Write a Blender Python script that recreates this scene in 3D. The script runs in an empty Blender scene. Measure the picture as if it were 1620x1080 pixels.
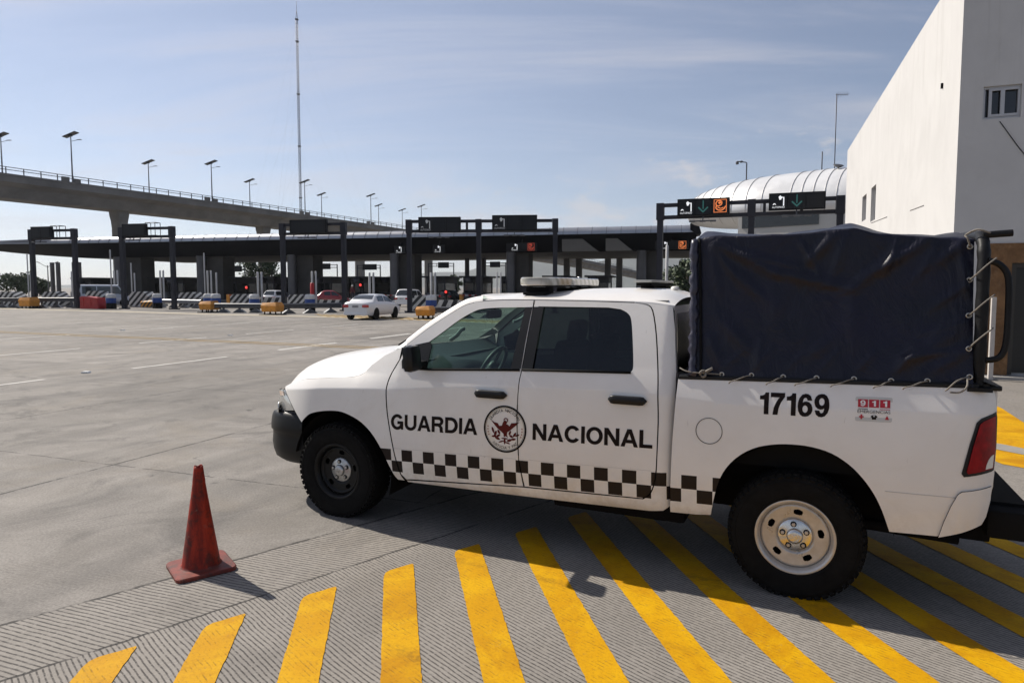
import bpy, bmesh, math, random
from mathutils import Vector, Matrix, Euler
from mathutils.geometry import delaunay_2d_cdt
R = math.radians
random.seed(7)
sc = bpy.context.scene
COL = sc.collection

# ------------------------------------------------------------------ camera
FPX, CXP, CYP, TH, CAMH = 1056.67, 810.0, 527.24, R(3.93283), 1.9354
cam = bpy.data.cameras.new('camera')
camo = bpy.data.objects.new('camera', cam)
COL.objects.link(camo)
cam.sensor_fit = 'HORIZONTAL'
cam.sensor_width = 36.0
cam.lens = FPX / 1620.0 * 36.0
cam.shift_y = (CYP - 540.0) / 1620.0
cam.clip_start = 0.05
cam.clip_end = 20000
camo.location = (0, 0, CAMH)
camo.rotation_euler = (R(90) - TH, 0, 0)
sc.camera = camo
_c, _s = math.cos(TH), math.sin(TH)


def at(u, v, Y):
    """point at ground distance Y seen in direction (u, v) of the survey photo"""
    a = (u - CXP) / FPX
    b = (CYP - v) / FPX
    dx, dy, dz = a, _c + _s * b, -_s + _c * b
    t = Y / dy
    return Vector((dx * t, Y, CAMH + dz * t))


def gnd(u, v, z=0.0):
    a = (u - CXP) / FPX
    b = (CYP - v) / FPX
    dx, dy, dz = a, _c + _s * b, -_s + _c * b
    t = (z - CAMH) / dz
    return Vector((dx * t, dy * t, z))


# ------------------------------------------------------------------ materials
MATS = {}


def mat(name, col, rough=0.6, metal=0.0, var=0.0, vscale=8.0, coat=0.0, bump=0.0, bscale=40.0, emit=None, spec=0.5, rvar=0.0):
    if name in MATS:
        return MATS[name]
    m = bpy.data.materials.new(name)
    m.use_nodes = True
    nt = m.node_tree
    b = nt.nodes['Principled BSDF']
    b.inputs['Base Color'].default_value = (*col, 1)
    b.inputs['Roughness'].default_value = rough
    b.inputs['Metallic'].default_value = metal
    b.inputs['Coat Weight'].default_value = coat
    b.inputs['Coat Roughness'].default_value = 0.06
    b.inputs['Specular IOR Level'].default_value = spec
    if emit:
        b.inputs['Emission Color'].default_value = (*emit[:3], 1)
        b.inputs['Emission Strength'].default_value = emit[3]
    if var or bump or rvar:
        tc = nt.nodes.new('ShaderNodeTexCoord')
        n = nt.nodes.new('ShaderNodeTexNoise')
        n.inputs['Scale'].default_value = vscale
        n.inputs['Detail'].default_value = 6
        n.inputs['Roughness'].default_value = 0.65
        nt.links.new(tc.outputs['Object'], n.inputs['Vector'])
        if var:
            r = nt.nodes.new('ShaderNodeMapRange')
            r.inputs['From Min'].default_value = 0.3
            r.inputs['From Max'].default_value = 0.7
            r.inputs['To Min'].default_value = 1 - var
            r.inputs['To Max'].default_value = 1 + var * 0.5
            nt.links.new(n.outputs['Fac'], r.inputs['Value'])
            mx = nt.nodes.new('ShaderNodeMix')
            mx.data_type = 'RGBA'
            mx.blend_type = 'MULTIPLY'
            mx.inputs[0].default_value = 1
            mx.inputs[6].default_value = (*col, 1)
            nt.links.new(r.outputs['Result'], mx.inputs[7])
            nt.links.new(mx.outputs[2], b.inputs['Base Color'])
        if rvar:
            r2 = nt.nodes.new('ShaderNodeMapRange')
            r2.inputs['From Min'].default_value = 0.3
            r2.inputs['From Max'].default_value = 0.7
            r2.inputs['To Min'].default_value = max(0.02, rough - rvar)
            r2.inputs['To Max'].default_value = rough + rvar
            nt.links.new(n.outputs['Fac'], r2.inputs['Value'])
            nt.links.new(r2.outputs['Result'], b.inputs['Roughness'])
        if bump:
            n2 = nt.nodes.new('ShaderNodeTexNoise')
            n2.inputs['Scale'].default_value = bscale
            n2.inputs['Detail'].default_value = 5
            nt.links.new(tc.outputs['Object'], n2.inputs['Vector'])
            bp = nt.nodes.new('ShaderNodeBump')
            bp.inputs['Strength'].default_value = bump
            bp.inputs['Distance'].default_value = 0.01
            nt.links.new(n2.outputs['Fac'], bp.inputs['Height'])
            nt.links.new(bp.outputs['Normal'], b.inputs['Normal'])
    MATS[name] = m
    return m


class NT:
    """small helper to write node graphs"""

    def __init__(self, m):
        self.nt = m.node_tree
        self.b = self.nt.nodes.get('Principled BSDF')

    def n(self, t, **kw):
        x = self.nt.nodes.new(t)
        for k, v in kw.items():
            setattr(x, k, v)
        return x

    def lk(self, a, b):
        self.nt.links.new(a, b)

    def math(self, op, a, b=None, c=None, clamp=False):
        x = self.n('ShaderNodeMath', operation=op, use_clamp=clamp)
        for i, v in enumerate((a, b, c)):
            if v is None:
                continue
            if isinstance(v, (int, float)):
                x.inputs[i].default_value = v
            else:
                self.lk(v, x.inputs[i])
        return x.outputs[0]

    def noise(self, vec, scale, detail=5, rough=0.6, dist=0.0):
        x = self.n('ShaderNodeTexNoise')
        x.inputs['Scale'].default_value = scale
        x.inputs['Detail'].default_value = detail
        x.inputs['Roughness'].default_value = rough
        x.inputs['Distortion'].default_value = dist
        self.lk(vec, x.inputs['Vector'])
        return x.outputs['Fac']

    def ramp(self, v, a, b, ta=0.0, tb=1.0, smooth=True):
        x = self.n('ShaderNodeMapRange')
        x.interpolation_type = 'SMOOTHSTEP' if smooth else 'LINEAR'
        x.inputs['From Min'].default_value = a
        x.inputs['From Max'].default_value = b
        x.inputs['To Min'].default_value = ta
        x.inputs['To Max'].default_value = tb
        self.lk(v, x.inputs['Value'])
        return x.outputs['Result']

    def mix(self, f, a, b, mode='MIX'):
        x = self.n('ShaderNodeMix', data_type='RGBA', blend_type=mode)
        for i, v in ((0, f), (6, a), (7, b)):
            if isinstance(v, tuple):
                x.inputs[i].default_value = (*v, 1)
            elif isinstance(v, (int, float)):
                x.inputs[i].default_value = v
            else:
                self.lk(v, x.inputs[i])
        return x.outputs[2]


# ------------------------------------------------------------------ objects
def tag(o, label=None, cat=None, group=None, kind=None):
    if label:
        o['label'] = label
    if cat:
        o['category'] = cat
    if group:
        o['group'] = group
    if kind:
        o['kind'] = kind
    return o


def empty(name, loc=(0, 0, 0), rz=0.0, label=None, cat=None, group=None):
    o = bpy.data.objects.new(name, None)
    o.empty_display_size = 0.2
    COL.objects.link(o)
    o.location = loc
    o.rotation_euler = (0, 0, rz)
    return tag(o, label, cat, group)


def link(name, me, m, parent=None, smooth=False, loc=None):
    o = bpy.data.objects.new(name, me)
    COL.objects.link(o)
    ms = m if isinstance(m, (list, tuple)) else [m]
    for x in ms:
        me.materials.append(x)
    if parent:
        o.parent = parent
    if loc is not None:
        o.location = loc
    if smooth:
        me.polygons.foreach_set('use_smooth', [True] * len(me.polygons))
    return o


def smooth_angle(me, ang=35):
    try:
        me.set_sharp_from_angle(angle=R(ang))
    except Exception:
        pass


class MB:
    def __init__(self):
        self.bm = bmesh.new()
        self.mi = 0

    def face(self, pts):
        vs = [self.bm.verts.new(p) for p in pts]
        f = self.bm.faces.new(vs)
        f.material_index = self.mi
        return f

    def box(self, c, s, rot=(0, 0, 0), bev=0.0):
        M = Matrix.Translation(c) @ Euler(rot).to_matrix().to_4x4()
        x, y, z = s[0] / 2, s[1] / 2, s[2] / 2
        P = [(-x, -y, -z), (x, -y, -z), (x, y, -z), (-x, y, -z), (-x, -y, z), (x, -y, z), (x, y, z), (-x, y, z)]
        vs = [self.bm.verts.new(M @ Vector(p)) for p in P]
        fs = []
        for q in ((0, 3, 2, 1), (4, 5, 6, 7), (0, 1, 5, 4), (1, 2, 6, 5), (2, 3, 7, 6), (3, 0, 4, 7)):
            f = self.bm.faces.new([vs[i] for i in q])
            f.material_index = self.mi
            fs.append(f)
        if bev:
            es = list({e for f in fs for e in f.edges})
            bmesh.ops.bevel(self.bm, geom=es, offset=bev, segments=2, profile=0.6, affect='EDGES')
        return self

    def span(self, a, b, w, h, up=(0, 0, 1)):
        """bar of section w x h from a to b"""
        a, b = Vector(a), Vector(b)
        d = (b - a).normalized()
        u = Vector(up)
        s = d.cross(u)
        if s.length < 1e-4:
            s = d.cross(Vector((0, 1, 0)))
        s.normalize()
        u = s.cross(d).normalized()
        r = []
        for p in (a, b):
            r.append([self.bm.verts.new(p + s * i * w / 2 + u * j * h / 2) for i, j in ((-1, -1), (1, -1), (1, 1), (-1, 1))])
        for i in range(4):
            f = self.bm.faces.new((r[0][i], r[0][(i + 1) % 4], r[1][(i + 1) % 4], r[1][i]))
            f.material_index = self.mi
        for q in (r[0][::-1], r[1]):
            f = self.bm.faces.new(q)
            f.material_index = self.mi
        return self

    def tube(self, pts, r, n=8, caps=True, closed=False):
        pts = [Vector(p) for p in pts]
        rs = r if isinstance(r, (list, tuple)) else [r] * len(pts)
        rings = []
        prev = None
        L = len(pts)
        for i, p in enumerate(pts):
            if closed:
                d = (pts[(i + 1) % L] - pts[i - 1]).normalized()
            else:
                d = (pts[min(i + 1, L - 1)] - pts[max(i - 1, 0)]).normalized()
            if prev is None:
                a = d.orthogonal().normalized()
            else:
                a = (prev - d * prev.dot(d)).normalized()
            prev = a
            b = d.cross(a)
            rings.append([self.bm.verts.new(p + (a * math.cos(2 * math.pi * k / n) + b * math.sin(2 * math.pi * k / n)) * rs[i]) for k in range(n)])
        pairs = list(zip(rings, rings[1:]))
        if closed:
            pairs.append((rings[-1], rings[0]))
        for A, B in pairs:
            for k in range(n):
                f = self.bm.faces.new((A[k], A[(k + 1) % n], B[(k + 1) % n], B[k]))
                f.material_index = self.mi
                f.smooth = True
        if caps and not closed:
            for q in (rings[0][::-1], rings[-1]):
                f = self.bm.faces.new(q)
                f.material_index = self.mi
        return self

    def lathe(self, prof, n=48, M=Matrix.Identity(4), skip=None, a0=0.0, a1=2 * math.pi):
        """prof: (r, h) pairs; axis = local z of M"""
        full = abs(a1 - a0 - 2 * math.pi) < 1e-6
        cnt = n if full else n + 1
        rings = []
        for r, h in prof:
            if r < 1e-6:
                rings.append([self.bm.verts.new(M @ Vector((0, 0, h)))])
            else:
                rings.append([self.bm.verts.new(M @ Vector((r * math.cos(a0 + (a1 - a0) * k / n), r * math.sin(a0 + (a1 - a0) * k / n), h))) for k in range(cnt)])
        for i, (A, B) in enumerate(zip(rings, rings[1:])):
            for k in range(n):
                k2 = (k + 1) % cnt
                if skip and skip(i, k):
                    continue
                if len(A) == 1 and len(B) == 1:
                    continue
                if len(A) == 1:
                    q = (A[0], B[k2], B[k])
                elif len(B) == 1:
                    q = (A[k], A[k2], B[0])
                else:
                    q = (A[k], A[k2], B[k2], B[k])
                f = self.bm.faces.new(q)
                f.material_index = self.mi
                f.smooth = True
        return self

    def prism(self, poly, z0, z1, M=Matrix.Identity(4)):
        """extrude 2D polygon (x, y) between z0 and z1 of frame M"""
        a = [self.bm.verts.new(M @ Vector((x, y, z0))) for x, y in poly]
        b = [self.bm.verts.new(M @ Vector((x, y, z1))) for x, y in poly]
        n = len(poly)
        fs = [self.bm.faces.new(a[::-1]), self.bm.faces.new(b)]
        for i in range(n):
            fs.append(self.bm.faces.new((a[i], a[(i + 1) % n], b[(i + 1) % n], b[i])))
        for f in fs:
            f.material_index = self.mi
        return self

    def grid(self, rows, smooth=True, flip=False, closed=False):
        V = [[self.bm.verts.new(p) for p in r] for r in rows]
        for A, B in zip(V, V[1:]):
            n = len(A)
            for k in range(n if closed else n - 1):
                q = (A[k], A[(k + 1) % n], B[(k + 1) % n], B[k])
                f = self.bm.faces.new(q[::-1] if flip else q)
                f.smooth = smooth
                f.material_index = self.mi
        return V

    def build(self, name, m, parent=None, smooth=False, ang=None, recalc=True, weld=False):
        if weld:
            bmesh.ops.remove_doubles(self.bm, verts=self.bm.verts, dist=1e-5)
        if recalc:
            bmesh.ops.recalc_face_normals(self.bm, faces=self.bm.faces)
        me = bpy.data.meshes.new(name)
        self.bm.to_mesh(me)
        self.bm.free()
        o = link(name, me, m, parent, smooth)
        if ang:
            me.polygons.foreach_set('use_smooth', [True] * len(me.polygons))
            smooth_angle(me, ang)
        return o


def copy_tree(o, parent=None):
    c = o.copy()
    COL.objects.link(c)
    if parent:
        c.parent = parent
    for ch in list(o.children):
        copy_tree(ch, c)
    return c


def interp(x, tab):
    if x <= tab[0][0]:
        return tab[0][1]
    for (a, b), (c, d) in zip(tab, tab[1:]):
        if x <= c:
            return b + (d - b) * (x - a) / (c - a)
    return tab[-1][1]


def crom(x, tab):
    """smooth monotone-ish cubic through a table"""
    n = len(tab)
    if x <= tab[0][0]:
        i = 0
    elif x >= tab[-1][0]:
        i = n - 2
        x = min(x, tab[-1][0])
    else:
        i = max(k for k in range(n - 1) if tab[k][0] <= x)
    x0, y0 = tab[i]
    x1, y1 = tab[i + 1]
    h = x1 - x0

    def sl(k):
        if k <= 0:
            return (tab[1][1] - tab[0][1]) / (tab[1][0] - tab[0][0])
        if k >= n - 1:
            return (tab[-1][1] - tab[-2][1]) / (tab[-1][0] - tab[-2][0])
        a = (tab[k][1] - tab[k - 1][1]) / (tab[k][0] - tab[k - 1][0])
        b = (tab[k + 1][1] - tab[k][1]) / (tab[k + 1][0] - tab[k][0])
        return (a + b) / 2
    m0, m1 = sl(i), sl(i + 1)
    if x < x0:
        return y0 + (x - x0) * m0
    t = (x - x0) / h
    return (2 * t**3 - 3 * t * t + 1) * y0 + (t**3 - 2 * t * t + t) * h * m0 + (-2 * t**3 + 3 * t * t) * y1 + (t**3 - t * t) * h * m1


def text_mesh(s, bold=0.0, spacing=1.0):
    cu = bpy.data.curves.new('txt', 'FONT')
    cu.body = s
    cu.size = 1.0
    cu.offset = bold
    cu.space_character = spacing
    cu.resolution_u = 4
    o = bpy.data.objects.new('txt', cu)
    COL.objects.link(o)
    dg = bpy.context.evaluated_depsgraph_get()
    me = bpy.data.meshes.new_from_object(o.evaluated_get(dg))
    bpy.data.objects.remove(o)
    bpy.data.curves.remove(cu)
    vs = [v.co.copy() for v in me.vertices]
    fs = [tuple(p.vertices) for p in me.polygons]
    bpy.data.meshes.remove(me)
    x0 = min(v.x for v in vs)
    x1 = max(v.x for v in vs)
    y0 = min(v.y for v in vs)
    y1 = max(v.y for v in vs)
    return [((v.x - x0) / (x1 - x0), (v.y - y0) / (y1 - y0)) for v in vs], fs, (x1 - x0) / (y1 - y0)
# ------------------------------------------------------------------ world, sun
SUN_AZ, SUN_EL = R(305), R(42.5)
w = bpy.data.worlds.new('World')
sc.world = w
w.use_nodes = True
nt = w.node_tree
W = NT(w)
bg = nt.nodes['Background']
sky = nt.nodes.new('ShaderNodeTexSky')
sky.sky_type = 'NISHITA'
sky.sun_disc = False
sky.sun_elevation = SUN_EL
sky.sun_rotation = SUN_AZ
sky.altitude = 2200
sky.air_density = 1.0
sky.dust_density = 1.6
sky.ozone_density = 1.6
geo = nt.nodes.new('ShaderNodeNewGeometry')
tc = nt.nodes.new('ShaderNodeTexCoord')
sep = nt.nodes.new('ShaderNodeSeparateXYZ')
W.lk(tc.outputs['Generated'], sep.inputs[0])
X, Yv, Z = sep.outputs
zc = W.math('MAXIMUM', Z, 0.0)
# cirrus sheet: project direction on a high plane
den = W.math('ADD', zc, 0.12)
px = W.math('DIVIDE', X, den)
py = W.math('DIVIDE', Yv, den)
cmb = nt.nodes.new('ShaderNodeCombineXYZ')
W.lk(W.math('MULTIPLY', W.math('ADD', px, W.math('MULTIPLY', py, 0.35)), 0.55), cmb.inputs[0])
W.lk(W.math('MULTIPLY', py, 1.5), cmb.inputs[1])
cir = W.noise(cmb.outputs[0], 0.85, 9, 0.62, 0.7)
cirm = W.math('MULTIPLY', W.ramp(cir, 0.44, 0.72), 0.55)
# low cumulus near the horizon
cmb2 = nt.nodes.new('ShaderNodeCombineXYZ')
azx = W.math('ARCTAN2', X, Yv)
W.lk(W.math('MULTIPLY', azx, 13.0), cmb2.inputs[0])
W.lk(W.math('MULTIPLY', Z, 27.0), cmb2.inputs[1])
cum = W.noise(cmb2.outputs[0], 1.0, 9, 0.55, 0.15)
thr = W.ramp(Z, 0.10, 0.26, 0.0, 0.24, False)
cumm = W.ramp(W.math('SUBTRACT', cum, thr), 0.45, 0.62)
cumm = W.math('MULTIPLY', cumm, W.ramp(azx, -0.35, 0.35, 0.10, 0.75))
# milky air low over the plain
hz = W.math('POWER', W.math('SUBTRACT', 1.0, W.math('MINIMUM', W.math('MULTIPLY', zc, 2.6), 1.0)), 2.0)
hz = W.math('MULTIPLY', hz, 0.34)
# bright aerosol haze around the sun's side of the sky
dp = nt.nodes.new('ShaderNodeVectorMath')
dp.operation = 'DOT_PRODUCT'
W.lk(tc.outputs['Generated'], dp.inputs[0])
dp.inputs[1].default_value = (math.sin(SUN_AZ) * math.cos(SUN_EL), math.cos(SUN_AZ) * math.cos(SUN_EL), math.sin(SUN_EL))
aer = W.ramp(dp.outputs['Value'], -0.15, 0.85, 0.13, 1.0)
aer = W.math('MULTIPLY', aer, W.math('ADD', 0.72, W.math('MULTIPLY', W.ramp(cir, 0.36, 0.74), 0.55)))
aer = W.math('MULTIPLY', aer, W.ramp(Z, -0.02, 0.05))
c0 = W.mix(W.math('MULTIPLY', aer, 1.0), (0.0, 0.0, 0.0), (2.55, 2.42, 2.50))
c0 = W.mix(1.0, sky.outputs[0], c0, 'ADD')
c1 = W.mix(hz, c0, (6.6, 6.6, 6.9))
c2 = W.mix(cirm, c1, (6.3, 6.2, 6.8))
c3 = W.mix(cumm, c2, (7.6, 7.3, 7.4))
W.lk(c3, bg.inputs['Color'])
bg.inputs['Strength'].default_value = 0.057

sun = bpy.data.lights.new('sun', 'SUN')
sun.energy = 4.0
sun.angle = R(0.5)
sun.color = (1.0, 0.93, 0.83)
suno = bpy.data.objects.new('sun', sun)
COL.objects.link(suno)
sd = Vector((math.sin(SUN_AZ) * math.cos(SUN_EL), math.cos(SUN_AZ) * math.cos(SUN_EL), math.sin(SUN_EL)))
suno.rotation_euler = sd.to_track_quat('Z', 'Y').to_euler()
suno.location = (-40, 40, 60)
sc.view_settings.view_transform = 'Standard'
sc.view_settings.look = 'None'
sc.view_settings.exposure = 0.64
sc.view_settings.gamma = 1.0
sc.cycles.max_bounces = 6
sc.cycles.diffuse_bounces = 3
sc.cycles.glossy_bounces = 3
sc.cycles.transparent_max_bounces = 12
sc.cycles.sample_clamp_indirect = 6
sc.cycles.use_denoising = True

# ------------------------------------------------------------------ ground


def zone_nodes(N):
    """world position, groove pattern and zone masks shared by concrete and road paint"""
    g = N.n('ShaderNodeNewGeometry')
    s = N.n('ShaderNodeSeparateXYZ')
    N.lk(g.outputs['Position'], s.inputs[0])
    x, y = s.outputs[0], s.outputs[1]

    def lin(px_, py_, azdeg):
        # signed distance to a line through (px,py) with bearing az (positive on its right side)
        a = R(azdeg)
        nx, ny = math.cos(a), -math.sin(a)
        return N.math('ADD', N.math('ADD', N.math('MULTIPLY', x, nx), N.math('MULTIPLY', y, ny)), -(px_ * nx + py_ * ny))
    return g, x, y, lin


def concrete_mat():
    m = bpy.data.materials.new('grooved_concrete')
    m.use_nodes = True
    N = NT(m)
    g, x, y, lin = zone_nodes(N)
    P = g.outputs['Position']
    d1 = lin(-2.30, 4.32, 46.2)
    d2 = lin(-2.06, 3.61, 45.6)
    wob = N.math('MULTIPLY', N.math('SUBTRACT', N.noise(P, 6.0, 4), 0.5), 0.05)
    d1 = N.math('ADD', d1, wob)
    d2 = N.math('ADD', d2, wob)
    zoneB = N.ramp(d2, -0.004, 0.004)
    zoneA = N.math('MULTIPLY', N.ramp(d1, -0.004, 0.004), N.math('SUBTRACT', 1.0, zoneB))
    wv = N.math('MULTIPLY', N.math('SUBTRACT', N.noise(P, 2.5, 3), 0.5), 0.03)

    def groove(azd, sp, duty):
        d = N.math('ADD', lin(0, 0, azd), wv)
        f = N.math('FRACT', N.math('DIVIDE', d, sp))
        tri = N.math('ABSOLUTE', N.math('SUBTRACT', f, 0.5))
        return N.ramp(tri, 0.5 - duty, 0.5 - duty * 0.45)
    gA = groove(111.0, 0.032, 0.20)
    gB = groove(136.5, 0.026, 0.20)
    gC = groove(111.0, 0.030, 0.16)
    brk = N.ramp(N.noise(P, 26.0, 4, 0.7), 0.34, 0.56)
    wornC = N.ramp(N.noise(P, 0.9, 4, 0.6), 0.42, 0.66)
    groov = N.math('ADD', N.math('ADD', N.math('MULTIPLY', gA, zoneA), N.math('MULTIPLY', gB, zoneB)),
                   N.math('MULTIPLY', N.math('MULTIPLY', gC, wornC), N.math('MULTIPLY', N.math('SUBTRACT', 1.0, N.ramp(d1, -0.004, 0.004)), 0.55)))
    groov = N.math('MULTIPLY', groov, N.math('ADD', N.math('MULTIPLY', brk, 0.75), 0.25))
    # surface colour
    big = N.noise(P, 0.22, 6, 0.6, 0.4)
    mid = N.noise(P, 1.7, 7, 0.65, 0.6)
    fine = N.noise(P, 55.0, 5, 0.7)
    col = N.mix(N.ramp(mid, 0.3, 0.72), (0.218, 0.198, 0.175), (0.315, 0.290, 0.262))
    col = N.mix(N.ramp(big, 0.40, 0.68), col, N.mix(0.55, col, (0.150, 0.138, 0.126)))
    # tyre-rubber haze drawn out along the lanes
    mp = N.n('ShaderNodeMapping')
    mp.inputs['Rotation'].default_value = (0, 0, R(21))
    N.lk(P, mp.inputs['Vector'])
    mp2 = N.n('ShaderNodeMapping')
    mp2.inputs['Scale'].default_value = (1.0, 0.07, 1.0)
    N.lk(mp.outputs[0], mp2.inputs['Vector'])
    str_ = N.noise(mp2.outputs[0], 1.1, 5, 0.6)
    col = N.mix(N.math('MULTIPLY', N.ramp(str_, 0.46, 0.68), 0.5), col, (0.105, 0.098, 0.092))
    st = N.noise(P, 0.75, 8, 0.72, 1.5)
    col = N.mix(N.math('MULTIPLY', N.ramp(st, 0.50, 0.64), 0.6), col, (0.085, 0.078, 0.072))
    tan_ = N.noise(P, 0.42, 7, 0.68, 1.0)
    col = N.mix(N.math('MULTIPLY', N.ramp(tan_, 0.50, 0.66), 0.4), col, (0.255, 0.215, 0.165))
    rr_ = N.math('SQRT', N.math('ADD', N.math('POWER', N.math('ADD', x, 34.0), 2.0), N.math('POWER', N.math('ADD', y, 6.0), 2.0)))
    tyre = None
    for rad_, wid_ in ((29.2, 0.13), (30.9, 0.13), (38.6, 0.11), (40.3, 0.11), (24.0, 0.15)):
        q_ = N.ramp(N.math('ABSOLUTE', N.math('ADD', N.math('ADD', rr_, -rad_), N.math('MULTIPLY', N.math('SUBTRACT', N.noise(P, 0.3, 3), 0.5), 1.6))), wid_, wid_ * 0.3)
        tyre = q_ if tyre is None else N.math('MAXIMUM', tyre, q_)
    tyre = N.math('MULTIPLY', tyre, N.ramp(N.noise(P, 1.3, 6, 0.7), 0.42, 0.66))
    col = N.mix(N.math('MULTIPLY', tyre, 0.5), col, (0.05, 0.047, 0.045))
    drops = N.n('ShaderNodeTexVoronoi')
    drops.inputs['Scale'].default_value = 1.15
    N.lk(P, drops.inputs['Vector'])
    dm = N.math('ADD', drops.outputs['Distance'], N.math('MULTIPLY', N.math('SUBTRACT', N.noise(P, 18.0, 4), 0.5), 0.12))
    col = N.mix(N.math('MULTIPLY', N.ramp(dm, 0.055, 0.02), 0.6), col, (0.045, 0.042, 0.04))
    col = N.mix(N.ramp(fine, 0.25, 0.75, 0.0, 1.0), N.mix(0.46, col, (0.05, 0.046, 0.042)), N.mix(0.16, col, (0.42, 0.40, 0.37)))
    col = N.mix(N.math('MULTIPLY', N.math('ADD', zoneA, zoneB), 0.40), col, (0.330, 0.300, 0.266))
    col = N.mix(N.math('MULTIPLY', groov, 0.82), col, (0.020, 0.018, 0.017))
    # each slab cured to its own tone; hairline cracks
    sl_ = N.n('ShaderNodeCombineXYZ')
    N.lk(N.math('FLOOR', N.math('ADD', N.math('DIVIDE', lin(-3.52, 6.89, 110.0), 4.6), 0.5)), sl_.inputs[0])
    N.lk(N.math('FLOOR', N.math('ADD', N.math('DIVIDE', lin(-4.39, 7.14, 22.6), 3.75), 0.5)), sl_.inputs[1])
    wn_ = N.n('ShaderNodeTexWhiteNoise')
    N.lk(sl_.outputs[0], wn_.inputs['Vector'])
    tone = N.ramp(wn_.outputs['Value'], 0.0, 1.0, 0.84, 1.10, False)
    tone = N.math('ADD', N.math('MULTIPLY', tone, N.math('SUBTRACT', 1.0, N.ramp(d1, -0.004, 0.004))), N.ramp(d1, -0.004, 0.004))
    tv = N.n('ShaderNodeVectorMath', operation='SCALE')
    N.lk(col, tv.inputs[0])
    N.lk(tone, tv.inputs['Scale'])
    col = tv.outputs[0]
    vc = N.n('ShaderNodeTexVoronoi', feature='DISTANCE_TO_EDGE')
    vc.inputs['Scale'].default_value = 0.20
    wz = N.n('ShaderNodeTexNoise')
    wz.inputs['Scale'].default_value = 1.1
    wz.inputs['Detail'].default_value = 7
    N.lk(P, wz.inputs['Vector'])
    va = N.n('ShaderNodeVectorMath', operation='MULTIPLY_ADD')
    N.lk(wz.outputs['Color'], va.inputs[0])
    va.inputs[1].default_value = (1.6, 1.6, 0)
    N.lk(P, va.inputs[2])
    N.lk(va.outputs[0], vc.inputs['Vector'])
    ck = N.math('MULTIPLY', N.ramp(vc.outputs['Distance'], 0.0035, 0.001), N.ramp(N.noise(P, 0.35, 3), 0.60, 0.66))
    col = N.mix(N.math('MULTIPLY', ck, 0.75), col, (0.045, 0.042, 0.040))
    # slab joints: parallel to the lanes and across them
    wl = N.math('MULTIPLY', N.math('SUBTRACT', N.noise(P, 5.0, 5, 0.7), 0.5), 0.05)

    def joint(v, w):
        return N.ramp(N.math('ABSOLUTE', N.math('ADD', v, wl)), w, w * 0.45)
    ja = joint(lin(-4.39, 7.14, 22.6), 0.022)
    jb = joint(lin(-3.52, 6.89, 110.0), 0.010)
    jj = joint(lin(-2.30, 4.32, 46.2), 0.018)
    jk = joint(lin(-2.06, 3.61, 45.6), 0.014)
    cross = lin(-3.52, 6.89, 110.0)
    fr = N.math('SUBTRACT', N.math('FRACT', N.math('ADD', N.math('DIVIDE', cross, 4.6), 0.5)), 0.5)
    jc = joint(N.math('MULTIPLY', fr, 4.6), 0.012)
    jc = N.math('MULTIPLY', jc, N.math('SUBTRACT', 1.0, N.ramp(d1, -0.004, 0.004)))
    lng = lin(-4.39, 7.14, 22.6)
    fl = N.math('SUBTRACT', N.math('FRACT', N.math('ADD', N.math('DIVIDE', lng, 3.75), 0.5)), 0.5)
    jl = N.math('MULTIPLY', joint(N.math('MULTIPLY', fl, 3.75), 0.016), N.math('SUBTRACT', 1.0, N.ramp(d1, -0.004, 0.004)))
    jm = N.math('MAXIMUM', N.math('MAXIMUM', N.math('MULTIPLY', ja, N.math('SUBTRACT', 1.0, zoneB)), N.math('MAXIMUM', jj, jk)), N.math('MAXIMUM', jc, jl))
    jm = N.math('MULTIPLY', jm, N.ramp(N.noise(P, 3.2, 4), 0.34, 0.52))
    col = N.mix(N.math('MULTIPLY', jm, 0.85), col, (0.030, 0.028, 0.026))
    N.lk(col, N.b.inputs['Base Color'])
    N.b.inputs['Roughness'].default_value = 0.86
    N.b.inputs['Specular IOR Level'].default_value = 0.35
    h = N.math('ADD', N.math('MULTIPLY', groov, -0.9), N.math('MULTIPLY', fine, 0.35))
    h = N.math('ADD', h, N.math('MULTIPLY', jm, -1.2))
    bp = N.n('ShaderNodeBump')
    bp.inputs['Strength'].default_value = 0.55
    bp.inputs['Distance'].default_value = 0.006
    N.lk(h, bp.inputs['Height'])
    N.lk(bp.outputs['Normal'], N.b.inputs['Normal'])
    return m


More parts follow.
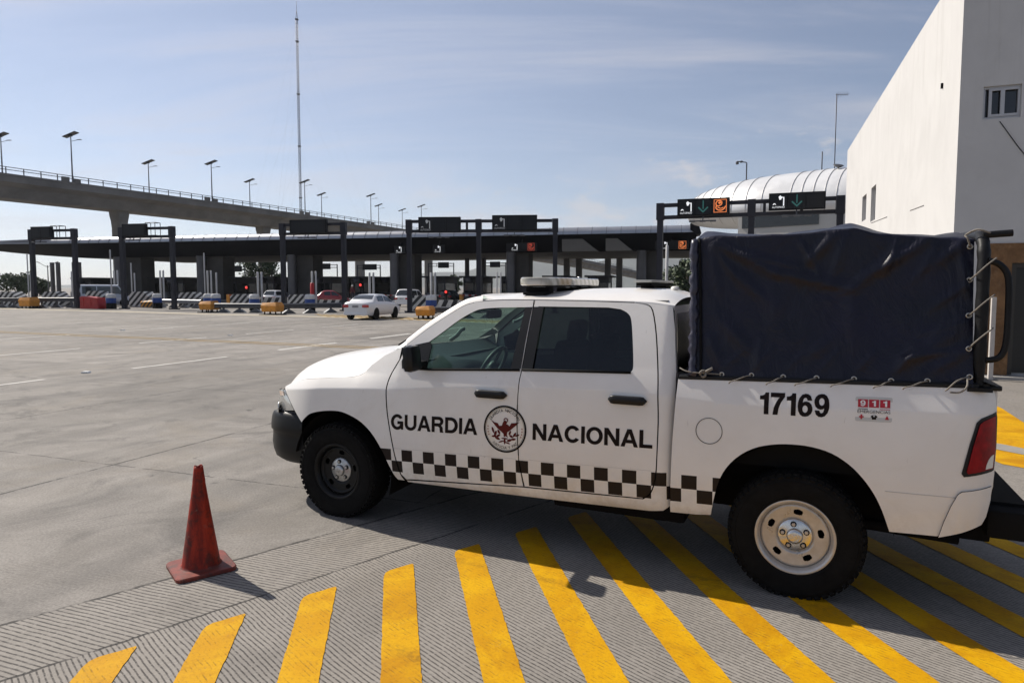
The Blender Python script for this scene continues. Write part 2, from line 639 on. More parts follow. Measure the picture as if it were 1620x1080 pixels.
def paint_mat(name, c1, c2, wear, groove=True):
    m = bpy.data.materials.new(name)
    m.use_nodes = True
    N = NT(m)
    g, x, y, lin = zone_nodes(N)
    P = g.outputs['Position']
    col = N.mix(N.ramp(N.noise(P, 2.2, 6, 0.65), 0.35, 0.7), c1, c2)
    if groove:
        col = N.mix(N.math('MULTIPLY', N.ramp(N.noise(P, 1.3, 7, 0.7, 0.8), 0.47, 0.64), 0.7), col, (0.40, 0.170, 0.001))
        mt_ = N.n('ShaderNodeMapping')
        mt_.inputs['Rotation'].default_value = (0, 0, R(33))
        mt_.inputs['Scale'].default_value = (1.0, 1.0, 1.0)
        N.lk(P, mt_.inputs['Vector'])
        mt2 = N.n('ShaderNodeMapping')
        mt2.inputs['Scale'].default_value = (0.22, 2.6, 1.0)
        N.lk(mt_.outputs[0], mt2.inputs['Vector'])
        ty_ = N.math('MULTIPLY', N.ramp(N.noise(mt2.outputs[0], 1.4, 5, 0.65), 0.54, 0.70), N.ramp(N.noise(P, 24.0, 5, 0.7), 0.36, 0.62))
        col = N.mix(N.math('MULTIPLY', ty_, 0.55), col, (0.12, 0.07, 0.012))
    fine = N.noise(P, 60.0, 6, 0.75)
    col = N.mix(N.math('MULTIPLY', N.ramp(fine, 0.55 - wear, 0.72), 0.38), col, (0.27, 0.13, 0.004))
    wn = N.math('ADD', N.math('MULTIPLY', N.noise(P, 9.0, 6, 0.75), 0.5), N.math('MULTIPLY', N.noise(P, 70.0, 5, 0.8), 0.5))
    col = N.mix(N.math('MULTIPLY', N.ramp(wn, 0.60 - wear * 0.3, 0.68 - wear * 0.3), 0.45), col, (0.17, 0.145, 0.10))
    wv = N.math('MULTIPLY', N.math('SUBTRACT', N.noise(P, 2.5, 3), 0.5), 0.03)
    d = N.math('ADD', lin(0, 0, 136.5), wv)
    f = N.math('FRACT', N.math('DIVIDE', d, 0.026))
    gr = N.ramp(N.math('ABSOLUTE', N.math('SUBTRACT', f, 0.5)), 0.32, 0.42)
    gr = N.math('MULTIPLY', gr, N.ramp(N.noise(P, 14.0, 4, 0.7), 0.45, 0.68))
    if groove:
        col = N.mix(N.math('MULTIPLY', gr, 0.5), col, (0.10, 0.055, 0.010))
    N.lk(col, N.b.inputs['Base Color'])
    N.b.inputs['Roughness'].default_value = 0.7
    N.b.inputs['Specular IOR Level'].default_value = 0.15
    bp = N.n('ShaderNodeBump')
    bp.inputs['Strength'].default_value = 0.4
    bp.inputs['Distance'].default_value = 0.005
    N.lk(N.math('ADD', N.math('MULTIPLY', gr, -0.8), N.math('MULTIPLY', fine, 0.4)), bp.inputs['Height'])
    N.lk(bp.outputs['Normal'], N.b.inputs['Normal'])
    return m


mb = MB()
S = 6500
mb.face([(-S, -S, 0), (S, -S, 0), (S, S, 0), (-S, S, 0)])
tag(mb.build('ground', concrete_mat()), 'grey grooved concrete pavement of the toll plaza', 'ground', kind='structure')

YEL = paint_mat('yellow_road_paint', (0.53, 0.262, 0.001), (0.63, 0.350, 0.002), 0.10)
YEL2 = paint_mat('faded_yellow_paint', (0.36, 0.25, 0.10), (0.28, 0.22, 0.13), 0.2, False)
WHP = paint_mat('white_road_paint', (0.60, 0.59, 0.56), (0.44, 0.43, 0.41), 0.1, False)
CRP = paint_mat('cream_edge_paint', (0.50, 0.46, 0.37), (0.42, 0.37, 0.27), 0.1, False)


def sheet(mb, pts, z=0.004):
    mb.face([(p[0], p[1], z) for p in pts])


def rounded_end_band(a, b, wdt, cut):
    """band from far end a to near end b; the far end is cut along direction cut with softened corners"""
    a, b = Vector(a), Vector(b)
    d = (b - a).normalized()
    n = Vector((-d.y, d.x))
    if n.x > 0:
        n = -n           # n points to the left side
    l, r = a + n * wdt / 2, a - n * wdt / 2
    c = Vector(cut).normalized()
    # slide both corners along d so the end follows cut
    l2 = l + d * 0.0
    k = (n * wdt).dot(Vector((-c.y, c.x))) / d.dot(Vector((-c.y, c.x)))
    r2 = r + d * k if False else r
    t = ((l - r).dot(Vector((-c.y, c.x)))) / d.dot(Vector((-c.y, c.x)))
    r2 = r + d * t
    e = (r2 - l).normalized()
    pts = [l + d * 0.07, l + d * 0.02 + e * 0.012, l + e * 0.045, r2 - e * 0.01, r2 + d * 0.02]
    pts += [b - n * wdt / 2, b + n * wdt / 2]
    out = []
    for p_, q_ in zip(pts, pts[1:] + pts[:1]):
        m_ = max(1, int((q_ - p_).length / 0.035))
        dd_ = (q_ - p_).normalized()
        nn_ = Vector((-dd_.y, dd_.x))
        for j_ in range(m_):
            out.append(p_.lerp(q_, j_ / m_) + (nn_ * random.gauss(0, 0.0016) if j_ else nn_ * 0))
    return out


sd_ = Vector((0.174, -0.985))
STRIPES = []
for k in range(-1, 16):
    x0 = -1.66 + 0.508 * (k - 2) + 0.1
    tx = -1.70 + (k - 2) * 0.4575 + 0.10
    ty = 3.66 + (k - 2) * 0.362 + 0.08
    top = Vector((tx, ty))
    # slide onto the stripe's own axis
    base = Vector((x0, 3.15))
    s_ = (top - base).dot(sd_)
    topa = base + sd_ * s_
    bot = base + sd_ * (2.7 + 0.0 * k)
    mb = MB()
    sheet(mb, rounded_end_band(topa, bot, 0.202, (0.457, 0.362)))
    o = mb.build('yellow_stripe', YEL)
    o['kind'] = 'structure'
    STRIPES.append(o)

mb = MB()
pp = [gnd(1545, 628), gnd(1585, 646), gnd(1625, 672), gnd(1700, 716), gnd(1790, 770), gnd(1720, 770), gnd(1640, 744), gnd(1585, 734), gnd(1540, 715)]
sheet(mb, pp)
o = mb.build('yellow_apron', YEL)
o['kind'] = 'structure'
mb = MB()
sheet(mb, [gnd(1560, 699), gnd(1585, 703), gnd(1680, 722), gnd(1680, 732), gnd(1585, 713), gnd(1560, 708)], 0.008)
o = mb.build('bare_strip', mat('bare_concrete', (0.27, 0.25, 0.22), 0.85, var=0.2))
o['kind'] = 'structure'

# painted lines of the plaza
mb = MB()
LD = Vector((math.sin(R(22.0)), math.cos(R(22.0))))
LN = Vector((LD.y, -LD.x))


def dash(mb, a, ln, w_):
    a = Vector(a)
    b = a + LD * ln
    sheet(mb, [a - LN * w_ / 2, b - LN * w_ / 2, b + LN * w_ / 2, a + LN * w_ / 2])


l1 = Vector((-9.08, 15.88))
for k in range(-2, 4):
    dash(mb, l1 + LD * (k * 5.0 - (0 if k >= 0 else 0)) - LD * 0.0, 2.95, 0.13)
for base, n0, n1 in ((Vector((-12.94, 23.11)), -2, 3), (Vector((-17.3, 29.2)), -3, 3), (Vector((-7.29, 20.75)), 0, 3), (Vector((-11.1, 27.86)), -1, 2), (Vector((-23.99, 35.66)), -3, 3), (Vector((-16.98, 31.35)), 0, 2)):
    for k in range(n0, n1):
        dash(mb, base + LD * k * 5.0, 2.9, 0.12)
for k in range(0, 5):
    dash(mb, Vector((-3.2, 25.5)) + LD * k * 5.0, 2.9, 0.12)
o = mb.build('lane_marking', WHP)
o['kind'] = 'structure'
mb = MB()
a, b = Vector((-40.0, 36.65)), Vector((3.5, 17.9))
dd = (b - a).normalized()
nn = Vector((dd.y, -dd.x))
for off in (-0.22, 0.22):
    sheet(mb, [a + nn * (off - .07), b + nn * (off - .07), b + nn * (off + .07), a + nn * (off + .07)], 0.008)
o = mb.build('yellow_line', YEL2)
o['kind'] = 'structure'
mb = MB()
edge = [gnd(-60, 485.8), gnd(0, 488), gnd(160, 492.2), gnd(320, 497), gnd(480, 500.6), gnd(640, 505), gnd(720, 508.5), gnd(860, 514)]
en = Vector((0.46, 0.89))
for p, q in zip(edge, edge[1:]):
    p, q = Vector(p.xy), Vector(q.xy)
    sheet(mb, [p - en * 0.5, q - en * 0.5, q + en * 0.55, p + en * 0.55], 0.012)
o = mb.build('edge_line', CRP)
o['kind'] = 'structure'
# yellow hatching behind the edge line near the sedan
mb = MB()
for k in range(24):
    u = 500 + k * 13
    p = gnd(u, 497 + (u - 500) * 0.035)
    q = gnd(u + 22, 501 + (u - 478) * 0.035)
    d_ = Vector((q - p).xy).normalized()
    n_ = Vector((-d_.y, d_.x)) * 0.14
    sheet(mb, [Vector(p.xy) - n_, Vector(q.xy) - n_, Vector(q.xy) + n_, Vector(p.xy) + n_], 0.016)
o = mb.build('yellow_hatching', YEL2)
o['kind'] = 'structure'

for lab, u_, v_ in (('small white road stud lying beyond the nearest long lane dash', 136, 590), ('small white road stud far left beyond the yellow line', 194, 522.5), ('small white road stud between the faint lane dashes', 364, 530.8)):
    q_ = gnd(u_, v_)
    mb = MB()
    mb.prism([(-0.09, 0.0), (0.09, 0.0), (0.06, 0.035), (-0.06, 0.035)], -0.06, 0.06, Matrix.Rotation(R(90), 4, 'X'))
    o = mb.build('road_stud', mat('stud_white', (0.7, 0.7, 0.68), 0.4))
    o.location = q_ + Vector((0, 0, 0.004))
    tag(o, lab, 'road stud', 'white road studs')
# ================================================================== pickup truck
TX, TY, PS = -1.07881, 6.43293, 0.430685
truck = empty('pickup_truck', (TX, TY, 0), -PS, 'white double-cab pickup with navy canvas over its bed and chequered band along its doors', 'pickup truck')


def L(X, Y, Z):
    """truck frame: X rearwards from the front axle, Y out to the driver's side, Z up"""
    return Vector((X, -Y, Z))


def paint():
    m = bpy.data.materials.new('white_body_paint')
    m.use_nodes = True
    N = NT(m)
    t = N.n('ShaderNodeTexCoord')
    P = t.outputs['Object']
    v = N.noise(P, 2.2, 5, 0.6)
    col = N.mix(N.ramp(v, 0.3, 0.7), (0.775, 0.745, 0.70), (0.825, 0.80, 0.76))
    sp = N.n('ShaderNodeSeparateXYZ')
    N.lk(P, sp.inputs[0])
    # road dust thrown up on the lower panels: streaky, patchy
    dust = N.math('MULTIPLY', N.ramp(sp.outputs[2], 0.75, 0.38), N.ramp(N.noise(P, 5.0, 6, 0.7), 0.38, 0.66))
    col = N.mix(N.math('MULTIPLY', dust, 0.55), col, (0.50, 0.42, 0.32))
    mp = N.n('ShaderNodeMapping')
    mp.inputs['Scale'].default_value = (60, 60, 9)
    N.lk(P, mp.inputs['Vector'])
    smu = N.noise(P, 1.1, 8, 0.75, 1.2)
    col = N.mix(N.math('MULTIPLY', N.ramp(smu, 0.50, 0.72), 0.22), col, (0.56, 0.50, 0.42))
    spk = N.n('ShaderNodeTexVoronoi')
    spk.inputs['Scale'].default_value = 5.0
    mq = N.n('ShaderNodeMapping')
    mq.inputs['Scale'].default_value = (0.45, 0.05, 1.4)
    N.lk(P, mq.inputs['Vector'])
    N.lk(mq.outputs[0], spk.inputs['Vector'])
    nick = N.math('MULTIPLY', N.ramp(spk.outputs['Distance'], 0.030, 0.012), N.math('GREATER_THAN', N.noise(P, 1.7, 2), 0.52))
    col = N.mix(N.math('MULTIPLY', nick, 0.5), col, (0.14, 0.12, 0.10))
    sc_ = N.noise(mp.outputs[0], 1.0, 3, 0.5)
    col = N.mix(N.math('MULTIPLY', N.ramp(sc_, 0.70, 0.78), 0.25), col, (0.35, 0.32, 0.28))
    N.lk(col, N.b.inputs['Base Color'])
    N.b.inputs['Roughness'].default_value = 0.38
    N.lk(N.ramp(v, 0.3, 0.7, 0.07, 0.16), N.b.inputs['Coat Roughness'])
    # chequer band: two rows of 10 cm squares along the lower doors
    x, z = sp.outputs[0], sp.outputs[2]
    zt = N.math('ADD', N.math('MULTIPLY', N.math('SUBTRACT', x, 0.464), 0.0270), 0.639)
    r = N.math('DIVIDE', N.math('SUBTRACT', zt, z), 0.0935)
    inb = N.math('MULTIPLY', N.math('GREATER_THAN', r, 0.0), N.math('LESS_THAN', r, 2.0))
    cx = N.math('FLOOR', N.math('DIVIDE', N.math('SUBTRACT', x, 0.472), 0.1))
    ck = N.math('MODULO', N.math('ABSOLUTE', N.math('ADD', cx, N.math('FLOOR', r))), 2.0)
    dark = N.math('MULTIPLY', inb, N.math('LESS_THAN', ck, 0.5))
    dark = N.math('MULTIPLY', dark, N.math('MULTIPLY', N.math('GREATER_THAN', x, 0.40), N.math('LESS_THAN', x, 3.30)))
    col2 = N.mix(dark, col, (0.020, 0.014, 0.012))
    col2 = N.mix(N.math('MULTIPLY', inb, N.math('MULTIPLY', N.math('LESS_THAN', x, 3.3), N.math('SUBTRACT', 0.10, N.math('MULTIPLY', dark, 0.10)))), col2, (0.86, 0.84, 0.78))
    N.lk(col2, N.b.inputs['Base Color'])
    N.lk(N.math('SUBTRACT', 0.55, N.math('MULTIPLY', dark, 0.5)), N.b.inputs['Coat Weight'])
    N.lk(N.math('SUBTRACT', 0.5, N.math('MULTIPLY', dark, 0.35)), N.b.inputs['Specular IOR Level'])
    return m


PAINT = paint()
BLK = mat('black_plastic', (0.010, 0.010, 0.011), 0.40, var=0.2, spec=0.3)
BLKM = mat('matte_black', (0.007, 0.007, 0.007), 0.8, spec=0.15)
RUB = mat('tyre_rubber', (0.010, 0.0095, 0.009), 0.85, var=0.35, vscale=14, bump=0.25, bscale=60, spec=0.12)
STEEL = mat('silver_steel', (0.56, 0.53, 0.49), 0.34, 0.55, var=0.25, vscale=9, rvar=0.1)
CHROME = mat('cap_chrome', (0.66, 0.65, 0.63), 0.22, 0.9, var=0.15, vscale=30)
BSTEEL = mat('black_steel', (0.008, 0.008, 0.008), 0.4, spec=0.25)
REDL = mat('tail_lens_red', (0.27, 0.002, 0.006), 0.25, coat=0.1, var=0.5, vscale=16, spec=0.2)
CLEARL = mat('clear_lens', (0.72, 0.72, 0.70), 0.12, 0.3, coat=1.0)
AMBER = mat('amber_lens', (0.60, 0.44, 0.33), 0.15, coat=1.0)
DECAL = mat('black_vinyl', (0.012, 0.007, 0.006), 0.5, spec=0.12)
MAROON = mat('maroon_vinyl', (0.10, 0.012, 0.009), 0.5, spec=0.15)
REDV = mat('red_vinyl', (0.45, 0.012, 0.025), 0.4)
STKW = mat('sticker_grey', (0.55, 0.54, 0.51), 0.4)
STKL = mat('sticker_light', (0.80, 0.79, 0.76), 0.4)
DASHM = mat('grey_dash', (0.028, 0.032, 0.033), 0.6)
SEATM = mat('dark_seat_cloth', (0.035, 0.037, 0.04), 0.85)


def glass(name, tint, refl=1.0):
    m = bpy.data.materials.new(name)
    m.use_nodes = True
    nt = m.node_tree
    nt.nodes.remove(nt.nodes['Principled BSDF'])
    out = nt.nodes['Material Output']
    tr = nt.nodes.new('ShaderNodeBsdfTransparent')
    tr.inputs[0].default_value = (*tint, 1)
    gl = nt.nodes.new('ShaderNodeBsdfGlossy')
    gl.inputs['Roughness'].default_value = 0.02
    gl.inputs['Color'].default_value = (0.95, 0.98, 1.0, 1)
    fr = nt.nodes.new('ShaderNodeFresnel')
    ge = nt.nodes.new('ShaderNodeNewGeometry')
    mi_ = nt.nodes.new('ShaderNodeMapRange')
    mi_.inputs['To Min'].default_value = 1.5
    mi_.inputs['To Max'].default_value = 1 / 1.5
    nt.links.new(ge.outputs['Backfacing'], mi_.inputs['Value'])
    nt.links.new(mi_.outputs[0], fr.inputs['IOR'])
    mt = nt.nodes.new('ShaderNodeMath')
    mt.operation = 'MULTIPLY'
    mt.inputs[1].default_value = refl
    nt.links.new(fr.outputs[0], mt.inputs[0])
    mx = nt.nodes.new('ShaderNodeMixShader')
    nt.links.new(mt.outputs[0], mx.inputs[0])
    nt.links.new(tr.outputs[0], mx.inputs[1])
    nt.links.new(gl.outputs[0], mx.inputs[2])
    nt.links.new(mx.outputs[0], out.inputs[0])
    return m


GLASS = glass('green_tinted_glass', (0.40, 0.54, 0.50))
WSGLASS = glass('windscreen_glass', (0.66, 0.80, 0.74))
DGLASS = glass('privacy_glass', (0.05, 0.06, 0.06))

# ---- body side surface --------------------------------------------------
ZC = [(-0.9, 0.99), (-0.55, 1.04), (-0.143, 1.083), (0.244, 1.106), (0.523, 1.118), (1.0, 1.160), (1.355, 1.188), (2.0, 1.215), (2.52, 1.225), (3.26, 1.19), (4.2, 1.22), (4.7, 1.225)]
LOWP = [(0.33, 0.905), (0.38, 0.940), (0.42, 0.962), (0.50, 0.978), (0.58, 0.988), (0.66, 0.993), (0.80, 0.992), (0.95, 0.986), (1.10, 0.974), (1.25, 0.957)]


def Yf(X, Z):
    zc = crom(X, ZC)
    zr = Z - 0.024 * (X - 1.5)
    if X < 0.62:
        a = min(1, max(0, (0.62 - X) / 0.45))
    else:
        a = 0.0
    if X > 2.78:
        s0, k0 = 0.26, 0.35
    else:
        s0, k0 = 0.26, 0.35
    s1, k1 = 0.62, 1.0
    if Z <= zc:
        y = crom(zr, LOWP)
    else:
        t = Z - zc
        yb = crom(zc - 0.024 * (X - 1.5), LOWP)
        # doors / bed : gentle lean, fender : rolls over
        if t < 0.16:
            yd = yb - s0 * t - k0 * t * t
        else:
            td = t - 0.16
            yd = yb - s0 * 0.16 - k0 * 0.16**2 - 0.315 * td - 0.09 * td * td
        tf = min(t, 0.13)
        yfn = yb - s1 * tf - k1 * tf * tf - max(0, t - 0.13) * 0.55
        y = yd * (1 - a) + yfn * a
    # plan shape: nose taper, rear corner
    if X < -0.2:
        y -= 0.52 * (-0.2 - X) ** 1.75
    if X > 4.36:
        y -= 0.13 * ((X - 4.36) / 0.24) ** 2.6
    return y


def Ycab(X, Z):
    y = Yf(min(X, 2.779), Z)
    if X > 2.70:
        y -= 0.05 * ((X - 2.70) / 0.115) ** 2.4
    return y


def resample(poly, step=0.035, closed=True):
    out = []
    n = len(poly)
    for i in range(n if closed else n - 1):
        a, b = Vector(poly[i]), Vector(poly[(i + 1) % n])
        k = max(1, int((b - a).length / step + 0.5))
        for j in range(k):
            out.append(a.lerp(b, j / k))
    return out


def smooth_poly(pts, sub=5):
    """open Catmull-Rom through pts"""
    P = [Vector(p) for p in pts]
    out = []
    for i in range(len(P) - 1):
        p0 = P[max(i - 1, 0)]
        p1, p2 = P[i], P[i + 1]
        p3 = P[min(i + 2, len(P) - 1)]
        for k in range(sub):
            t = k / sub
            out.append(0.5 * ((2 * p1) + (p2 - p0) * t + (2 * p0 - 5 * p1 + 4 * p2 - p3) * t * t + (3 * p1 - p0 - 3 * p2 + p3) * t**3))
    out.append(P[-1])
    return [tuple(p) for p in out]


def inside(p, poly):
    x, y = p
    c = False
    j = len(poly) - 1
    for i in range(len(poly)):
        xi, yi = poly[i][0], poly[i][1]
        xj, yj = poly[j][0], poly[j][1]
        if (yi > y) != (yj > y) and x < (xj - xi) * (y - yi) / (yj - yi) + xi:
            c = not c
        j = i
    return c


def near_edge(p, poly, d):
    for i in range(len(poly)):
        a, b = poly[i - 1], poly[i]
        ab = b - a
        t = max(0, min(1, (p - a).dot(ab) / max(ab.length_squared, 1e-12)))
        if (a + ab * t - p).length < d:
            return True
    return False


def panel(name, poly, m, parent, side=1, off=0.0, holes=(), thick=0.022, step=0.04, fun=Yf, rim=True):
    outer = resample(poly, step)
    hs = [resample(h, step) for h in holes]
    pts = list(outer)
    edges = [(i, (i + 1) % len(outer)) for i in range(len(outer))]
    for h in hs:
        b = len(pts)
        pts += h
        edges += [(b + i, b + (i + 1) % len(h)) for i in range(len(h))]
    xs = [p.x for p in outer]
    zs = [p.y for p in outer]
    if rim and step >= 0.04:
        for dz_ in (-0.010, 0.0, 0.010):
            prev = None
            k_ = int((max(xs) - min(xs)) / 0.03)
            for i_ in range(k_ + 1):
                q_ = Vector((min(xs) + (max(xs) - min(xs)) * i_ / max(1, k_), 0))
                q_.y = crom(q_.x, ZC) + dz_
                if inside(q_, outer) and not near_edge(q_, outer, 0.012) and not any(inside(q_, h) or near_edge(q_, h, 0.012) for h in hs):
                    pts.append(q_)
                    if prev is not None:
                        edges.append((prev, len(pts) - 1))
                    prev = len(pts) - 1
                else:
                    prev = None
    gx = min(xs) + step / 2
    row = 0
    z = min(zs)
    while z < max(zs):
        x = min(xs) + (step / 2 if row % 2 else 0)
        while x < max(xs):
            p = Vector((x, z))
            if inside(p, outer) and abs(z - crom(x, ZC)) > 0.022 and not near_edge(p, outer, step * 0.45) and not any(inside(p, h) or near_edge(p, h, step * 0.45) for h in hs):
                pts.append(p)
            x += step
        z += step * 0.8
        row += 1
    V, E, F, _, _, _ = delaunay_2d_cdt(pts, edges, [], 0, 1e-6)
    me = bpy.data.meshes.new(name)
    verts = []
    norms = []
    e = 0.0025
    for p in V:
        y = fun(p.x, p.y)
        verts.append(L(p.x, (y + off) * side, p.y))
        gxn = (fun(p.x + e, p.y) - fun(p.x - e, p.y)) / (2 * e)
        gzn = (fun(p.x, p.y + e) - fun(p.x, p.y - e)) / (2 * e)
        n = Vector((-gxn, 1, -gzn)).normalized()
        norms.append(L(n.x, n.y * side, n.z))
    faces = []
    fn = []
    for f in F:
        c = sum((V[i] for i in f), Vector((0, 0))) / len(f)
        if not inside(c, outer) or any(inside(c, h) for h in hs):
            continue
        a, b, d = (verts[f[0]], verts[f[1]], verts[f[2]])
        if (b - a).cross(d - a).dot(norms[f[0]]) < 0:
            f = f[::-1]
        faces.append(tuple(f))
        fn.append([norms[i] for i in f])
    if rim:
        cnt = {}
        for f in faces:
            for i in range(len(f)):
                a, b = f[i], f[(i + 1) % len(f)]
                cnt[(a, b)] = 1
        bd = [(a, b) for (a, b) in cnt if (b, a) not in cnt]
        for a, b in bd:
            pa, pb = verts[a], verts[b]
            ia, ib = len(verts), len(verts) + 1
            d = Vector((0, thick * side, 0))
            k = len(verts)
            na = (pb - pa).cross(Vector((0, side, 0))).normalized()
            verts += [pa, pb, pb + d, pa + d]
            faces.append((k + 1, k, k + 3, k + 2))
            nf = (verts[k] - verts[k + 1]).cross(verts[k + 3] - verts[k + 1])
            nf = nf.normalized() if nf.length > 1e-12 else Vector((0, 0, 1))
            fn.append([nf] * 4)
    me.from_pydata([tuple(v) for v in verts], [], faces)
    me.polygons.foreach_set('use_smooth', [True] * len(me.polygons))
    nrim = sum(1 for f in faces if len(f) == 4) if rim else 0
    o = link(name, me, [m, BLKM] if m is PAINT else m, parent)  # painted panels get black rims, standing in for the shade in their gaps
    if m is PAINT and nrim:
        for pl_ in list(me.polygons)[len(faces) - nrim:]:
            pl_.material_index = 1
    me.normals_split_custom_set([tuple(n) for l in fn for n in l])
    return o


# outlines (X, Z)
FARCH = [(-0.37, 0.775), (-0.323, 0.819), (-0.253, 0.863), (-0.129, 0.894), (0.009, 0.907), (0.112, 0.897), (0.247, 0.851), (0.348, 0.786), (0.43, 0.70), (0.492, 0.605), (0.545, 0.50), (0.585, 0.425), (0.615, 0.388)]
DSEAM = [(0.601, 1.356), (0.544, 1.249), (0.524, 1.175), (0.521, 1.085), (0.541, 0.917), (0.587, 0.695), (0.62, 0.548), (0.652, 0.44), (0.685, 0.388)]
HSEAM = [(-0.690, 1.045), (-0.55, 1.098), (-0.382, 1.138), (-0.15, 1.163), (0.105, 1.186), (0.20, 1.204), (0.255, 1.236), (0.301, 1.292)]
fender_poly = smooth_poly(HSEAM, 3) + [(0.42, 1.375), (0.597, 1.45)] + [(x - 0.008, z) for x, z in smooth_poly(DSEAM, 3)] + smooth_poly(FARCH[::-1], 3) + [(-0.45, 0.842), (-0.56, 0.935), (-0.672, 1.026)]
ROOFS = [(0.642, 1.468), (0.80, 1.592), (0.954, 1.694), (1.105, 1.784), (1.19, 1.812), (1.277, 1.826), (1.45, 1.836), (1.708, 1.838), (2.1, 1.835), (2.482, 1.828), (2.571, 1.813), (2.614, 1.772)]
MSEAM = [(1.713, 1.836), (1.712, 1.748), (1.689, 1.313), (1.682, 1.258), (1.679, 1.108), (1.680, 0.955), (1.697, 0.679), (1.728, 0.478)]
fdoor_poly = [(0.605, 1.356), (0.628, 1.42)] + smooth_poly(ROOFS[:8], 3) + [(x - 0.003, z) for x, z in MSEAM[1:]] + [(1.688, 0.474), (0.74, 0.408), (0.698, 0.40)] + [(x + 0.003, z) for x, z in smooth_poly(DSEAM[1:-1][::-1], 3)]
FWH = [(0.70, 1.322), (0.70, 1.430), (0.80, 1.468)] + smooth_poly([(0.85, 1.502), (0.948, 1.572), (1.098, 1.683), (1.223, 1.752), (1.308, 1.772), (1.424, 1.780)], 3) + [(1.668, 1.787), (1.640, 1.335), (0.884, 1.300), (0.74, 1.297)]
rdoor_poly = [(1.722, 1.838), (2.1, 1.835)] + smooth_poly([(2.482, 1.826), (2.571, 1.812), (2.614, 1.772), (2.655, 1.608), (2.689, 1.357), (2.700, 1.20), (2.708, 1.04), (2.705, 0.80), (2.700, 0.69), (2.684, 0.604), (2.655, 0.54), (2.611, 0.507)], 3) + [(1.738, 0.478)] + [(x + 0.004, z) for x, z in MSEAM[1:-1][::-1]]
RWH = [(1.755, 1.794), (2.3, 1.792)] + smooth_poly([(2.391, 1.781), (2.447, 1.752), (2.477, 1.698), (2.505, 1.53), (2.520, 1.395), (2.511, 1.362)], 4) + [(2.47, 1.352), (1.733, 1.338)]
cab_poly = [(2.492, 1.832), (2.60, 1.826), (2.752, 1.806), (2.778, 1.65), (2.806, 1.361), (2.814, 1.158), (2.803, 0.60), (2.795, 0.47), (2.747, 0.43), (2.652, 0.416), (2.221, 0.404), (1.675, 0.393), (0.705, 0.378), (0.698, 0.392), (1.688, 0.466), (2.611, 0.499)] + smooth_poly([(2.616, 0.499), (2.662, 0.535), (2.692, 0.60), (2.709, 0.69), (2.713, 0.80), (2.717, 1.04), (2.709, 1.20), (2.698, 1.357), (2.664, 1.61), (2.622, 1.777), (2.578, 1.820)], 3)
BARCH = [(3.061, 0.451), (3.089, 0.61), (3.133, 0.745), (3.211, 0.851), (3.314, 0.924), (3.428, 0.96), (3.541, 0.972), (3.652, 0.967), (3.761, 0.939), (3.857, 0.881), (3.928, 0.811), (3.988, 0.728), (4.036, 0.63), (4.081, 0.50)]
bed_poly = [(2.830, 1.330), (3.7, 1.353), (4.52, 1.372)] + smooth_poly([(4.575, 1.362), (4.592, 1.33), (4.601, 1.249), (4.604, 1.066), (4.600, 0.95), (4.594, 0.85), (4.575, 0.72), (4.556, 0.638), (4.537, 0.604)], 3) + [(4.435, 0.557), (4.32, 0.511)] + smooth_poly(BARCH[::-1], 3) + [(2.96, 0.438), (2.797, 0.431), (2.808, 0.90)]

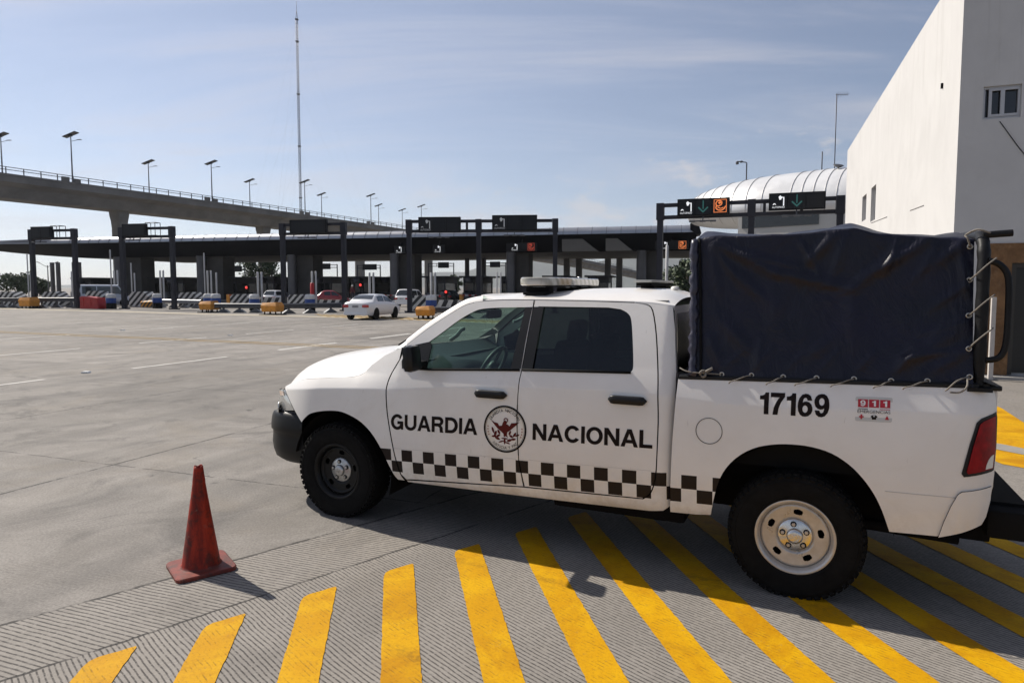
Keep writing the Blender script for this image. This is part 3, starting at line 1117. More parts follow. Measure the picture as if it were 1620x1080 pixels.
SIDE_PARTS = {}
for side in (1, -1):
    f = panel('fender', fender_poly, PAINT, truck, side)
    fd = panel('front_door', fdoor_poly, PAINT, truck, side, holes=[FWH])
    rd = panel('rear_door', rdoor_poly, PAINT, truck, side, holes=[RWH])
    cs = panel('cab_side', cab_poly, PAINT, truck, side, fun=Ycab)
    bs = panel('bed_side', bed_poly, PAINT, truck, side)
    SIDE_PARTS[side] = (f, fd, rd, cs, bs)
    # glazing and the black trim around it
    panel('side_window', FWH, GLASS, fd, side, off=-0.014, rim=False)
    panel('side_window', RWH, DGLASS, rd, side, off=-0.014, rim=False)
    fill = [(1.600, 1.334), (1.650, 1.786), (1.707, 1.789), (1.690, 1.50), (1.684, 1.338)]
    panel('pillar_trim', fill, BLK, fd, side, off=0.003, thick=0.006, step=0.05)
    panel('pillar_trim', [(1.696, 1.338), (1.703, 1.50), (1.718, 1.790), (1.80, 1.792), (1.785, 1.5), (1.775, 1.339)], BLK, rd, side, off=0.003, thick=0.006, step=0.05)
    panel('mirror_base', [(0.625, 1.345), (0.65, 1.42), (0.72, 1.475), (0.86, 1.505), (0.885, 1.47), (0.87, 1.296), (0.64, 1.287)], BLK, fd, side, off=0.006, thick=0.012, step=0.05)
    mb = MB()
    for door_, pts in ((fd, [(0.66, 1.291), (0.9, 1.293), (1.3, 1.312), (1.676, 1.329)]),):
        mb.tube([L(x, (Yf(x, z) + 0.004) * side, z) for x, z in pts], 0.010, 6)
    mb.build('belt_strip', BLKM, fd)
    mb = MB()
    mb.tube([L(x, (Yf(x, z) + 0.004) * side, z) for x, z in [(1.697, 1.331), (2.1, 1.343), (2.508, 1.354)]], 0.010, 6)
    mb.build('belt_strip', BLKM, rd)
    # handles
    for d_, x0, x1, z0 in ((fd, 1.326, 1.596, 1.143), (rd, 2.365, 2.634, 1.172)):
        mb = MB()
        prof = []
        n = 13
        rows = []
        for i in range(n):
            t = i / (n - 1)
            x = x0 + (x1 - x0) * t
            e = min(1, math.sin(math.pi * min(max(t, 0.001), 0.999)) * 3.2)
            e = max(0.02, e) ** 0.5
            hh = 0.030 * e
            out = 0.034 * (0.35 + 0.65 * e)
            y = Yf(x, z0)
            r = []
            for k in range(10):
                a = 2 * math.pi * k / 10
                ca, sa = math.cos(a), math.sin(a)
                r.append(L(x, (y + 0.003 + out * (0.55 + 0.45 * math.copysign(abs(ca) ** 0.6, ca))) * side, z0 + hh * math.copysign(abs(sa) ** 0.6, sa)))
            rows.append(r)
        mb.grid(rows, closed=True)
        mb.face(rows[0])
        mb.face(rows[-1][::-1])
        mb.build('door_handle', BLK, d_, smooth=True, weld=True)
    # mirror
    mb = MB()
    c = (0.845, 1.10)
    mb.box(L(0.855, 1.105 * side, 1.395), (0.095, 0.180, 0.205), rot=(0, R(-5), R(8) * side), bev=0.045)
    mb.box(L(0.83, 0.975 * side, 1.335), (0.07, 0.16, 0.05), bev=0.012)
    mb.build('wing_mirror', BLK, fd, ang=50)
    # fuel flap, marker details
    if side == 1:
        mb = MB()
        mb.tube([L(3.042 + 0.082 * math.cos(a), Yf(3.042 + 0.082 * math.cos(a), 1.010 + 0.083 * math.sin(a)) + 0.0012, 1.010 + 0.083 * math.sin(a)) for a in [2 * math.pi * k / 40 for k in range(40)]], 0.0026, 4, closed=True)
        mb.build('fuel_flap', mat('seam_dark', (0.06, 0.055, 0.05), 0.7), bs)
    # tail lamp
    tl = [(4.487, 1.180), (4.513, 1.204), (4.598, 1.232), (4.6035, 1.20), (4.6025, 1.034), (4.592, 0.905), (4.578, 0.899), (4.432, 0.874), (4.420, 0.892), (4.454, 1.055)]
    tlo = panel('tail_light', tl, BLK, truck, side, off=0.004, thick=0.012, step=0.03)
    lens = [(4.505, 1.172), (4.525, 1.188), (4.594, 1.212), (4.597, 1.034), (4.586, 0.918), (4.452, 0.894), (4.444, 0.905), (4.474, 1.055)]
    panel('red_lens', lens, REDL, tlo, side, off=0.010, thick=0.008, step=0.02)
    rev = [(4.541, 0.918), (4.546, 0.945), (4.557, 0.972), (4.572, 0.990), (4.588, 0.997), (4.582, 0.922)]
    rl = panel('reverse_lens', rev, CLEARL, tlo, side, off=0.0125, thick=0.004, step=0.02)
    # corner cap of the rear bumper, a proud moulding
    cap = [(4.405, 0.772), (4.425, 0.790), (4.58, 0.815), (4.578, 0.74), (4.558, 0.645), (4.535, 0.600), (4.435, 0.552), (4.325, 0.508), (4.345, 0.60), (4.375, 0.70)]
    panel('bumper_corner', cap, PAINT, truck, side, off=0.012, thick=0.02, step=0.03)

# swage line above the chequers and step in the lower bed side
CREASE = mat('crease_shade', (0.55, 0.53, 0.50), 0.5)
for x0, x1, dr_ in ((0.60, 1.676, SIDE_PARTS[1][1]), (1.70, 2.700, SIDE_PARTS[1][2])):
    mb = MB()
    mb.tube([L(x, Yf(x, 0.655 + 0.027 * (x - 0.464)) - 0.0005, 0.648 + 0.027 * (x - 0.464)) for x in [x0 + (x1 - x0) * k / 20 for k in range(21)]], 0.0016, 4)
    mb.build('swage_line', CREASE, dr_)
mb = MB()
mb.tube([L(x, Yf(x, 0.75) - 0.0003, 0.745 + 0.02 * (x - 4.0)) for x in [4.05 + 0.35 * k / 8 for k in range(9)]], 0.0028, 4)
mb.build('swage_line', CREASE, SIDE_PARTS[1][4])


# ---- hood, cowl, roof, glass -----------------------------------------------
def hood_pt(u, v):
    av = abs(v)
    xf = -1.0 + 0.315 * av**2.3
    xr = 0.19 + 0.112 * av**2
    X = xf + (xr - xf) * u
    zs = crom(X, [(-0.72, 1.03), (-0.55, 1.098), (-0.382, 1.140), (-0.15, 1.165), (0.105, 1.188), (0.20, 1.207), (0.255, 1.240), (0.301, 1.296)])
    zc = crom(X, [(-1.0, 0.99), (-0.97, 1.09), (-0.90, 1.165), (-0.80, 1.218), (-0.6, 1.272), (-0.4, 1.310), (-0.2, 1.340), (0.0, 1.362), (0.19, 1.380)])
    if X < -0.72:
        zs = 1.03 - (-(X + 0.72)) * 0.25
    z = zs + (zc - zs) * (1 - av**2.1)
    t = max(0, min(1, (0.60 - av) / 0.10))
    z += 0.016 * t * t * (3 - 2 * t) * max(0, min(1, u * 3)) * max(0.0, min(1, (1 - u) * 6))
    # front lip rolls down
    drop = max(0, 1 - u / 0.10)
    z -= 0.07 * drop**2
    ys = Yf(max(X, -0.9), zs)
    Y = v * (ys - 0.003)
    return Vector((X, -Y, z))


mb = MB()
nu, nv = 40, 56
mb.grid([[hood_pt(i / nu, -1 + 2 * j / nv) for j in range(nv + 1)] for i in range(nu + 1)])
hood = mb.build('hood', PAINT, truck, smooth=True)
# dark shut line filler under the hood edge
for s_ in (1, -1):
    mb = MB()
    mb.tube([hood_pt(i / 40, s_) + Vector((0, 0.006 * s_, -0.008)) for i in range(4, 41)], 0.006, 5)
    mb.build('hood_seal', BLKM, truck)

AP = smooth_poly(ROOFS[:6], 4)      # door side of the A pillar


def apB(p, side):
    X, Z = p
    t = (X - 0.642) / (1.277 - 0.642)
    return L(X - 0.035 + 0.01 * t, (Yf(X, Z) - 0.085) * side, Z + 0.046 - 0.004 * t)


def apA(p, side):
    X, Z = p
    return L(X - 0.002, (Yf(X, Z) - 0.004) * side, Z + 0.004)


for side in (1, -1):
    mb = MB()
    rows = []
    for p in AP:
        A, B = apA(p, side), apB(p, side)
        r = []
        for k in range(8):
            t = k / 7
            q = A.lerp(B, t)
            q += Vector((-0.006, -0.006 * side, 0.018)) * math.sin(math.pi * t)
            r.append(q)
        rows.append(r)
    mb.grid(rows, flip=(side < 0))
    # foot of the pillar down to the cowl
    A0, B0 = apA(AP[0], side), apB(AP[0], side)
    mb.grid([[L(0.597, (Yf(0.597, 1.44) - 0.004) * side, 1.448), L(0.50, (Yf(0.5, 1.41) - 0.03) * side, 1.425), L(0.44, 0.76 * side, 1.405)], [A0, A0.lerp(B0, 0.5) + Vector((-0.004, 0, 0.012)), B0]], flip=(side < 0))
    mb.build('windscreen_pillar', PAINT, truck, smooth=True)

def _bl():
    q = [Vector((0.450, 0.765, 1.400))]
    for p in AP:
        v_ = apB(p, 1)
        q.append(Vector((v_.x, -v_.y, v_.z)))
    return q


BL = _bl()


def ws_pt(t, v):
    i = t * (len(BL) - 1)
    k = min(int(i), len(BL) - 2)
    b = BL[k].lerp(BL[k + 1], i - k)
    bow = crom(t, [(0.0, 0.235), (0.06, 0.31), (0.5, 0.24), (1.0, 0.15)])
    dz = crom(t, [(0.0, -0.012), (0.06, -0.055), (0.5, -0.02), (1.0, 0.012)])
    return Vector((b.x - bow * (1 - v * v), -b.y * v, b.z + dz * (1 - v * v)))


mb = MB()
mb.grid([[ws_pt(i / 12, -1 + 2 * j / 24) for j in range(25)] for i in range(13)])
mb.build('windscreen', WSGLASS, truck, smooth=True)
# cowl between hood and glass
mb = MB()
rows = []
for j in range(25):
    v = -0.985 + 1.97 * j / 24
    a = hood_pt(1.0, v) + Vector((0.004, 0, -0.014))
    b = ws_pt(0.0, v) + Vector((0, 0, -0.004))
    rows.append([a, a.lerp(b, 0.35) + Vector((0, 0, -0.012)), a.lerp(b, 0.7) + Vector((0, 0, -0.006)), b])
mb.grid(rows)
cw = mb.build('cowl', BLK, truck, smooth=True)
mb = MB()
for v0 in (0.35, -0.15):
    mb.tube([ws_pt(0.0, v0) + Vector((-0.015, 0, 0.004)), ws_pt(0.04, v0 + 0.25) + Vector((-0.012, 0, 0.010)), ws_pt(0.02, v0 + 0.52) + Vector((-0.012, 0, 0.010))], 0.008, 6)
mb.build('wiper', BLKM, truck)


def roof_pt(u, v):
    av = abs(v)
    xf = 1.255 - 0.150 * (1 - v * v) - 0.055 * max(0.0, min(1.0, (av - 0.82) / 0.1))
    X = xf + (2.762 - 0.03 * (1 - v * v) * 0 - xf) * u
    Xe = max(X, 1.2)
    zs = crom(Xe, [(1.19, 1.818), (1.277, 1.832), (1.45, 1.842), (1.708, 1.844), (2.1, 1.841), (2.482, 1.834), (2.6, 1.829), (2.762, 1.808)])
    ye = Ycab(X if X > 1.26 else 1.26, zs) - 0.003
    crown = crom(X, [(1.08, 0.045), (1.277, 0.050), (1.5, 0.054), (1.8, 0.062), (1.95, 0.078), (2.2, 0.088), (2.55, 0.090), (2.70, 0.075), (2.762, 0.055)])
    z = zs + crown * (1 - av**3.2)
    if u < 0.12:
        # meet the windscreen header
        t = u / 0.12
        w_ = ws_pt(1.0, v)
        h = t * t * (3 - 2 * t)
        zz = max(z, w_.z + 0.004) if av < 0.86 else z
        return Vector((X, -ye * v, zz * (1 - h) + z * h))
    if av < 0.62 and X > 1.6:
        k = 0.004 * math.sin(v * 26) * min(1, (X - 1.6) / 0.2) * min(1, max(0, (2.66 - X) / 0.1)) * min(1, (0.62 - av) / 0.1)
        z += k
    return Vector((X, -ye * v, z))


mb = MB()
rows = []
for i in range(41):
    r = [roof_pt(i / 40, -1 + 2 * j / 60) for j in range(61)]
    r = [r[0] + Vector((0, -0.010, -0.030))] + r + [r[-1] + Vector((0, 0.010, -0.030))]
    rows.append(r)
mb.grid(rows)
roof = mb.build('roof', PAINT, truck, smooth=True)
for s_ in (1, -1):
    mb = MB()
    mb.tube([L(x, (Yf(x, z) - 0.012) * s_, z + 0.002) for x, z in smooth_poly(ROOFS[:10], 4)], 0.007, 5)
    mb.build('roof_seal', BLKM, truck)
# cab back wall and its dark glass
mb = MB()
rows = []
for z, x in ((1.808, 2.762), (1.65, 2.780), (1.361, 2.806), (1.158, 2.812), (0.5, 2.798)):
    ye = Ycab(x, z)
    rows.append([L(x, ye * v, z) for v in (-1, -0.6, -0.2, 0.2, 0.6, 1)])
mb.grid(rows, smooth=False)
cb = mb.build('cab_back', PAINT, truck)
mb = MB()
def cbx(z):
    return interp(z, [(1.158, 2.812), (1.361, 2.806), (1.65, 2.780), (1.808, 2.762)])
pw = [(-0.70, 1.755), (0.70, 1.755), (0.775, 1.60), (0.84, 1.36), (-0.84, 1.36), (-0.775, 1.60)]
mb.face([L(cbx(z) + 0.004, y, z) for y, z in pw])
mb.build('back_window', mat('dark_back_glass', (0.012, 0.013, 0.012), 0.12, coat=0.4), cb)

# ---- nose ---------------------------------------------------------------
mb = MB()
PLAN = [(-0.40, 0.930), (-0.54, 0.925), (-0.68, 0.905), (-0.80, 0.855), (-0.91, 0.765), (-0.99, 0.64), (-1.045, 0.45), (-1.075, 0.25), (-1.085, 0.0)]
PLAN = smooth_poly(PLAN, 3)
full = PLAN + [(x, -y) for x, y in PLAN[-2::-1]]
VP = [(0.80, -0.06), (0.785, -0.02), (0.75, -0.006), (0.70, 0.004), (0.655, 0.006), (0.640, -0.010), (0.60, -0.010), (0.50, -0.004), (0.41, -0.012), (0.335, -0.035), (0.295, -0.085)]
rows = []
n = len(full)
for i, (x, y) in enumerate(full):
    a, b = Vector(full[max(i - 1, 0)]), Vector(full[min(i + 1, n - 1)])
    t = (b - a).normalized()
    nn_ = Vector((t.y, -t.x))
    if nn_.dot(Vector((x - 0.5, y))) < 0:
        nn_ = -nn_
    lift = 0.0
    r = []
    for z, o_ in VP:
        zz = (z + 0.035 * max(0, min(1, (abs(y) - 0.7) / 0.15)) * (1 if z > 0.72 else 0)) if z > 0.6 else z + 0.07 * max(0, min(1, (abs(y) - 0.55) / 0.3)) * max(0, min(1, (0.6 - z) / 0.2))
        q = Vector((x, y)) + nn_ * o_
        r.append(L(q.x, q.y, zz))
    rows.append(r)
mb.grid(rows)
mb.build('front_bumper', mat('worn_black_bumper', (0.006, 0.0063, 0.0072), 0.42, var=0.25, vscale=12, spec=0.25), truck, smooth=True)
# headlights
for side in (1, -1):
    Rr = [(x, Yf(x, z) - 0.003, z) for x, z in ((-0.680, 1.018), (-0.600, 0.955), (-0.535, 0.900), (-0.490, 0.862))]
    Ff = [(-0.860, 0.68, 1.000), (-0.885, 0.68, 0.93), (-0.895, 0.69, 0.85), (-0.88, 0.70, 0.80)]
    rows = []
    for (a, b) in zip(smooth_poly(Rr, 4), smooth_poly(Ff, 4)):
        r = []
        for k in range(9):
            t = k / 8
            q = Vector(a).lerp(Vector(b), t)
            q += Vector((-0.022, 0.030, 0)) * math.sin(math.pi * t)
            r.append(L(q.x, q.y * side, q.z))
        rows.append(r)
    mb = MB()
    mb.grid(rows)
    hl = mb.build('headlight', mat('headlight_lens', (0.50, 0.50, 0.48), 0.10, 0.55, coat=1.0), truck, smooth=True)
    mb = MB()
    mb.grid([[p + Vector((-0.004, -0.004 * side, 0)) for p in r[1:4]] for r in rows[1:4]])
    mb.build('turn_signal', AMBER, hl, smooth=True)
    mb = MB()
    c_ = rows[9][4] + Vector((-0.012, -0.012 * side, -0.005))
    M_ = Matrix.Translation(c_) @ Vector((-0.75, -0.6 * side, 0)).to_track_quat('Z', 'Y').to_matrix().to_4x4()
    mb.lathe([(0.0, -0.01), (0.03, -0.008), (0.045, 0.004), (0.05, 0.006), (0.052, 0.0)], 20, M_)
    mb.build('bulb_reflector', CHROME, hl)
# grille
GPL = smooth_poly([(-0.855, 0.675), (-0.915, 0.52), (-0.955, 0.33), (-0.975, 0.0)], 4)
GPL = GPL + [(x, -y) for x, y in GPL[-2::-1]]
mb = MB()
mb.grid([[L(x + 0.05, y, 0.77), L(x, y, 0.79), L(x - 0.004, y, 0.98), L(x + 0.03, y, 1.0)] for x, y in GPL])
gr = mb.build('grille', BLK, truck, smooth=True)
mb = MB()
for k in range(len(GPL) - 1):
    (xa, ya), (xb, yb) = GPL[k], GPL[k + 1]
    if abs(ya) < 0.6 and abs(yb) < 0.6:
        mb.span(L(xa - 0.012, ya, 0.885), L(xb - 0.012, yb, 0.885), 0.03, 0.05)
mb.span(L(-0.985, 0, 0.79), L(-0.99, 0, 0.985), 0.05, 0.03)
mb.build('grille_bar', PAINT, gr)

# ---- rear ---------------------------------------------------------------
mb = MB()
mb.box(L(4.585, 0, 1.06), (0.05, 1.62, 0.58), bev=0.02)
tg = mb.build('tailgate', PAINT, truck, ang=40)
mb = MB()
mb.box(L(4.617, 0, 1.20), (0.02, 0.26, 0.07), bev=0.008)
mb.build('tailgate_handle', BLK, tg, ang=40)
mb = MB()
mb.box(L(4.70, 0, 0.575), (0.24, 1.66, 0.17), bev=0.03)
mb.box(L(4.71, 0, 0.668), (0.18, 1.4, 0.02))
mb.build('rear_bumper', BLKM, truck, ang=40)
mb = MB()
for s_ in (1, -1):
    rows = []
    for x in [2.835 + (4.56 - 2.835) * k / 24 for k in range(25)]:
        zt = 1.331 + 0.0245 * (x - 2.83)
        y = min(Yf(x, zt), 0.955)
        rows.append([L(x, (y + 0.004) * s_, zt - 0.002), L(x, (y + 0.004) * s_, zt + 0.016), L(x, (y - 0.01) * s_, zt + 0.026), L(x, (y - 0.075) * s_, zt + 0.026), L(x, (y - 0.075) * s_, zt - 0.02)])
    mb.grid(rows, smooth=False)
    mb.face(rows[-1])
    mb.face(rows[0][::-1])
mb.box(L(4.58, 0, 1.365), (0.08, 1.70, 0.03), bev=0.01)
mb.build('bed_rail_cap', BLK, truck)
mb = MB()
mb.box(L(3.72, 0, 0.80), (1.70, 1.66, 0.04))
for s_ in (1, -1):
    mb.box(L(3.72, 0.83 * s_, 1.07), (1.70, 0.03, 0.50))
mb.box(L(2.86, 0, 1.07), (0.04, 1.66, 0.5))
mb.build('bed_tub', BLKM, truck)

# ---- underbody ----------------------------------------------------------
UND = mat('underbody', (0.010, 0.009, 0.009), 0.85, spec=0.1)
mb = MB()
mb.box(L(1.75, 0, 0.50), (2.1, 1.74, 0.10))
for s_ in (1, -1):
    mb.box(L(1.9, 0.45 * s_, 0.46), (5.2, 0.09, 0.15))
    mb.box(L(2.79, 0.84 * s_, 0.68), (0.03, 0.16, 0.45))
mb.box(L(0.0, 0, 0.62), (1.0, 0.86, 0.5))
mb.box(L(-0.66, 0, 0.66), (0.26, 1.50, 0.60))  # unseen block added behind the bumper to stop sun leaking through
mb.box(L(3.72, 0, 0.72), (1.68, 1.3, 0.12))
mb.tube([L(3.569, -0.8, 0.385), L(3.569, 0.8, 0.385)], 0.05, 12)
mb.tube([L(0, -0.8, 0.385), L(0, 0.8, 0.385)], 0.04, 12)
mb.lathe([(0, -0.13), (0.13, -0.10), (0.15, 0), (0.13, 0.10), (0, 0.13)], 20, Matrix.Translation(L(3.569, 0, 0.385)) @ Matrix.Rotation(R(90), 4, 'X'))
mb.box(L(2.35, 0.42, 0.36), (1.0, 0.55, 0.20), bev=0.04)  # from here on, low unseen parts added to block light under the truck
mb.box(L(2.30, -0.42, 0.36), (0.9, 0.5, 0.20), bev=0.04)
mb.box(L(0.75, 0, 0.34), (1.2, 0.62, 0.16), bev=0.03)
mb.box(L(1.5, -0.62, 0.38), (1.9, 0.3, 0.16), bev=0.03)
mb.lathe([(0, -0.11), (0.30, -0.11), (0.37, -0.06), (0.37, 0.06), (0.30, 0.11), (0, 0.11)], 24, Matrix.Translation(L(4.15, 0, 0.47)))
mb.box(L(4.42, -0.1, 0.42), (0.5, 1.2, 0.12), bev=0.02)
mb.tube([L(2.9, 0.3, 0.40), L(3.3, 0.5, 0.42), L(3.9, 0.55, 0.40), L(4.5, 0.5, 0.36)], 0.035, 10)
mb.build('chassis', UND, truck)
for xc, zc_, r_, lo in ((0.04, 0.40, 0.505, 12), (3.569, 0.43, 0.54, 4)):
    for s_ in (1, -1):
        mb = MB()
        rows = []
        for k in range(21):
            a = R((-18 if xc < 1 else lo) + (180 - lo - (-18 if xc < 1 else lo)) * k / 20)
            rows.append([L(xc + r_ * math.cos(a), 0.955 * s_, zc_ + r_ * math.sin(a)), L(xc + r_ * 0.98 * math.cos(a), 0.55 * s_, zc_ + r_ * 0.98 * math.sin(a))])
        V_ = mb.grid(rows)
        mb.bm.faces.new([v[1] for v in V_])
        mb.build('wheel_well', UND, truck)

# ---- interior -----------------------------------------------------------
mb = MB()
mb.box(L(1.75, 0, 0.60), (2.1, 1.72, 0.06))
for s_ in (1, -1):
    mb.box(L(1.72, 0.865 * s_, 0.92), (2.08, 0.05, 0.68))
mb.box(L(2.72, 0, 1.0), (0.05, 1.72, 0.85))
mb.box(L(0.66, 0, 0.95), (0.05, 1.70, 0.75))
mb.build('cabin_lining', DASHM, truck)
mb = MB()
rows = []
for j in range(19):
    v = -1 + 2 * j / 18
    b = ws_pt(0.02, v * 0.97)
    y = 0.80 * v
    rows.append([Vector((b.x + 0.02, -y, b.z - 0.035)), Vector((0.78, -y, 1.285 + 0.03 * math.exp(-((v - 0.42) / 0.25)**2))), Vector((0.98, -y, 1.262 + 0.05 * math.exp(-((v - 0.42) / 0.22)**2))), Vector((1.04, -y, 1.20)), Vector((1.02, -y, 1.05)), Vector((0.95, -y, 0.85))])
mb.grid(rows)
mb.build('dashboard', DASHM, truck, smooth=True)
mb = MB()
Mw = Matrix.Translation(L(1.20, 0.42, 1.27)) @ Matrix.Rotation(R(-62), 4, 'Y')
mb.tube([Mw @ Vector((0.19 * math.cos(a), 0.19 * math.sin(a), 0)) for a in [2 * math.pi * k / 40 for k in range(40)]], 0.017, 10, closed=True)
for a in (R(0), R(180), R(-90)):
    pass
mb.lathe([(0, 0.03), (0.05, 0.025), (0.065, 0.0), (0.05, -0.03), (0, -0.04)], 18, Mw)
for a in (0, 90, 180):
    q = R(a - 180)
    mb.span(Mw @ Vector((0.05 * math.cos(q), 0.05 * math.sin(q), 0)), Mw @ Vector((0.18 * math.cos(q), 0.18 * math.sin(q), -0.0)), 0.035, 0.014)
mb.tube([L(1.20, 0.42, 1.27), L(1.0, 0.42, 1.17)], 0.04, 10)
mb.build('steering_wheel', mat('wheel_grey', (0.10, 0.11, 0.11), 0.5), truck)


def seat(x, y, wdt, name='seat'):
    mb = MB()
    mb.box(L(x, y, 0.86), (0.52, wdt, 0.18), bev=0.05)
    mb.box(L(x + 0.33, y, 1.20), (0.16, wdt * 0.96, 0.66), rot=(0, R(14), 0), bev=0.05)
    s = mb.build(name, SEATM, truck, ang=60)
    for yy in ([y] if wdt < 0.8 else [y - 0.45, y + 0.45]):
        mb = MB()
        mb.box(L(x + 0.43, yy, 1.60), (0.10, 0.26, 0.17), rot=(0, R(10), 0), bev=0.04)
        mb.tube([L(x + 0.41, yy - 0.06, 1.44), L(x + 0.42, yy - 0.06, 1.56)], 0.008, 6)
        mb.tube([L(x + 0.41, yy + 0.06, 1.44), L(x + 0.42, yy + 0.06, 1.56)], 0.008, 6)
        mb.build('headrest', SEATM, s, ang=60)


seat(1.52, 0.42, 0.52)
seat(1.52, -0.42, 0.52)
seat(2.25, 0.0, 1.4, 'bench_seat')
mb = MB()
mb.box(L(1.02, 0.02, 1.70), (0.04, 0.26, 0.08), bev=0.02)
mb.tube([L(1.03, 0.02, 1.72), L(1.0, 0.02, 1.84)], 0.01, 6)
mb.build('interior_mirror', BLKM, truck, ang=50)
# grips on the windscreen pillars
for s_, x0_, z0_, x1_, z1_, y_ in ((1, 0.965, 1.515, 1.06, 1.595, 0.70), (-1, 0.93, 1.60, 1.05, 1.68, 0.66)):
    mb = MB()
    a_, b_ = L(x0_, y_ * s_, z0_), L(x1_, y_ * s_, z1_)
    mb.tube([a_ + Vector((-0.02, -0.03 * -s_, 0)), a_, a_.lerp(b_, 0.5) + Vector((0.006, 0, -0.006)), b_, b_ + Vector((0.01, 0.03 * s_, 0.01))], 0.016, 8)
    mb.build('pillar_grip', mat('grip_grey', (0.30, 0.32, 0.31), 0.6), truck)
# headliner keeps the cabin dark
mb = MB()
mb.box(L(1.98, 0, 1.835), (1.45, 1.40, 0.02))
mb.build('headliner', mat('headliner_grey', (0.22, 0.22, 0.21), 0.9), truck)

# ---- wheels -------------------------------------------------------------


def wheel(X, side, kind):
    root = empty('wheel', L(X, 0.86 * side, 0.385))
    root.parent = truck
    # local: +Z = outward
    A = Matrix.Rotation(R(90) * side, 4, 'X')
    Rr = 0.402
    mb = MB()
    prof = [(0.222, -0.10), (0.232, -0.108), (0.27, -0.118), (0.33, -0.126), (0.365, -0.122), (0.388, -0.108), (0.398, -0.085), (Rr, -0.04), (Rr + 0.001, 0), (Rr, 0.04), (0.398, 0.085), (0.390, 0.104), (0.372, 0.119), (0.345, 0.125), (0.30, 0.125), (0.262, 0.120), (0.240, 0.113), (0.230, 0.108), (0.226, 0.100), (0.215, 0.09)]
    mb.lathe(prof, 84, A)
    # tread blocks and shoulder lugs
    for k in range(52):
        a = 2 * math.pi * k / 52
        for z_, w_, da in ((0.088, 0.044, 0.0), (0.030, 0.046, 0.5), (-0.030, 0.046, 0.0), (-0.088, 0.044, 0.5)):
            a2 = a + da * 2 * math.pi / 52
            M_ = A @ Matrix.Rotation(a2, 4, 'Z') @ Matrix.Translation((Rr - 0.0015 - (0.006 if abs(z_) > 0.06 else 0), 0, z_))
            mb.box(M_.translation, (0.012, 0.034, w_), rot=M_.to_euler())
        M_ = A @ Matrix.Rotation(a, 4, 'Z') @ Matrix.Translation((0.3755, 0, 0.1135)) @ Matrix.Rotation(R(-38), 4, 'Y')
        mb.box(M_.translation, (0.030, 0.030 if k % 2 else 0.022, 0.012), rot=M_.to_euler())
    # sidewall beads and raised marks
    for rr, hh in ((0.252, 0.1175), (0.352, 0.1248)):
        mb.tube([A @ Vector((rr * math.cos(a), rr * math.sin(a), hh)) for a in [2 * math.pi * k / 72 for k in range(72)]], 0.0028, 5, closed=True)
    mb.build('tyre', RUB, root, ang=40)
    silver = kind == 'silver'
    mr = STEEL if silver else BSTEEL
    mb = MB()
    # flange and barrel
    fl = [(0.208, -0.09), (0.214, 0.07), (0.222, 0.092), (0.236, 0.104), (0.238, 0.1085), (0.234, 0.112), (0.222, 0.110), (0.214, 0.100), (0.206, 0.086), (0.203, 0.070)]
    mb.lathe(fl, 72, A)
    # disc with five rounded slots
    dish = -0.0 if silver else -0.02
    dp = [(0.203, 0.066), (0.198, 0.073), (0.190, 0.077), (0.183, 0.077)]
    rs = [0.183 - (0.183 - 0.118) * k / 20 for k in range(21)]
    dp2 = [(r, 0.077 + dish - 0.006 * ((0.183 - r) / 0.065)) for r in rs]
    tail = [(0.108, 0.066 + dish), (0.100, 0.056 + dish), (0.092, 0.050 + dish), (0.0, 0.050 + dish)]
    prof = dp + dp2[1:] + tail
    n = 360

    def skip(i, k):
        ii = i - 3
        if not (0 <= ii < 20):
            return False
        rm = (rs[ii] + rs[ii + 1]) / 2
        a = (k + 0.5) / n * 360
        d = ((a - 12 + 36) % 72) - 36
        hx = rm * R(d)
        hr = rm - 0.152
        return (abs(hx) / 0.027) ** 3 + (abs(hr) / 0.017) ** 3 < 1
    mb.lathe(prof, n, A, skip)
    mb.build('rim', mr, root, smooth=True)
    # dark back plate and brake drum seen through the slots
    mb = MB()
    mb.lathe([(0.0, 0.02), (0.19, 0.02), (0.20, -0.02), (0.20, -0.08)], 40, A)
    mb.build('brake_drum', BLKM, root)
    # centre cap
    cb_ = 0.054 + dish
    mb = MB()
    mb.lathe([(0.103, cb_ - 0.004), (0.104, cb_ + 0.010), (0.100, cb_ + 0.017), (0.092, cb_ + 0.020), (0.062, cb_ + 0.027), (0.050, cb_ + 0.030), (0.046, cb_ + 0.046), (0.041, cb_ + 0.052), (0.028, cb_ + 0.056), (0.0, cb_ + 0.057)], 48, A)
    # small moulded head mark on the dome
    for px_, py_, sx, sy in ((0, 0.0, 0.010, 0.026), (-0.010, 0.010, 0.010, 0.014), (0.010, 0.010, 0.010, 0.014), (-0.016, 0.0, 0.007, 0.016), (0.016, 0.0, 0.007, 0.016)):
        M_ = A @ Matrix.Translation((px_, py_, cb_ + 0.057))
        mb.box(M_.translation, (sx, sy, 0.005), rot=M_.to_euler(), bev=0.0015)
    mb.mi = 1
    for k in range(5):
        a = R(72 * k + 25)
        M_ = A @ Matrix.Translation((0.073 * math.cos(a), 0.073 * math.sin(a), cb_ + 0.0225))
        mb.lathe([(0.0185, 0.003), (0.0185, 0.006), (0.0, 0.0062)], 16, M_)
    mb.mi = 2
    for k in range(5):
        a = R(72 * k + 25)
        M_ = A @ Matrix.Translation((0.073 * math.cos(a), 0.073 * math.sin(a), cb_ + 0.027))
        mb.lathe([(0.0125, 0.0), (0.0125, 0.008), (0.010, 0.011), (0.0, 0.011)], 6, M_)
    mb.build('hub_cap', [CHROME if silver else mat('cap_plain', (0.50, 0.50, 0.49), 0.3, 0.7, var=0.3, vscale=30), BLKM, STEEL], root, ang=40)
    return root


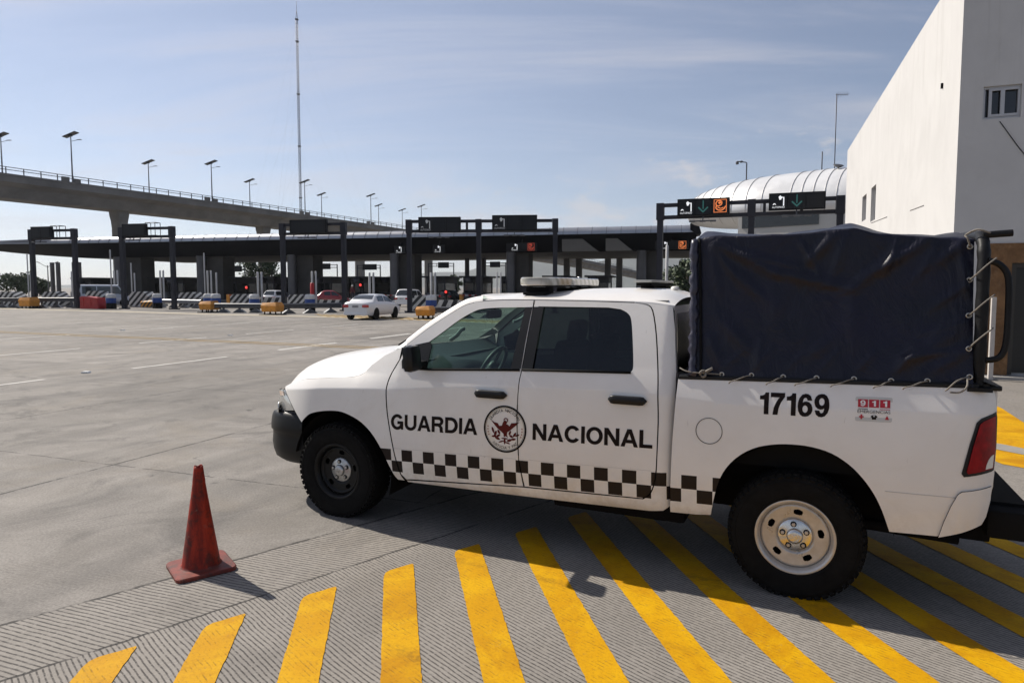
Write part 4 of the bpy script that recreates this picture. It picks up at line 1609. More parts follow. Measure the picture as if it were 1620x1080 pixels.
wheel(0.0, 1, 'black')
wheel(3.569, 1, 'silver')
wheel(0.0, -1, 'black')
wheel(3.569, -1, 'silver')
# ---- grotesque capitals drawn as outlines (cap height 1) ----------------------
def _arc(cx, cy, rx, ry, a0, a1, n=14):
    return [(cx + rx * math.cos(R(a0 + (a1 - a0) * k / n)), cy + ry * math.sin(R(a0 + (a1 - a0) * k / n))) for k in range(n + 1)]


GL = {}
GL['O'] = (1.04, [_arc(.52, .5, .52, .515, 0, 348, 29)], [_arc(.52, .5, .315, .345, 0, 348, 29)])
GL['C'] = (0.98, [_arc(.51, .5, .51, .515, 36, 324, 26) + _arc(.51, .5, .305, .345, 318, 42, 22)], [])
GL['G'] = (1.03, [_arc(.51, .5, .51, .515, 36, 312, 26) + [(.85, .02), (1.0, .02), (1.0, .54), (.55, .54), (.55, .38), (.80, .38)] + _arc(.51, .5, .305, .345, 318, 42, 22)], [])
GL['U'] = (0.94, [[(0, 1)] + _arc(.47, .40, .47, .415, 180, 360, 18) + [(.94, 1), (.74, 1)] + _arc(.47, .40, .27, .245, 360, 180, 14) + [(.20, 1)]], [])
GL['A'] = (1.02, [[(0, 0), (.21, 0), (.285, .215), (.735, .215), (.81, 0), (1.02, 0), (.63, 1), (.39, 1)]], [[(.345, .38), (.675, .38), (.51, .80)]])
GL['R'] = (0.94, [[(0, 0), (.20, 0), (.20, .39), (.50, .39), (.62, .31), (.66, 0), (.90, 0), (.85, .10), (.84, .30), (.70, .46)] + _arc(.56, .715, .33, .285, -48, 90, 12) + [(0, 1)]], [[(.20, .56), (.53, .56)] + _arc(.54, .695, .145, .135, -80, 80, 8) + [(.53, .83), (.20, .83)]])
GL['D'] = (0.96, [[(0, 0), (.42, 0)] + _arc(.44, .5, .52, .5, -86, 86, 18) + [(.42, 1), (0, 1)]], [[(.20, .17), (.40, .17)] + _arc(.42, .5, .325, .33, -84, 84, 14) + [(.40, .83), (.20, .83)]])
GL['I'] = (0.20, [[(0, 0), (.20, 0), (.20, 1), (0, 1)]], [])
GL['L'] = (0.76, [[(0, 0), (.76, 0), (.76, .17), (.20, .17), (.20, 1), (0, 1)]], [])
GL['N'] = (0.92, [[(0, 0), (.195, 0), (.195, .69), (.70, 0), (.92, 0), (.92, 1), (.725, 1), (.725, .31), (.22, 1), (0, 1)]], [])
GL['1'] = (0.42, [[(.22, 0), (.42, 0), (.42, 1), (.27, 1), (.23, .91), (.13, .855), (0, .84), (0, .70), (.22, .70)]], [])
GL['7'] = (0.68, [[(.12, 0), (.335, 0), (.37, .28), (.49, .58), (.68, .85), (.68, 1), (0, 1), (0, .825), (.46, .825), (.29, .58), (.175, .32)]], [])
_six = [(.655, .735), (.60, .90), (.48, .985), (.35, 1.0), (.20, .95), (.07, .80), (.01, .60), (0, .42), (.03, .22), (.12, .06), (.24, -.01), (.36, -.015), (.50, .02), (.62, .12), (.68, .25), (.68, .38), (.63, .53), (.53, .62), (.40, .655), (.29, .63), (.21, .565), (.215, .68), (.25, .80), (.33, .855), (.40, .85), (.45, .80), (.465, .735)]
_sh = _arc(.345, .32, .15, .19, 0, 340, 17)
GL['6'] = (0.68, [_six], [_sh])
GL['9'] = (0.68, [[(.68 - x, 1 - y) for x, y in _six]], [[(.68 - x, 1 - y) for x, y in _sh]])


def embolden(c, d):
    P = [Vector(p) for p in c]
    n = len(P)
    area = sum(P[i].x * P[(i + 1) % n].y - P[(i + 1) % n].x * P[i].y for i in range(n))
    sg = 1 if area > 0 else -1
    out = []
    for i in range(n):
        a = (P[i] - P[i - 1])
        b = (P[(i + 1) % n] - P[i])
        a = a.normalized() if a.length > 1e-9 else b.normalized()
        b = b.normalized() if b.length > 1e-9 else a
        na, nb = Vector((a.y, -a.x)) * sg, Vector((b.y, -b.x)) * sg
        m = na + nb
        if m.length < 0.3:
            m = na
            out.append(tuple(P[i] + m * d))
            continue
        m.normalize()
        out.append(tuple(P[i] + m * d / max(0.5, m.dot(na))))
    return out


def glyph_text(s, gap=0.12):
    V_, F_ = [], []
    x = 0.0
    for ch in s:
        if ch == ' ':
            x += 0.45
            continue
        wd, outs, holes = GL[ch]
        pts, ed = [], []
        outs = [embolden(c, 0.020) for c in outs]
        holes = [embolden(c, -0.020) for c in holes]
        for c in outs + holes:
            b = len(pts)
            # finer steps so the lettering follows the panel
            q = resample([Vector(p) for p in c], 0.30)
            pts += q
            ed += [(b + i, b + (i + 1) % len(q)) for i in range(len(q))]
        V, E, F, _, _, _ = delaunay_2d_cdt(pts, ed, [], 0, 1e-6)
        b = len(V_)
        V_ += [(p.x + x, p.y) for p in V]
        for f in F:
            c = sum((V[i] for i in f), Vector((0, 0))) / len(f)
            if any(inside(c, o) for o in outs) and not any(inside(c, h) for h in holes):
                F_.append(tuple(b + i for i in f))
        x += wd + gap
    wt = x - gap
    return [(vx / wt, vy) for vx, vy in V_], F_, wt
# ---- lettering on the panels -------------------------------------------------
FD, RD, BS = SIDE_PARTS[1][1], SIDE_PARTS[1][2], SIDE_PARTS[1][4]
FD2, RD2, BS2 = SIDE_PARTS[-1][1], SIDE_PARTS[-1][2], SIDE_PARTS[-1][4]


def wrap(mb, pts, faces, off, side=1):
    vs = [mb.bm.verts.new(L(x, (Yf(x, z) + off) * side, z)) for x, z in pts]
    for f in faces:
        try:
            q = mb.bm.faces.new([vs[i] for i in f])
            q.material_index = mb.mi
        except ValueError:
            pass


def lettering(s, x0, x1, zb0, zb1, h0, h1, parent, m=DECAL, bold=0.02, side=1, off=0.0022, name='lettering', spacing=0.13):
    """text from x0 to x1, baseline zb0 -> zb1, cap height h0 -> h1"""
    uv, fs, _ = glyph_text(s, spacing)
    mb = MB()
    pts = []
    for u, v in uv:
        if side < 0:
            X = x1 - (x1 - x0) * u
            t = 1 - u
        else:
            X = x0 + (x1 - x0) * u
            t = u
        pts.append((X, zb0 + (zb1 - zb0) * t + v * (h0 + (h1 - h0) * t)))
    wrap(mb, pts, fs, off, side)
    return mb.build(name, m, parent)


lettering('GUARDIA', 0.577, 1.352, 0.806, 0.830, 0.117, 0.117, FD, bold=0.035)
lettering('NACIONAL', 1.809, 2.676, 0.838, 0.861, 0.114, 0.117, RD, bold=0.035)
lettering('17169', 3.347, 3.738, 1.147, 1.155, 0.128, 0.131, BS, bold=0.030)
lettering('GUARDIA', 1.80, 2.60, 0.838, 0.858, 0.117, 0.117, RD2, bold=0.035, side=-1)
lettering('NACIONAL', 0.58, 1.40, 0.806, 0.830, 0.117, 0.117, FD2, bold=0.035, side=-1)
lettering('17169', 3.347, 3.738, 1.147, 1.155, 0.128, 0.131, BS2, bold=0.030, side=-1)

# round emblem: rings, arched words, spread eagle over cactus, small stars
EX, EZ, ER = 1.584, 0.893, 0.174


def ring(mb, r0, r1, off, n=72):
    vs = []
    for k in range(n):
        a = 2 * math.pi * k / n
        for r in (r0, r1):
            x, z = EX + r * math.cos(a), EZ + r * math.sin(a)
            vs.append(mb.bm.verts.new(L(x, Yf(x, z) + off, z)))
    for k in range(n):
        a, b = 2 * k, 2 * ((k + 1) % n)
        mb.bm.faces.new((vs[a], vs[a + 1], vs[b + 1], vs[b]))


def blob(mb, poly, off, sc_=1.0, dx=0, dz=0):
    pts, edges = [Vector(p) for p in poly], [(i, (i + 1) % len(poly)) for i in range(len(poly))]
    V, E, F, _, _, _ = delaunay_2d_cdt(pts, edges, [], 1, 1e-6)
    wrap(mb, [(EX + dx + p.x * sc_ * ER, EZ + dz + p.y * sc_ * ER) for p in V], F, off)


mb = MB()
cpts = [(math.cos(2 * math.pi * k / 60) * 0.985, math.sin(2 * math.pi * k / 60) * 0.985) for k in range(60)]
blob(mb, cpts, 0.0012)
em = mb.build('emblem', mat('emblem_ground', (0.74, 0.70, 0.62), 0.4), FD)
mb = MB()
ring(mb, ER * 0.925, ER * 1.0, 0.0026)
ring(mb, ER * 0.895, ER * 0.908, 0.0026)


def arc_text(mb, s, a0, a1, r, h, inward=False, bold=0.0):
    n = len(s)
    for i, ch in enumerate(s):
        if ch == ' ':
            continue
        uv, fs, asp = text_mesh(ch, bold)
        a = R(a0 + (a1 - a0) * i / (n - 1))
        wdt = min(h * asp, h * 0.95)
        pts = []
        for u, v in uv:
            lx, ly = (u - 0.5) * wdt, (v - 0.5) * h
            if inward:
                rr, aa = r - ly, a + lx / r
            else:
                rr, aa = r + ly, a - lx / r
            pts.append((EX + rr * math.cos(aa), EZ + rr * math.sin(aa)))
        wrap(mb, pts, fs, 0.0028)


arc_text(mb, 'GUARDIA NACIONAL', 148, 32, ER * 0.79, ER * 0.125)
arc_text(mb, 'JUSTICIA Y PAZ', 228, 312, ER * 0.79, ER * 0.115, inward=True)
mb.build('emblem_print', DECAL, FD)
mb = MB()
eagle = [(-0.68, 0.36), (-0.50, 0.26), (-0.34, 0.23), (-0.26, 0.12), (-0.14, 0.14), (-0.10, 0.26), (-0.06, 0.34), (-0.02, 0.38), (0.06, 0.35), (0.10, 0.28), (0.06, 0.22), (0.14, 0.20), (0.22, 0.14), (0.30, 0.28), (0.42, 0.29), (0.66, 0.34), (0.52, 0.20), (0.36, 0.06), (0.22, -0.06), (0.12, -0.12), (0.10, -0.24), (0.16, -0.34), (0.04, -0.30), (-0.04, -0.34), (-0.06, -0.20), (-0.16, -0.12), (-0.34, 0.0), (-0.48, 0.14)]
blob(mb, eagle, 0.0026)
# hooked head
hook = [(-0.06 + 0, 0.36)] + [(0.04 + 0.11 * math.cos(R(a)), 0.38 + 0.10 * math.sin(R(a))) for a in range(170, -80, -25)] + [(0.04 + 0.065 * math.cos(R(a)), 0.38 + 0.055 * math.sin(R(a))) for a in range(-60, 171, 25)]
blob(mb, hook, 0.0029)
for cx_, cz_, rx, rz, ang in ((-0.56, -0.08, 0.05, 0.14, 20), (-0.44, -0.22, 0.06, 0.13, -20), (-0.50, -0.34, 0.12, 0.045, 8), (-0.34, -0.42, 0.13, 0.055, -18), (-0.28, -0.14, 0.05, 0.11, 30), (-0.30, -0.30, 0.10, 0.05, 30), (0.0, -0.52, 0.05, 0.13, 0), (0.22, -0.46, 0.13, 0.055, 18), (0.30, -0.28, 0.10, 0.05, -25), (0.40, -0.40, 0.12, 0.05, 10), (0.46, -0.20, 0.05, 0.12, -35), (0.58, -0.22, 0.11, 0.04, 25), (0.24, -0.14, 0.05, 0.10, -25), (0.0, -0.40, 0.16, 0.035, 0), (-0.16, -0.54, 0.14, 0.03, 20), (0.14, -0.58, 0.12, 0.03, -15)):
    c_, s_ = math.cos(R(ang)), math.sin(R(ang))
    poly = []
    for k in range(14):
        a = 2 * math.pi * k / 14
        x_, y_ = rx * math.cos(a) * (1 - 0.25 * math.sin(a) ** 2), rz * math.sin(a)
        poly.append((cx_ + x_ * c_ - y_ * s_, cz_ + x_ * s_ + y_ * c_))
    blob(mb, poly, 0.0024 + 0.0001 * (int(cx_ * 100) % 5))
mb.build('emblem_print', MAROON, FD)
mb = MB()
for sgn in (-1, 1):
    for k in range(4):
        a = R(180 + (k - 1.5) * 8.5 + 8) if sgn < 0 else R((1.5 - k) * 8.5 - 8)
        cx_, cz_ = 0.80 * math.cos(a), 0.80 * math.sin(a)
        st = [(cx_ + (0.042 if j % 2 == 0 else 0.019) * math.sin(math.pi * j / 5), cz_ + (0.042 if j % 2 == 0 else 0.019) * math.cos(math.pi * j / 5)) for j in range(10)]
        blob(mb, st, 0.0026)
mb.build('emblem_print', mat('rust_vinyl', (0.30, 0.06, 0.03), 0.4), FD)
# door gap running through the emblem
mb = MB()
gp = [(crom(z, [(0.679, 1.697), (0.955, 1.680), (1.108, 1.679), (1.2, 1.681)]) + 0.001, z) for z in [0.71 + 0.37 * k / 12 for k in range(13)]]
mb.tube([L(x, Yf(x, z) + 0.0030, z) for x, z in gp], [0.0030] * 13, 5)
mb.build('door_gap', BLKM, FD)

# 911 sticker
C4 = [(3.880, 1.145), (4.071, 1.151), (4.073, 1.292), (3.880, 1.287)]


def st(u, v):
    a = Vector(C4[0]).lerp(Vector(C4[1]), u)
    b = Vector(C4[3]).lerp(Vector(C4[2]), u)
    p = a.lerp(b, v)
    return (p.x, p.y)


def quad(mb, u0, v0, u1, v1, off):
    wrap(mb, [st(u0, v0), st(u1, v0), st(u1, v1), st(u0, v1)], [(0, 1, 2, 3)], off)


def stpoly(mb, uv, fs, u0, v0, u1, v1, off):
    wrap(mb, [st(u0 + (u1 - u0) * u, v0 + (v1 - v0) * v) for u, v in uv], fs, off)


mb = MB()
rr = []
for cx_, cy_, a0 in ((0.95, 0.93, 0), (0.05, 0.93, 90), (0.05, 0.07, 180), (0.95, 0.07, 270)):
    for k in range(4):
        a = R(a0 + 30 * k)
        rr.append((cx_ + 0.05 * math.cos(a), cy_ + 0.07 * math.sin(a)))
V, E, F, _, _, _ = delaunay_2d_cdt([Vector(p) for p in rr], [(i, (i + 1) % len(rr)) for i in range(len(rr))], [], 1, 1e-6)
stpoly(mb, [tuple(p) for p in V], F, 0, 0, 1, 1, 0.0015)
stk = mb.build('emergency_sticker', STKW, BS)
mb = MB()
for k in range(3):
    quad(mb, 0.07 + 0.30 * k, 0.58, 0.34 + 0.30 * k, 0.90, 0.0022)
quad(mb, 0.66, 0.50, 0.94, 0.525, 0.0022)
quad(mb, 0.105, 0.16, 0.235, 0.215, 0.0022)
quad(mb, 0.145, 0.09, 0.195, 0.285, 0.0024)
stpoly(mb, [(0, 0), (1, 0), (0.75, 0.55), (0.5, 1), (0.25, 0.55)], [(0, 1, 2, 3, 4)], 0.81, 0.10, 0.92, 0.27, 0.0022)
mb.build('sticker_print', REDV, BS)
mb = MB()
quad(mb, 0.07, 0.50, 0.34, 0.525, 0.0022)
uv, fs, _ = text_mesh('EMERGENCIAS', 0.0)
stpoly(mb, uv, fs, 0.06, 0.345, 0.95, 0.465, 0.0022)
stpoly(mb, [(0.0, 0.62), (0.2, 0.95), (0.5, 1), (0.8, 0.95), (1.0, 0.62), (0.82, 0.40), (0.80, 0.0), (0.2, 0.0), (0.18, 0.40)], [(0, 1, 2, 3, 4, 5, 6, 7, 8)], 0.42, 0.09, 0.61, 0.27, 0.0022)
mb.build('sticker_print', DECAL, BS)
mb = MB()
for k, ch in enumerate('911'):
    uv, fs, asp = glyph_text(ch)
    w_ = 0.135 if ch == '9' else 0.095
    c_ = 0.205 + 0.30 * k
    stpoly(mb, uv, fs, c_ - w_ / 2, 0.63, c_ + w_ / 2, 0.855, 0.0030)
quad(mb, 0.49, 0.205, 0.54, 0.245, 0.0030)
mb.build('sticker_print', STKL, BS)

# ---- canvas over the bed ------------------------------------------------------
def canvas_mat():
    m = bpy.data.materials.new('navy_canvas')
    m.use_nodes = True
    N = NT(m)
    t = N.n('ShaderNodeTexCoord')
    P = t.outputs['Object']
    v = N.noise(P, 2.6, 6, 0.65)
    col = N.mix(N.ramp(v, 0.3, 0.72), (0.0028, 0.0028, 0.0105), (0.0052, 0.0050, 0.0210))
    col = N.mix(N.math('MULTIPLY', N.ramp(N.noise(P, 34.0, 4, 0.7), 0.6, 0.8), 0.12), col, (0.03, 0.028, 0.034))
    N.lk(col, N.b.inputs['Base Color'])
    N.lk(N.ramp(v, 0.3, 0.7, 0.36, 0.52), N.b.inputs['Roughness'])
    N.b.inputs['Specular IOR Level'].default_value = 0.38
    wv = N.noise(P, 260.0, 2, 0.5)
    mp = N.n('ShaderNodeMapping')
    mp.inputs['Rotation'].default_value = (0, R(35), 0)
    mp.inputs['Scale'].default_value = (2.6, 1.0, 1.5)
    N.lk(P, mp.inputs['Vector'])
    cr = N.noise(mp.outputs[0], 2.2, 5, 0.6, 0.8)
    h = N.math('ADD', N.math('MULTIPLY', cr, 1.0), N.math('MULTIPLY', wv, 0.03))
    bp = N.n('ShaderNodeBump')
    bp.inputs['Strength'].default_value = 0.6
    bp.inputs['Distance'].default_value = 0.04
    N.lk(h, bp.inputs['Height'])
    N.lk(bp.outputs['Normal'], N.b.inputs['Normal'])
    return m


CANV = canvas_mat()
TOPZ = [(2.93, 2.255), (3.05, 2.274), (3.30, 2.270), (3.50, 2.272), (3.72, 2.286), (3.85, 2.300), (3.98, 2.258), (4.15, 2.242), (4.30, 2.226), (4.46, 2.212)]
X0, X1 = 2.945, 4.470


def ridge(x, z, x0, z0, x1, z1, wd, amp):
    """soft fold along a segment"""
    a, b = Vector((x0, z0)), Vector((x1, z1))
    p = Vector((x, z))
    ab = b - a
    t = max(0, min(1, (p - a).dot(ab) / ab.length_squared))
    d = (a + ab * t - p).length
    fade = math.sin(math.pi * min(0.999, max(0.001, 0.15 + 0.7 * t)))
    return 1.05 * amp * math.exp(-(d / wd) ** 2) * fade


FOLDS = [(3.02, 2.20, 3.20, 1.95, 0.018, 0.014), (3.20, 2.16, 3.55, 2.06, 0.020, 0.014), (3.55, 2.22, 3.66, 2.02, 0.016, 0.016), (4.08, 2.22, 4.02, 2.02, 0.018, 0.016), (4.30, 2.20, 4.18, 1.98, 0.018, 0.016), (4.40, 2.16, 4.44, 1.90, 0.016, 0.018), (4.43, 1.95, 4.25, 1.80, 0.02, 0.014), (4.43, 1.75, 4.22, 1.66, 0.02, 0.014), (4.43, 1.58, 4.12, 1.52, 0.02, 0.014), (3.10, 1.40, 3.22, 1.52, 0.016, 0.012), (3.29, 1.40, 3.40, 1.55, 0.016, 0.012), (3.48, 1.40, 3.58, 1.52, 0.016, 0.012), (3.67, 1.40, 3.78, 1.55, 0.016, 0.012), (3.87, 1.41, 3.98, 1.55, 0.016, 0.014), (4.07, 1.41, 4.2, 1.6, 0.018, 0.014), (2.99, 2.25, 3.42, 2.02, 0.030, 0.020), (3.40, 2.03, 3.85, 1.93, 0.034, 0.022), (3.85, 1.93, 4.10, 2.15, 0.030, 0.026), (4.0, 2.03, 4.25, 2.23, 0.028, 0.020), (3.60, 2.10, 3.74, 2.26, 0.030, 0.022),
         (3.74, 2.00, 3.80, 2.24, 0.025, 0.016), (4.25, 2.05, 4.42, 2.20, 0.030, 0.020), (3.15, 2.05, 3.35, 1.85, 0.035, 0.016), (3.05, 1.75, 3.25, 1.55, 0.04, 0.016), (4.05, 1.42, 4.42, 1.72, 0.045, 0.026), (4.20, 1.40, 4.45, 1.58, 0.03, 0.018),
         (3.60, 1.50, 3.75, 1.62, 0.03, 0.014), (3.30, 1.40, 3.34, 1.60, 0.025, 0.014), (3.10, 1.36, 3.02, 1.60, 0.03, 0.018), (3.42, 1.92, 3.40, 1.70, 0.05, 0.012), (3.85, 1.92, 3.86, 1.60, 0.05, 0.018), (3.00, 2.2, 3.06, 1.9, 0.025, 0.014)]


def canv_pt(x, s, side):
    """s: 0 at hem .. 1 at eave .. 2 at ridge"""
    zt = 0.75 * interp(x, TOPZ) + 0.25 * crom(x, TOPZ)
    zh = 1.352 + 0.022 * (x - 2.95) / 1.5 + 0.006 * math.sin((x - 2.95) / 1.5 * math.pi * 8)
    xg = x
    x = x - 0.050 * min(1.0, s) * max(0.0, 1 - (x - X0) / 0.9)
    if s <= 1:
        z = zh + (zt - zh) * s
        y = 0.905 - 0.150 * s - 0.03 * math.sin(math.pi * s) * (0.6 + 0.5 * math.sin((x - 2.95) * 2.1))
        f = sum(ridge(x, z, *q) for q in FOLDS)
        y += f * min(1, s * 6)
        # pulled in at the hem between the eyelets
        y += 0.006 * math.cos((x - 2.95) / 1.5 * math.pi * 14) * max(0, 1 - s * 6)
        return L(x, y * side, z)
    t = s - 1
    y = 0.755 * (1 - t)
    bow = crom(x, [(2.93, 0.095), (3.2, 0.050), (3.5, 0.055), (3.85, 0.08), (4.2, 0.05), (4.46, 0.085)])
    z = zt + bow * math.sin(math.pi / 2 * t) + 0.006 * math.sin(x * 19 + t * 5) - 0.005 * math.sin((x - 2.95) * 12.5) ** 2 * math.sin(math.pi * min(1, t * 1.2))
    return L(x, y * side, z)


mb = MB()
nx = 110
svals = [k / 60 for k in range(61)] + [1 + 0.03, 1.08] + [1 + k / 14 for k in range(2, 15)]
for side in (1, -1):
    mb.grid([[canv_pt(X0 + (X1 - X0) * i / nx, s_, side) for s_ in svals] for i in range(nx + 1)], flip=(side < 0))
# rear and front curtains
for xe, i_ in ((X0 + 0.01, 0), (X1 - 0.01, 1)):
    rows = []
    for k in range(13):
        s_ = k / 12
        a, b = canv_pt(xe, s_, 1), canv_pt(xe, s_, -1)
        rows.append([a.lerp(b, j / 8) for j in range(9)])
    top = [canv_pt(xe, 2 - abs(j / 8 * 2 - 1) if False else (1 + (1 - abs(j / 4 - 1))), 1 if j <= 4 else -1) for j in range(9)]
    rows.append(top)
    mb.grid(rows)
cv = mb.build('canvas_cover', CANV, truck, smooth=True)
# rolled front edge with lacing
mb = MB()
pts = []
rad = []
for k in range(33):
    s_ = k / 32
    p = canv_pt(X0, s_, 1)
    pts.append(p + Vector((-0.004 - 0.022 * (1 - s_) ** 0.8 + 0.004 * math.sin(k * 1.9), -0.006, 0)))
    rad.append(0.026 + 0.005 * math.sin(k * 2.3) + 0.004 * math.sin(k * 0.9 + 1))
mb.tube(pts, rad, 10)
mb.build('rolled_edge', mat('navy_sheen', (0.030, 0.029, 0.050), 0.34, var=0.3, vscale=30, bump=0.5, bscale=30), truck, smooth=True)
mb = MB()
mb.tube([canv_pt(X0 + 0.028, k / 16, 1) + Vector((0, -0.012, 0)) for k in range(17)], 0.009, 6)
mb.build('edge_cord', BLKM, truck)

# eyelets and ropes
ROPE = mat('grey_rope', (0.21, 0.19, 0.165), 0.85, var=0.3, vscale=60)
EYE = mat('brass_eyelet', (0.50, 0.48, 0.44), 0.35, 0.7)
class Many:
    def __init__(self, name, m):
        self.name, self.m = name, m

    def tube(self, *a, **k):
        mb = MB()
        mb.tube(*a, **k)
        return mb.build(self.name, self.m, truck, smooth=True)


mbe, mbr = Many('eyelet', EYE), Many('lacing_rope', ROPE)
EXS = [(3.105, 1.372), (3.287, 1.376), (3.475, 1.376), (3.665, 1.380), (3.870, 1.386), (4.065, 1.387), (4.248, 1.396), (4.452, 1.430)]


def srf(x, z, off=0.006):
    zt = crom(x, TOPZ)
    zh = 1.352 + 0.022 * (x - 2.95) / 1.5
    s_ = max(0.0, min(1.0, (z - zh) / (zt - zh)))
    p = canv_pt(x, s_, 1)
    return Vector((p.x, p.y - off, z))


for i, (x, z) in enumerate(EXS):
    c_ = srf(x, z, 0.004)
    mbe.tube([c_ + Vector((0.0125 * math.cos(a), 0, 0.0125 * math.sin(a))) for a in [2 * math.pi * k / 14 for k in range(14)]], 0.0048, 6, closed=True)
    if i == 0:
        q = [c_, srf(3.02, 1.375, 0.02), srf(2.95, 1.378, 0.035), L(2.88, 0.93, 1.385), L(2.835, 0.90, 1.40)]
    else:
        dx = 0.105 + 0.02 * math.sin(i * 2.2)
        q = [c_ + Vector((0, -0.006, 0)), srf(x - dx * 0.3, z - 0.008, 0.020), L(x - dx * 0.7, 0.966, z - 0.026), L(x - dx, 0.966, 1.331 + 0.0245 * (x - dx - 2.83) - 0.004), L(x - dx - 0.01, 0.955, 1.315 + 0.0245 * (x - dx - 2.83))]
    mbr.tube([Vector(p) for p in smooth_poly(q, 4)], 0.0046, 6)
POSTX = 4.502
for z in (2.170, 1.978, 1.775, 1.588):
    c_ = srf(4.448, z, 0.004)
    mbe.tube([c_ + Vector((0.012 * math.cos(a), 0, 0.012 * math.sin(a))) for a in [2 * math.pi * k / 14 for k in range(14)]], 0.0048, 6, closed=True)
    if z < 2.1:
        q = [c_ + Vector((0, -0.006, 0)), L(4.462, 0.90, z + 0.03), L(4.50, 0.915, z + 0.075), L(4.545, 0.90, z + 0.115), L(4.56, 0.85, z + 0.12)]
        mbr.tube([Vector(p) for p in smooth_poly(q, 4)], 0.0046, 6)
mbr.tube([Vector(p) for p in smooth_poly([srf(4.448, 2.17, 0.012), L(4.43, 0.80, 2.215), L(4.42, 0.79, 2.235), L(4.47, 0.83, 2.262), L(4.53, 0.84, 2.24)], 5)], 0.0055, 6)
mbr.tube([Vector(p) for p in smooth_poly([srf(4.44, 1.43, 0.01), L(4.43, 0.972, 1.385), L(4.40, 0.970, 1.350), L(4.35, 0.968, 1.345)], 5)], 0.005, 6)
# knot at the front corner
mb = MB()
kn = srf(2.99, 1.376, 0.02)
mb.tube([kn + Vector((0.018 * math.cos(a), -0.010 + 0.012 * math.sin(2 * a), 0.020 * math.sin(a) - 0.004)) for a in [2 * math.pi * k / 16 for k in range(16)]], 0.008, 6, closed=True)
mb.tube([kn, kn + Vector((0.06, -0.01, 0.035))], 0.010, 6)
mb.build('rope_knot', ROPE, truck, smooth=True)

# padded hoop at the back with grab rails
PADM = mat('padded_bar', (0.008, 0.008, 0.009), 0.5, var=0.3, vscale=20, bump=0.4, bscale=14, spec=0.25)
mb = MB()
hoop = [(0.865, 1.36), (0.865, 1.55), (0.862, 1.80), (0.855, 2.02), (0.840, 2.14), (0.79, 2.205), (0.70, 2.23), (0.4, 2.25), (0.0, 2.26)]
pts = smooth_poly([L(POSTX, y, z) for y, z in hoop] + [L(POSTX, -y, z) for y, z in hoop[-2::-1]], 4)
rad = []
for k, p in enumerate(pts):
    z = p[2]
    rad.append(0.026 if z < 1.46 else 0.0325 + 0.002 * math.sin(k * 1.7))
mb.tube([Vector(p) for p in pts], rad, 14)
hp = mb.build('roll_hoop', PADM, truck, smooth=True)
for s_ in (1, -1):
    mb = MB()
    q = [L(4.52, 0.87 * s_, 2.085), L(4.575, 0.875 * s_, 2.060), L(4.615, 0.875 * s_, 1.985), L(4.622, 0.875 * s_, 1.80), L(4.618, 0.875 * s_, 1.62), L(4.590, 0.875 * s_, 1.545), L(4.53, 0.87 * s_, 1.525)]
    mb.tube([Vector(p) for p in smooth_poly(q, 4)], 0.0175, 10)
    mb.tube([L(4.50, 0.80 * s_, 2.232), L(4.64, 0.80 * s_, 2.240)], 0.020, 10)
    mb.span(L(4.50, 0.865 * s_, 1.35), L(4.50, 0.865 * s_, 1.372), 0.12, 0.12, up=(1, 0, 0))
    mb.build('grab_rail', PADM, hp, ang=40)
mb = MB()
rows = []
for k in range(7):
    t = k / 6
    rows.append([L(4.46 + 0.13 * t, 0.90 - 0.02 * t, 1.385 + 0.04 * math.cos(t * 1.5) ** 2), L(4.46 + 0.13 * t, 0.84 - 0.02 * t, 1.43 - 0.045 * t * t), L(4.46 + 0.13 * t, 0.70, 1.43 - 0.045 * t * t)])
mb.grid(rows)
mb.build('corner_guard', BLK, truck, smooth=True)

# ---- beacon bars on the roof -----------------------------------------------
def lightbar_mat():
    m = bpy.data.materials.new('ribbed_lens')
    m.use_nodes = True
    N = NT(m)
    t = N.n('ShaderNodeTexCoord')
    s_ = N.n('ShaderNodeSeparateXYZ')
    N.lk(t.outputs['Object'], s_.inputs[0])
    f = N.math('FRACT', N.math('MULTIPLY', N.math('ADD', s_.outputs[1], N.math('MULTIPLY', s_.outputs[2], 0.7)), 9.0))
    tri = N.math('ABSOLUTE', N.math('SUBTRACT', f, 0.5))
    col = N.mix(N.ramp(tri, 0.1, 0.4), (0.62, 0.60, 0.54), (0.34, 0.33, 0.28))
    f2 = N.math('FRACT', N.math('MULTIPLY', s_.outputs[1], 60.0))
    col = N.mix(N.ramp(N.math('ABSOLUTE', N.math('SUBTRACT', f2, 0.5)), 0.30, 0.45, 0, 0.25), col, (0.25, 0.23, 0.18))
    am = N.math('MULTIPLY', N.ramp(s_.outputs[1], -0.50, -0.42), N.ramp(s_.outputs[1], -0.16, -0.20))
    col = N.mix(N.math('MULTIPLY', am, 0.5), col, (0.55, 0.36, 0.16))
    N.lk(col, N.b.inputs['Base Color'])
    N.b.inputs['Roughness'].default_value = 0.16
    N.b.inputs['Coat Weight'].default_value = 0.8
    return m


def round_slab(cx, cy, z0, z1, lx, ly, r, n=8, inset=0.0):
    out = []
    for sx, sy, a0 in ((1, 1, 0), (-1, 1, 90), (-1, -1, 180), (1, -1, 270)):
        for k in range(n):
            a = R(a0 + 90 * k / (n - 1))
            out.append((cx + sx * (lx / 2 - r) + (r - inset) * math.cos(a), cy + sy * (ly / 2 - r) + (r - inset) * math.sin(a)))
    return out


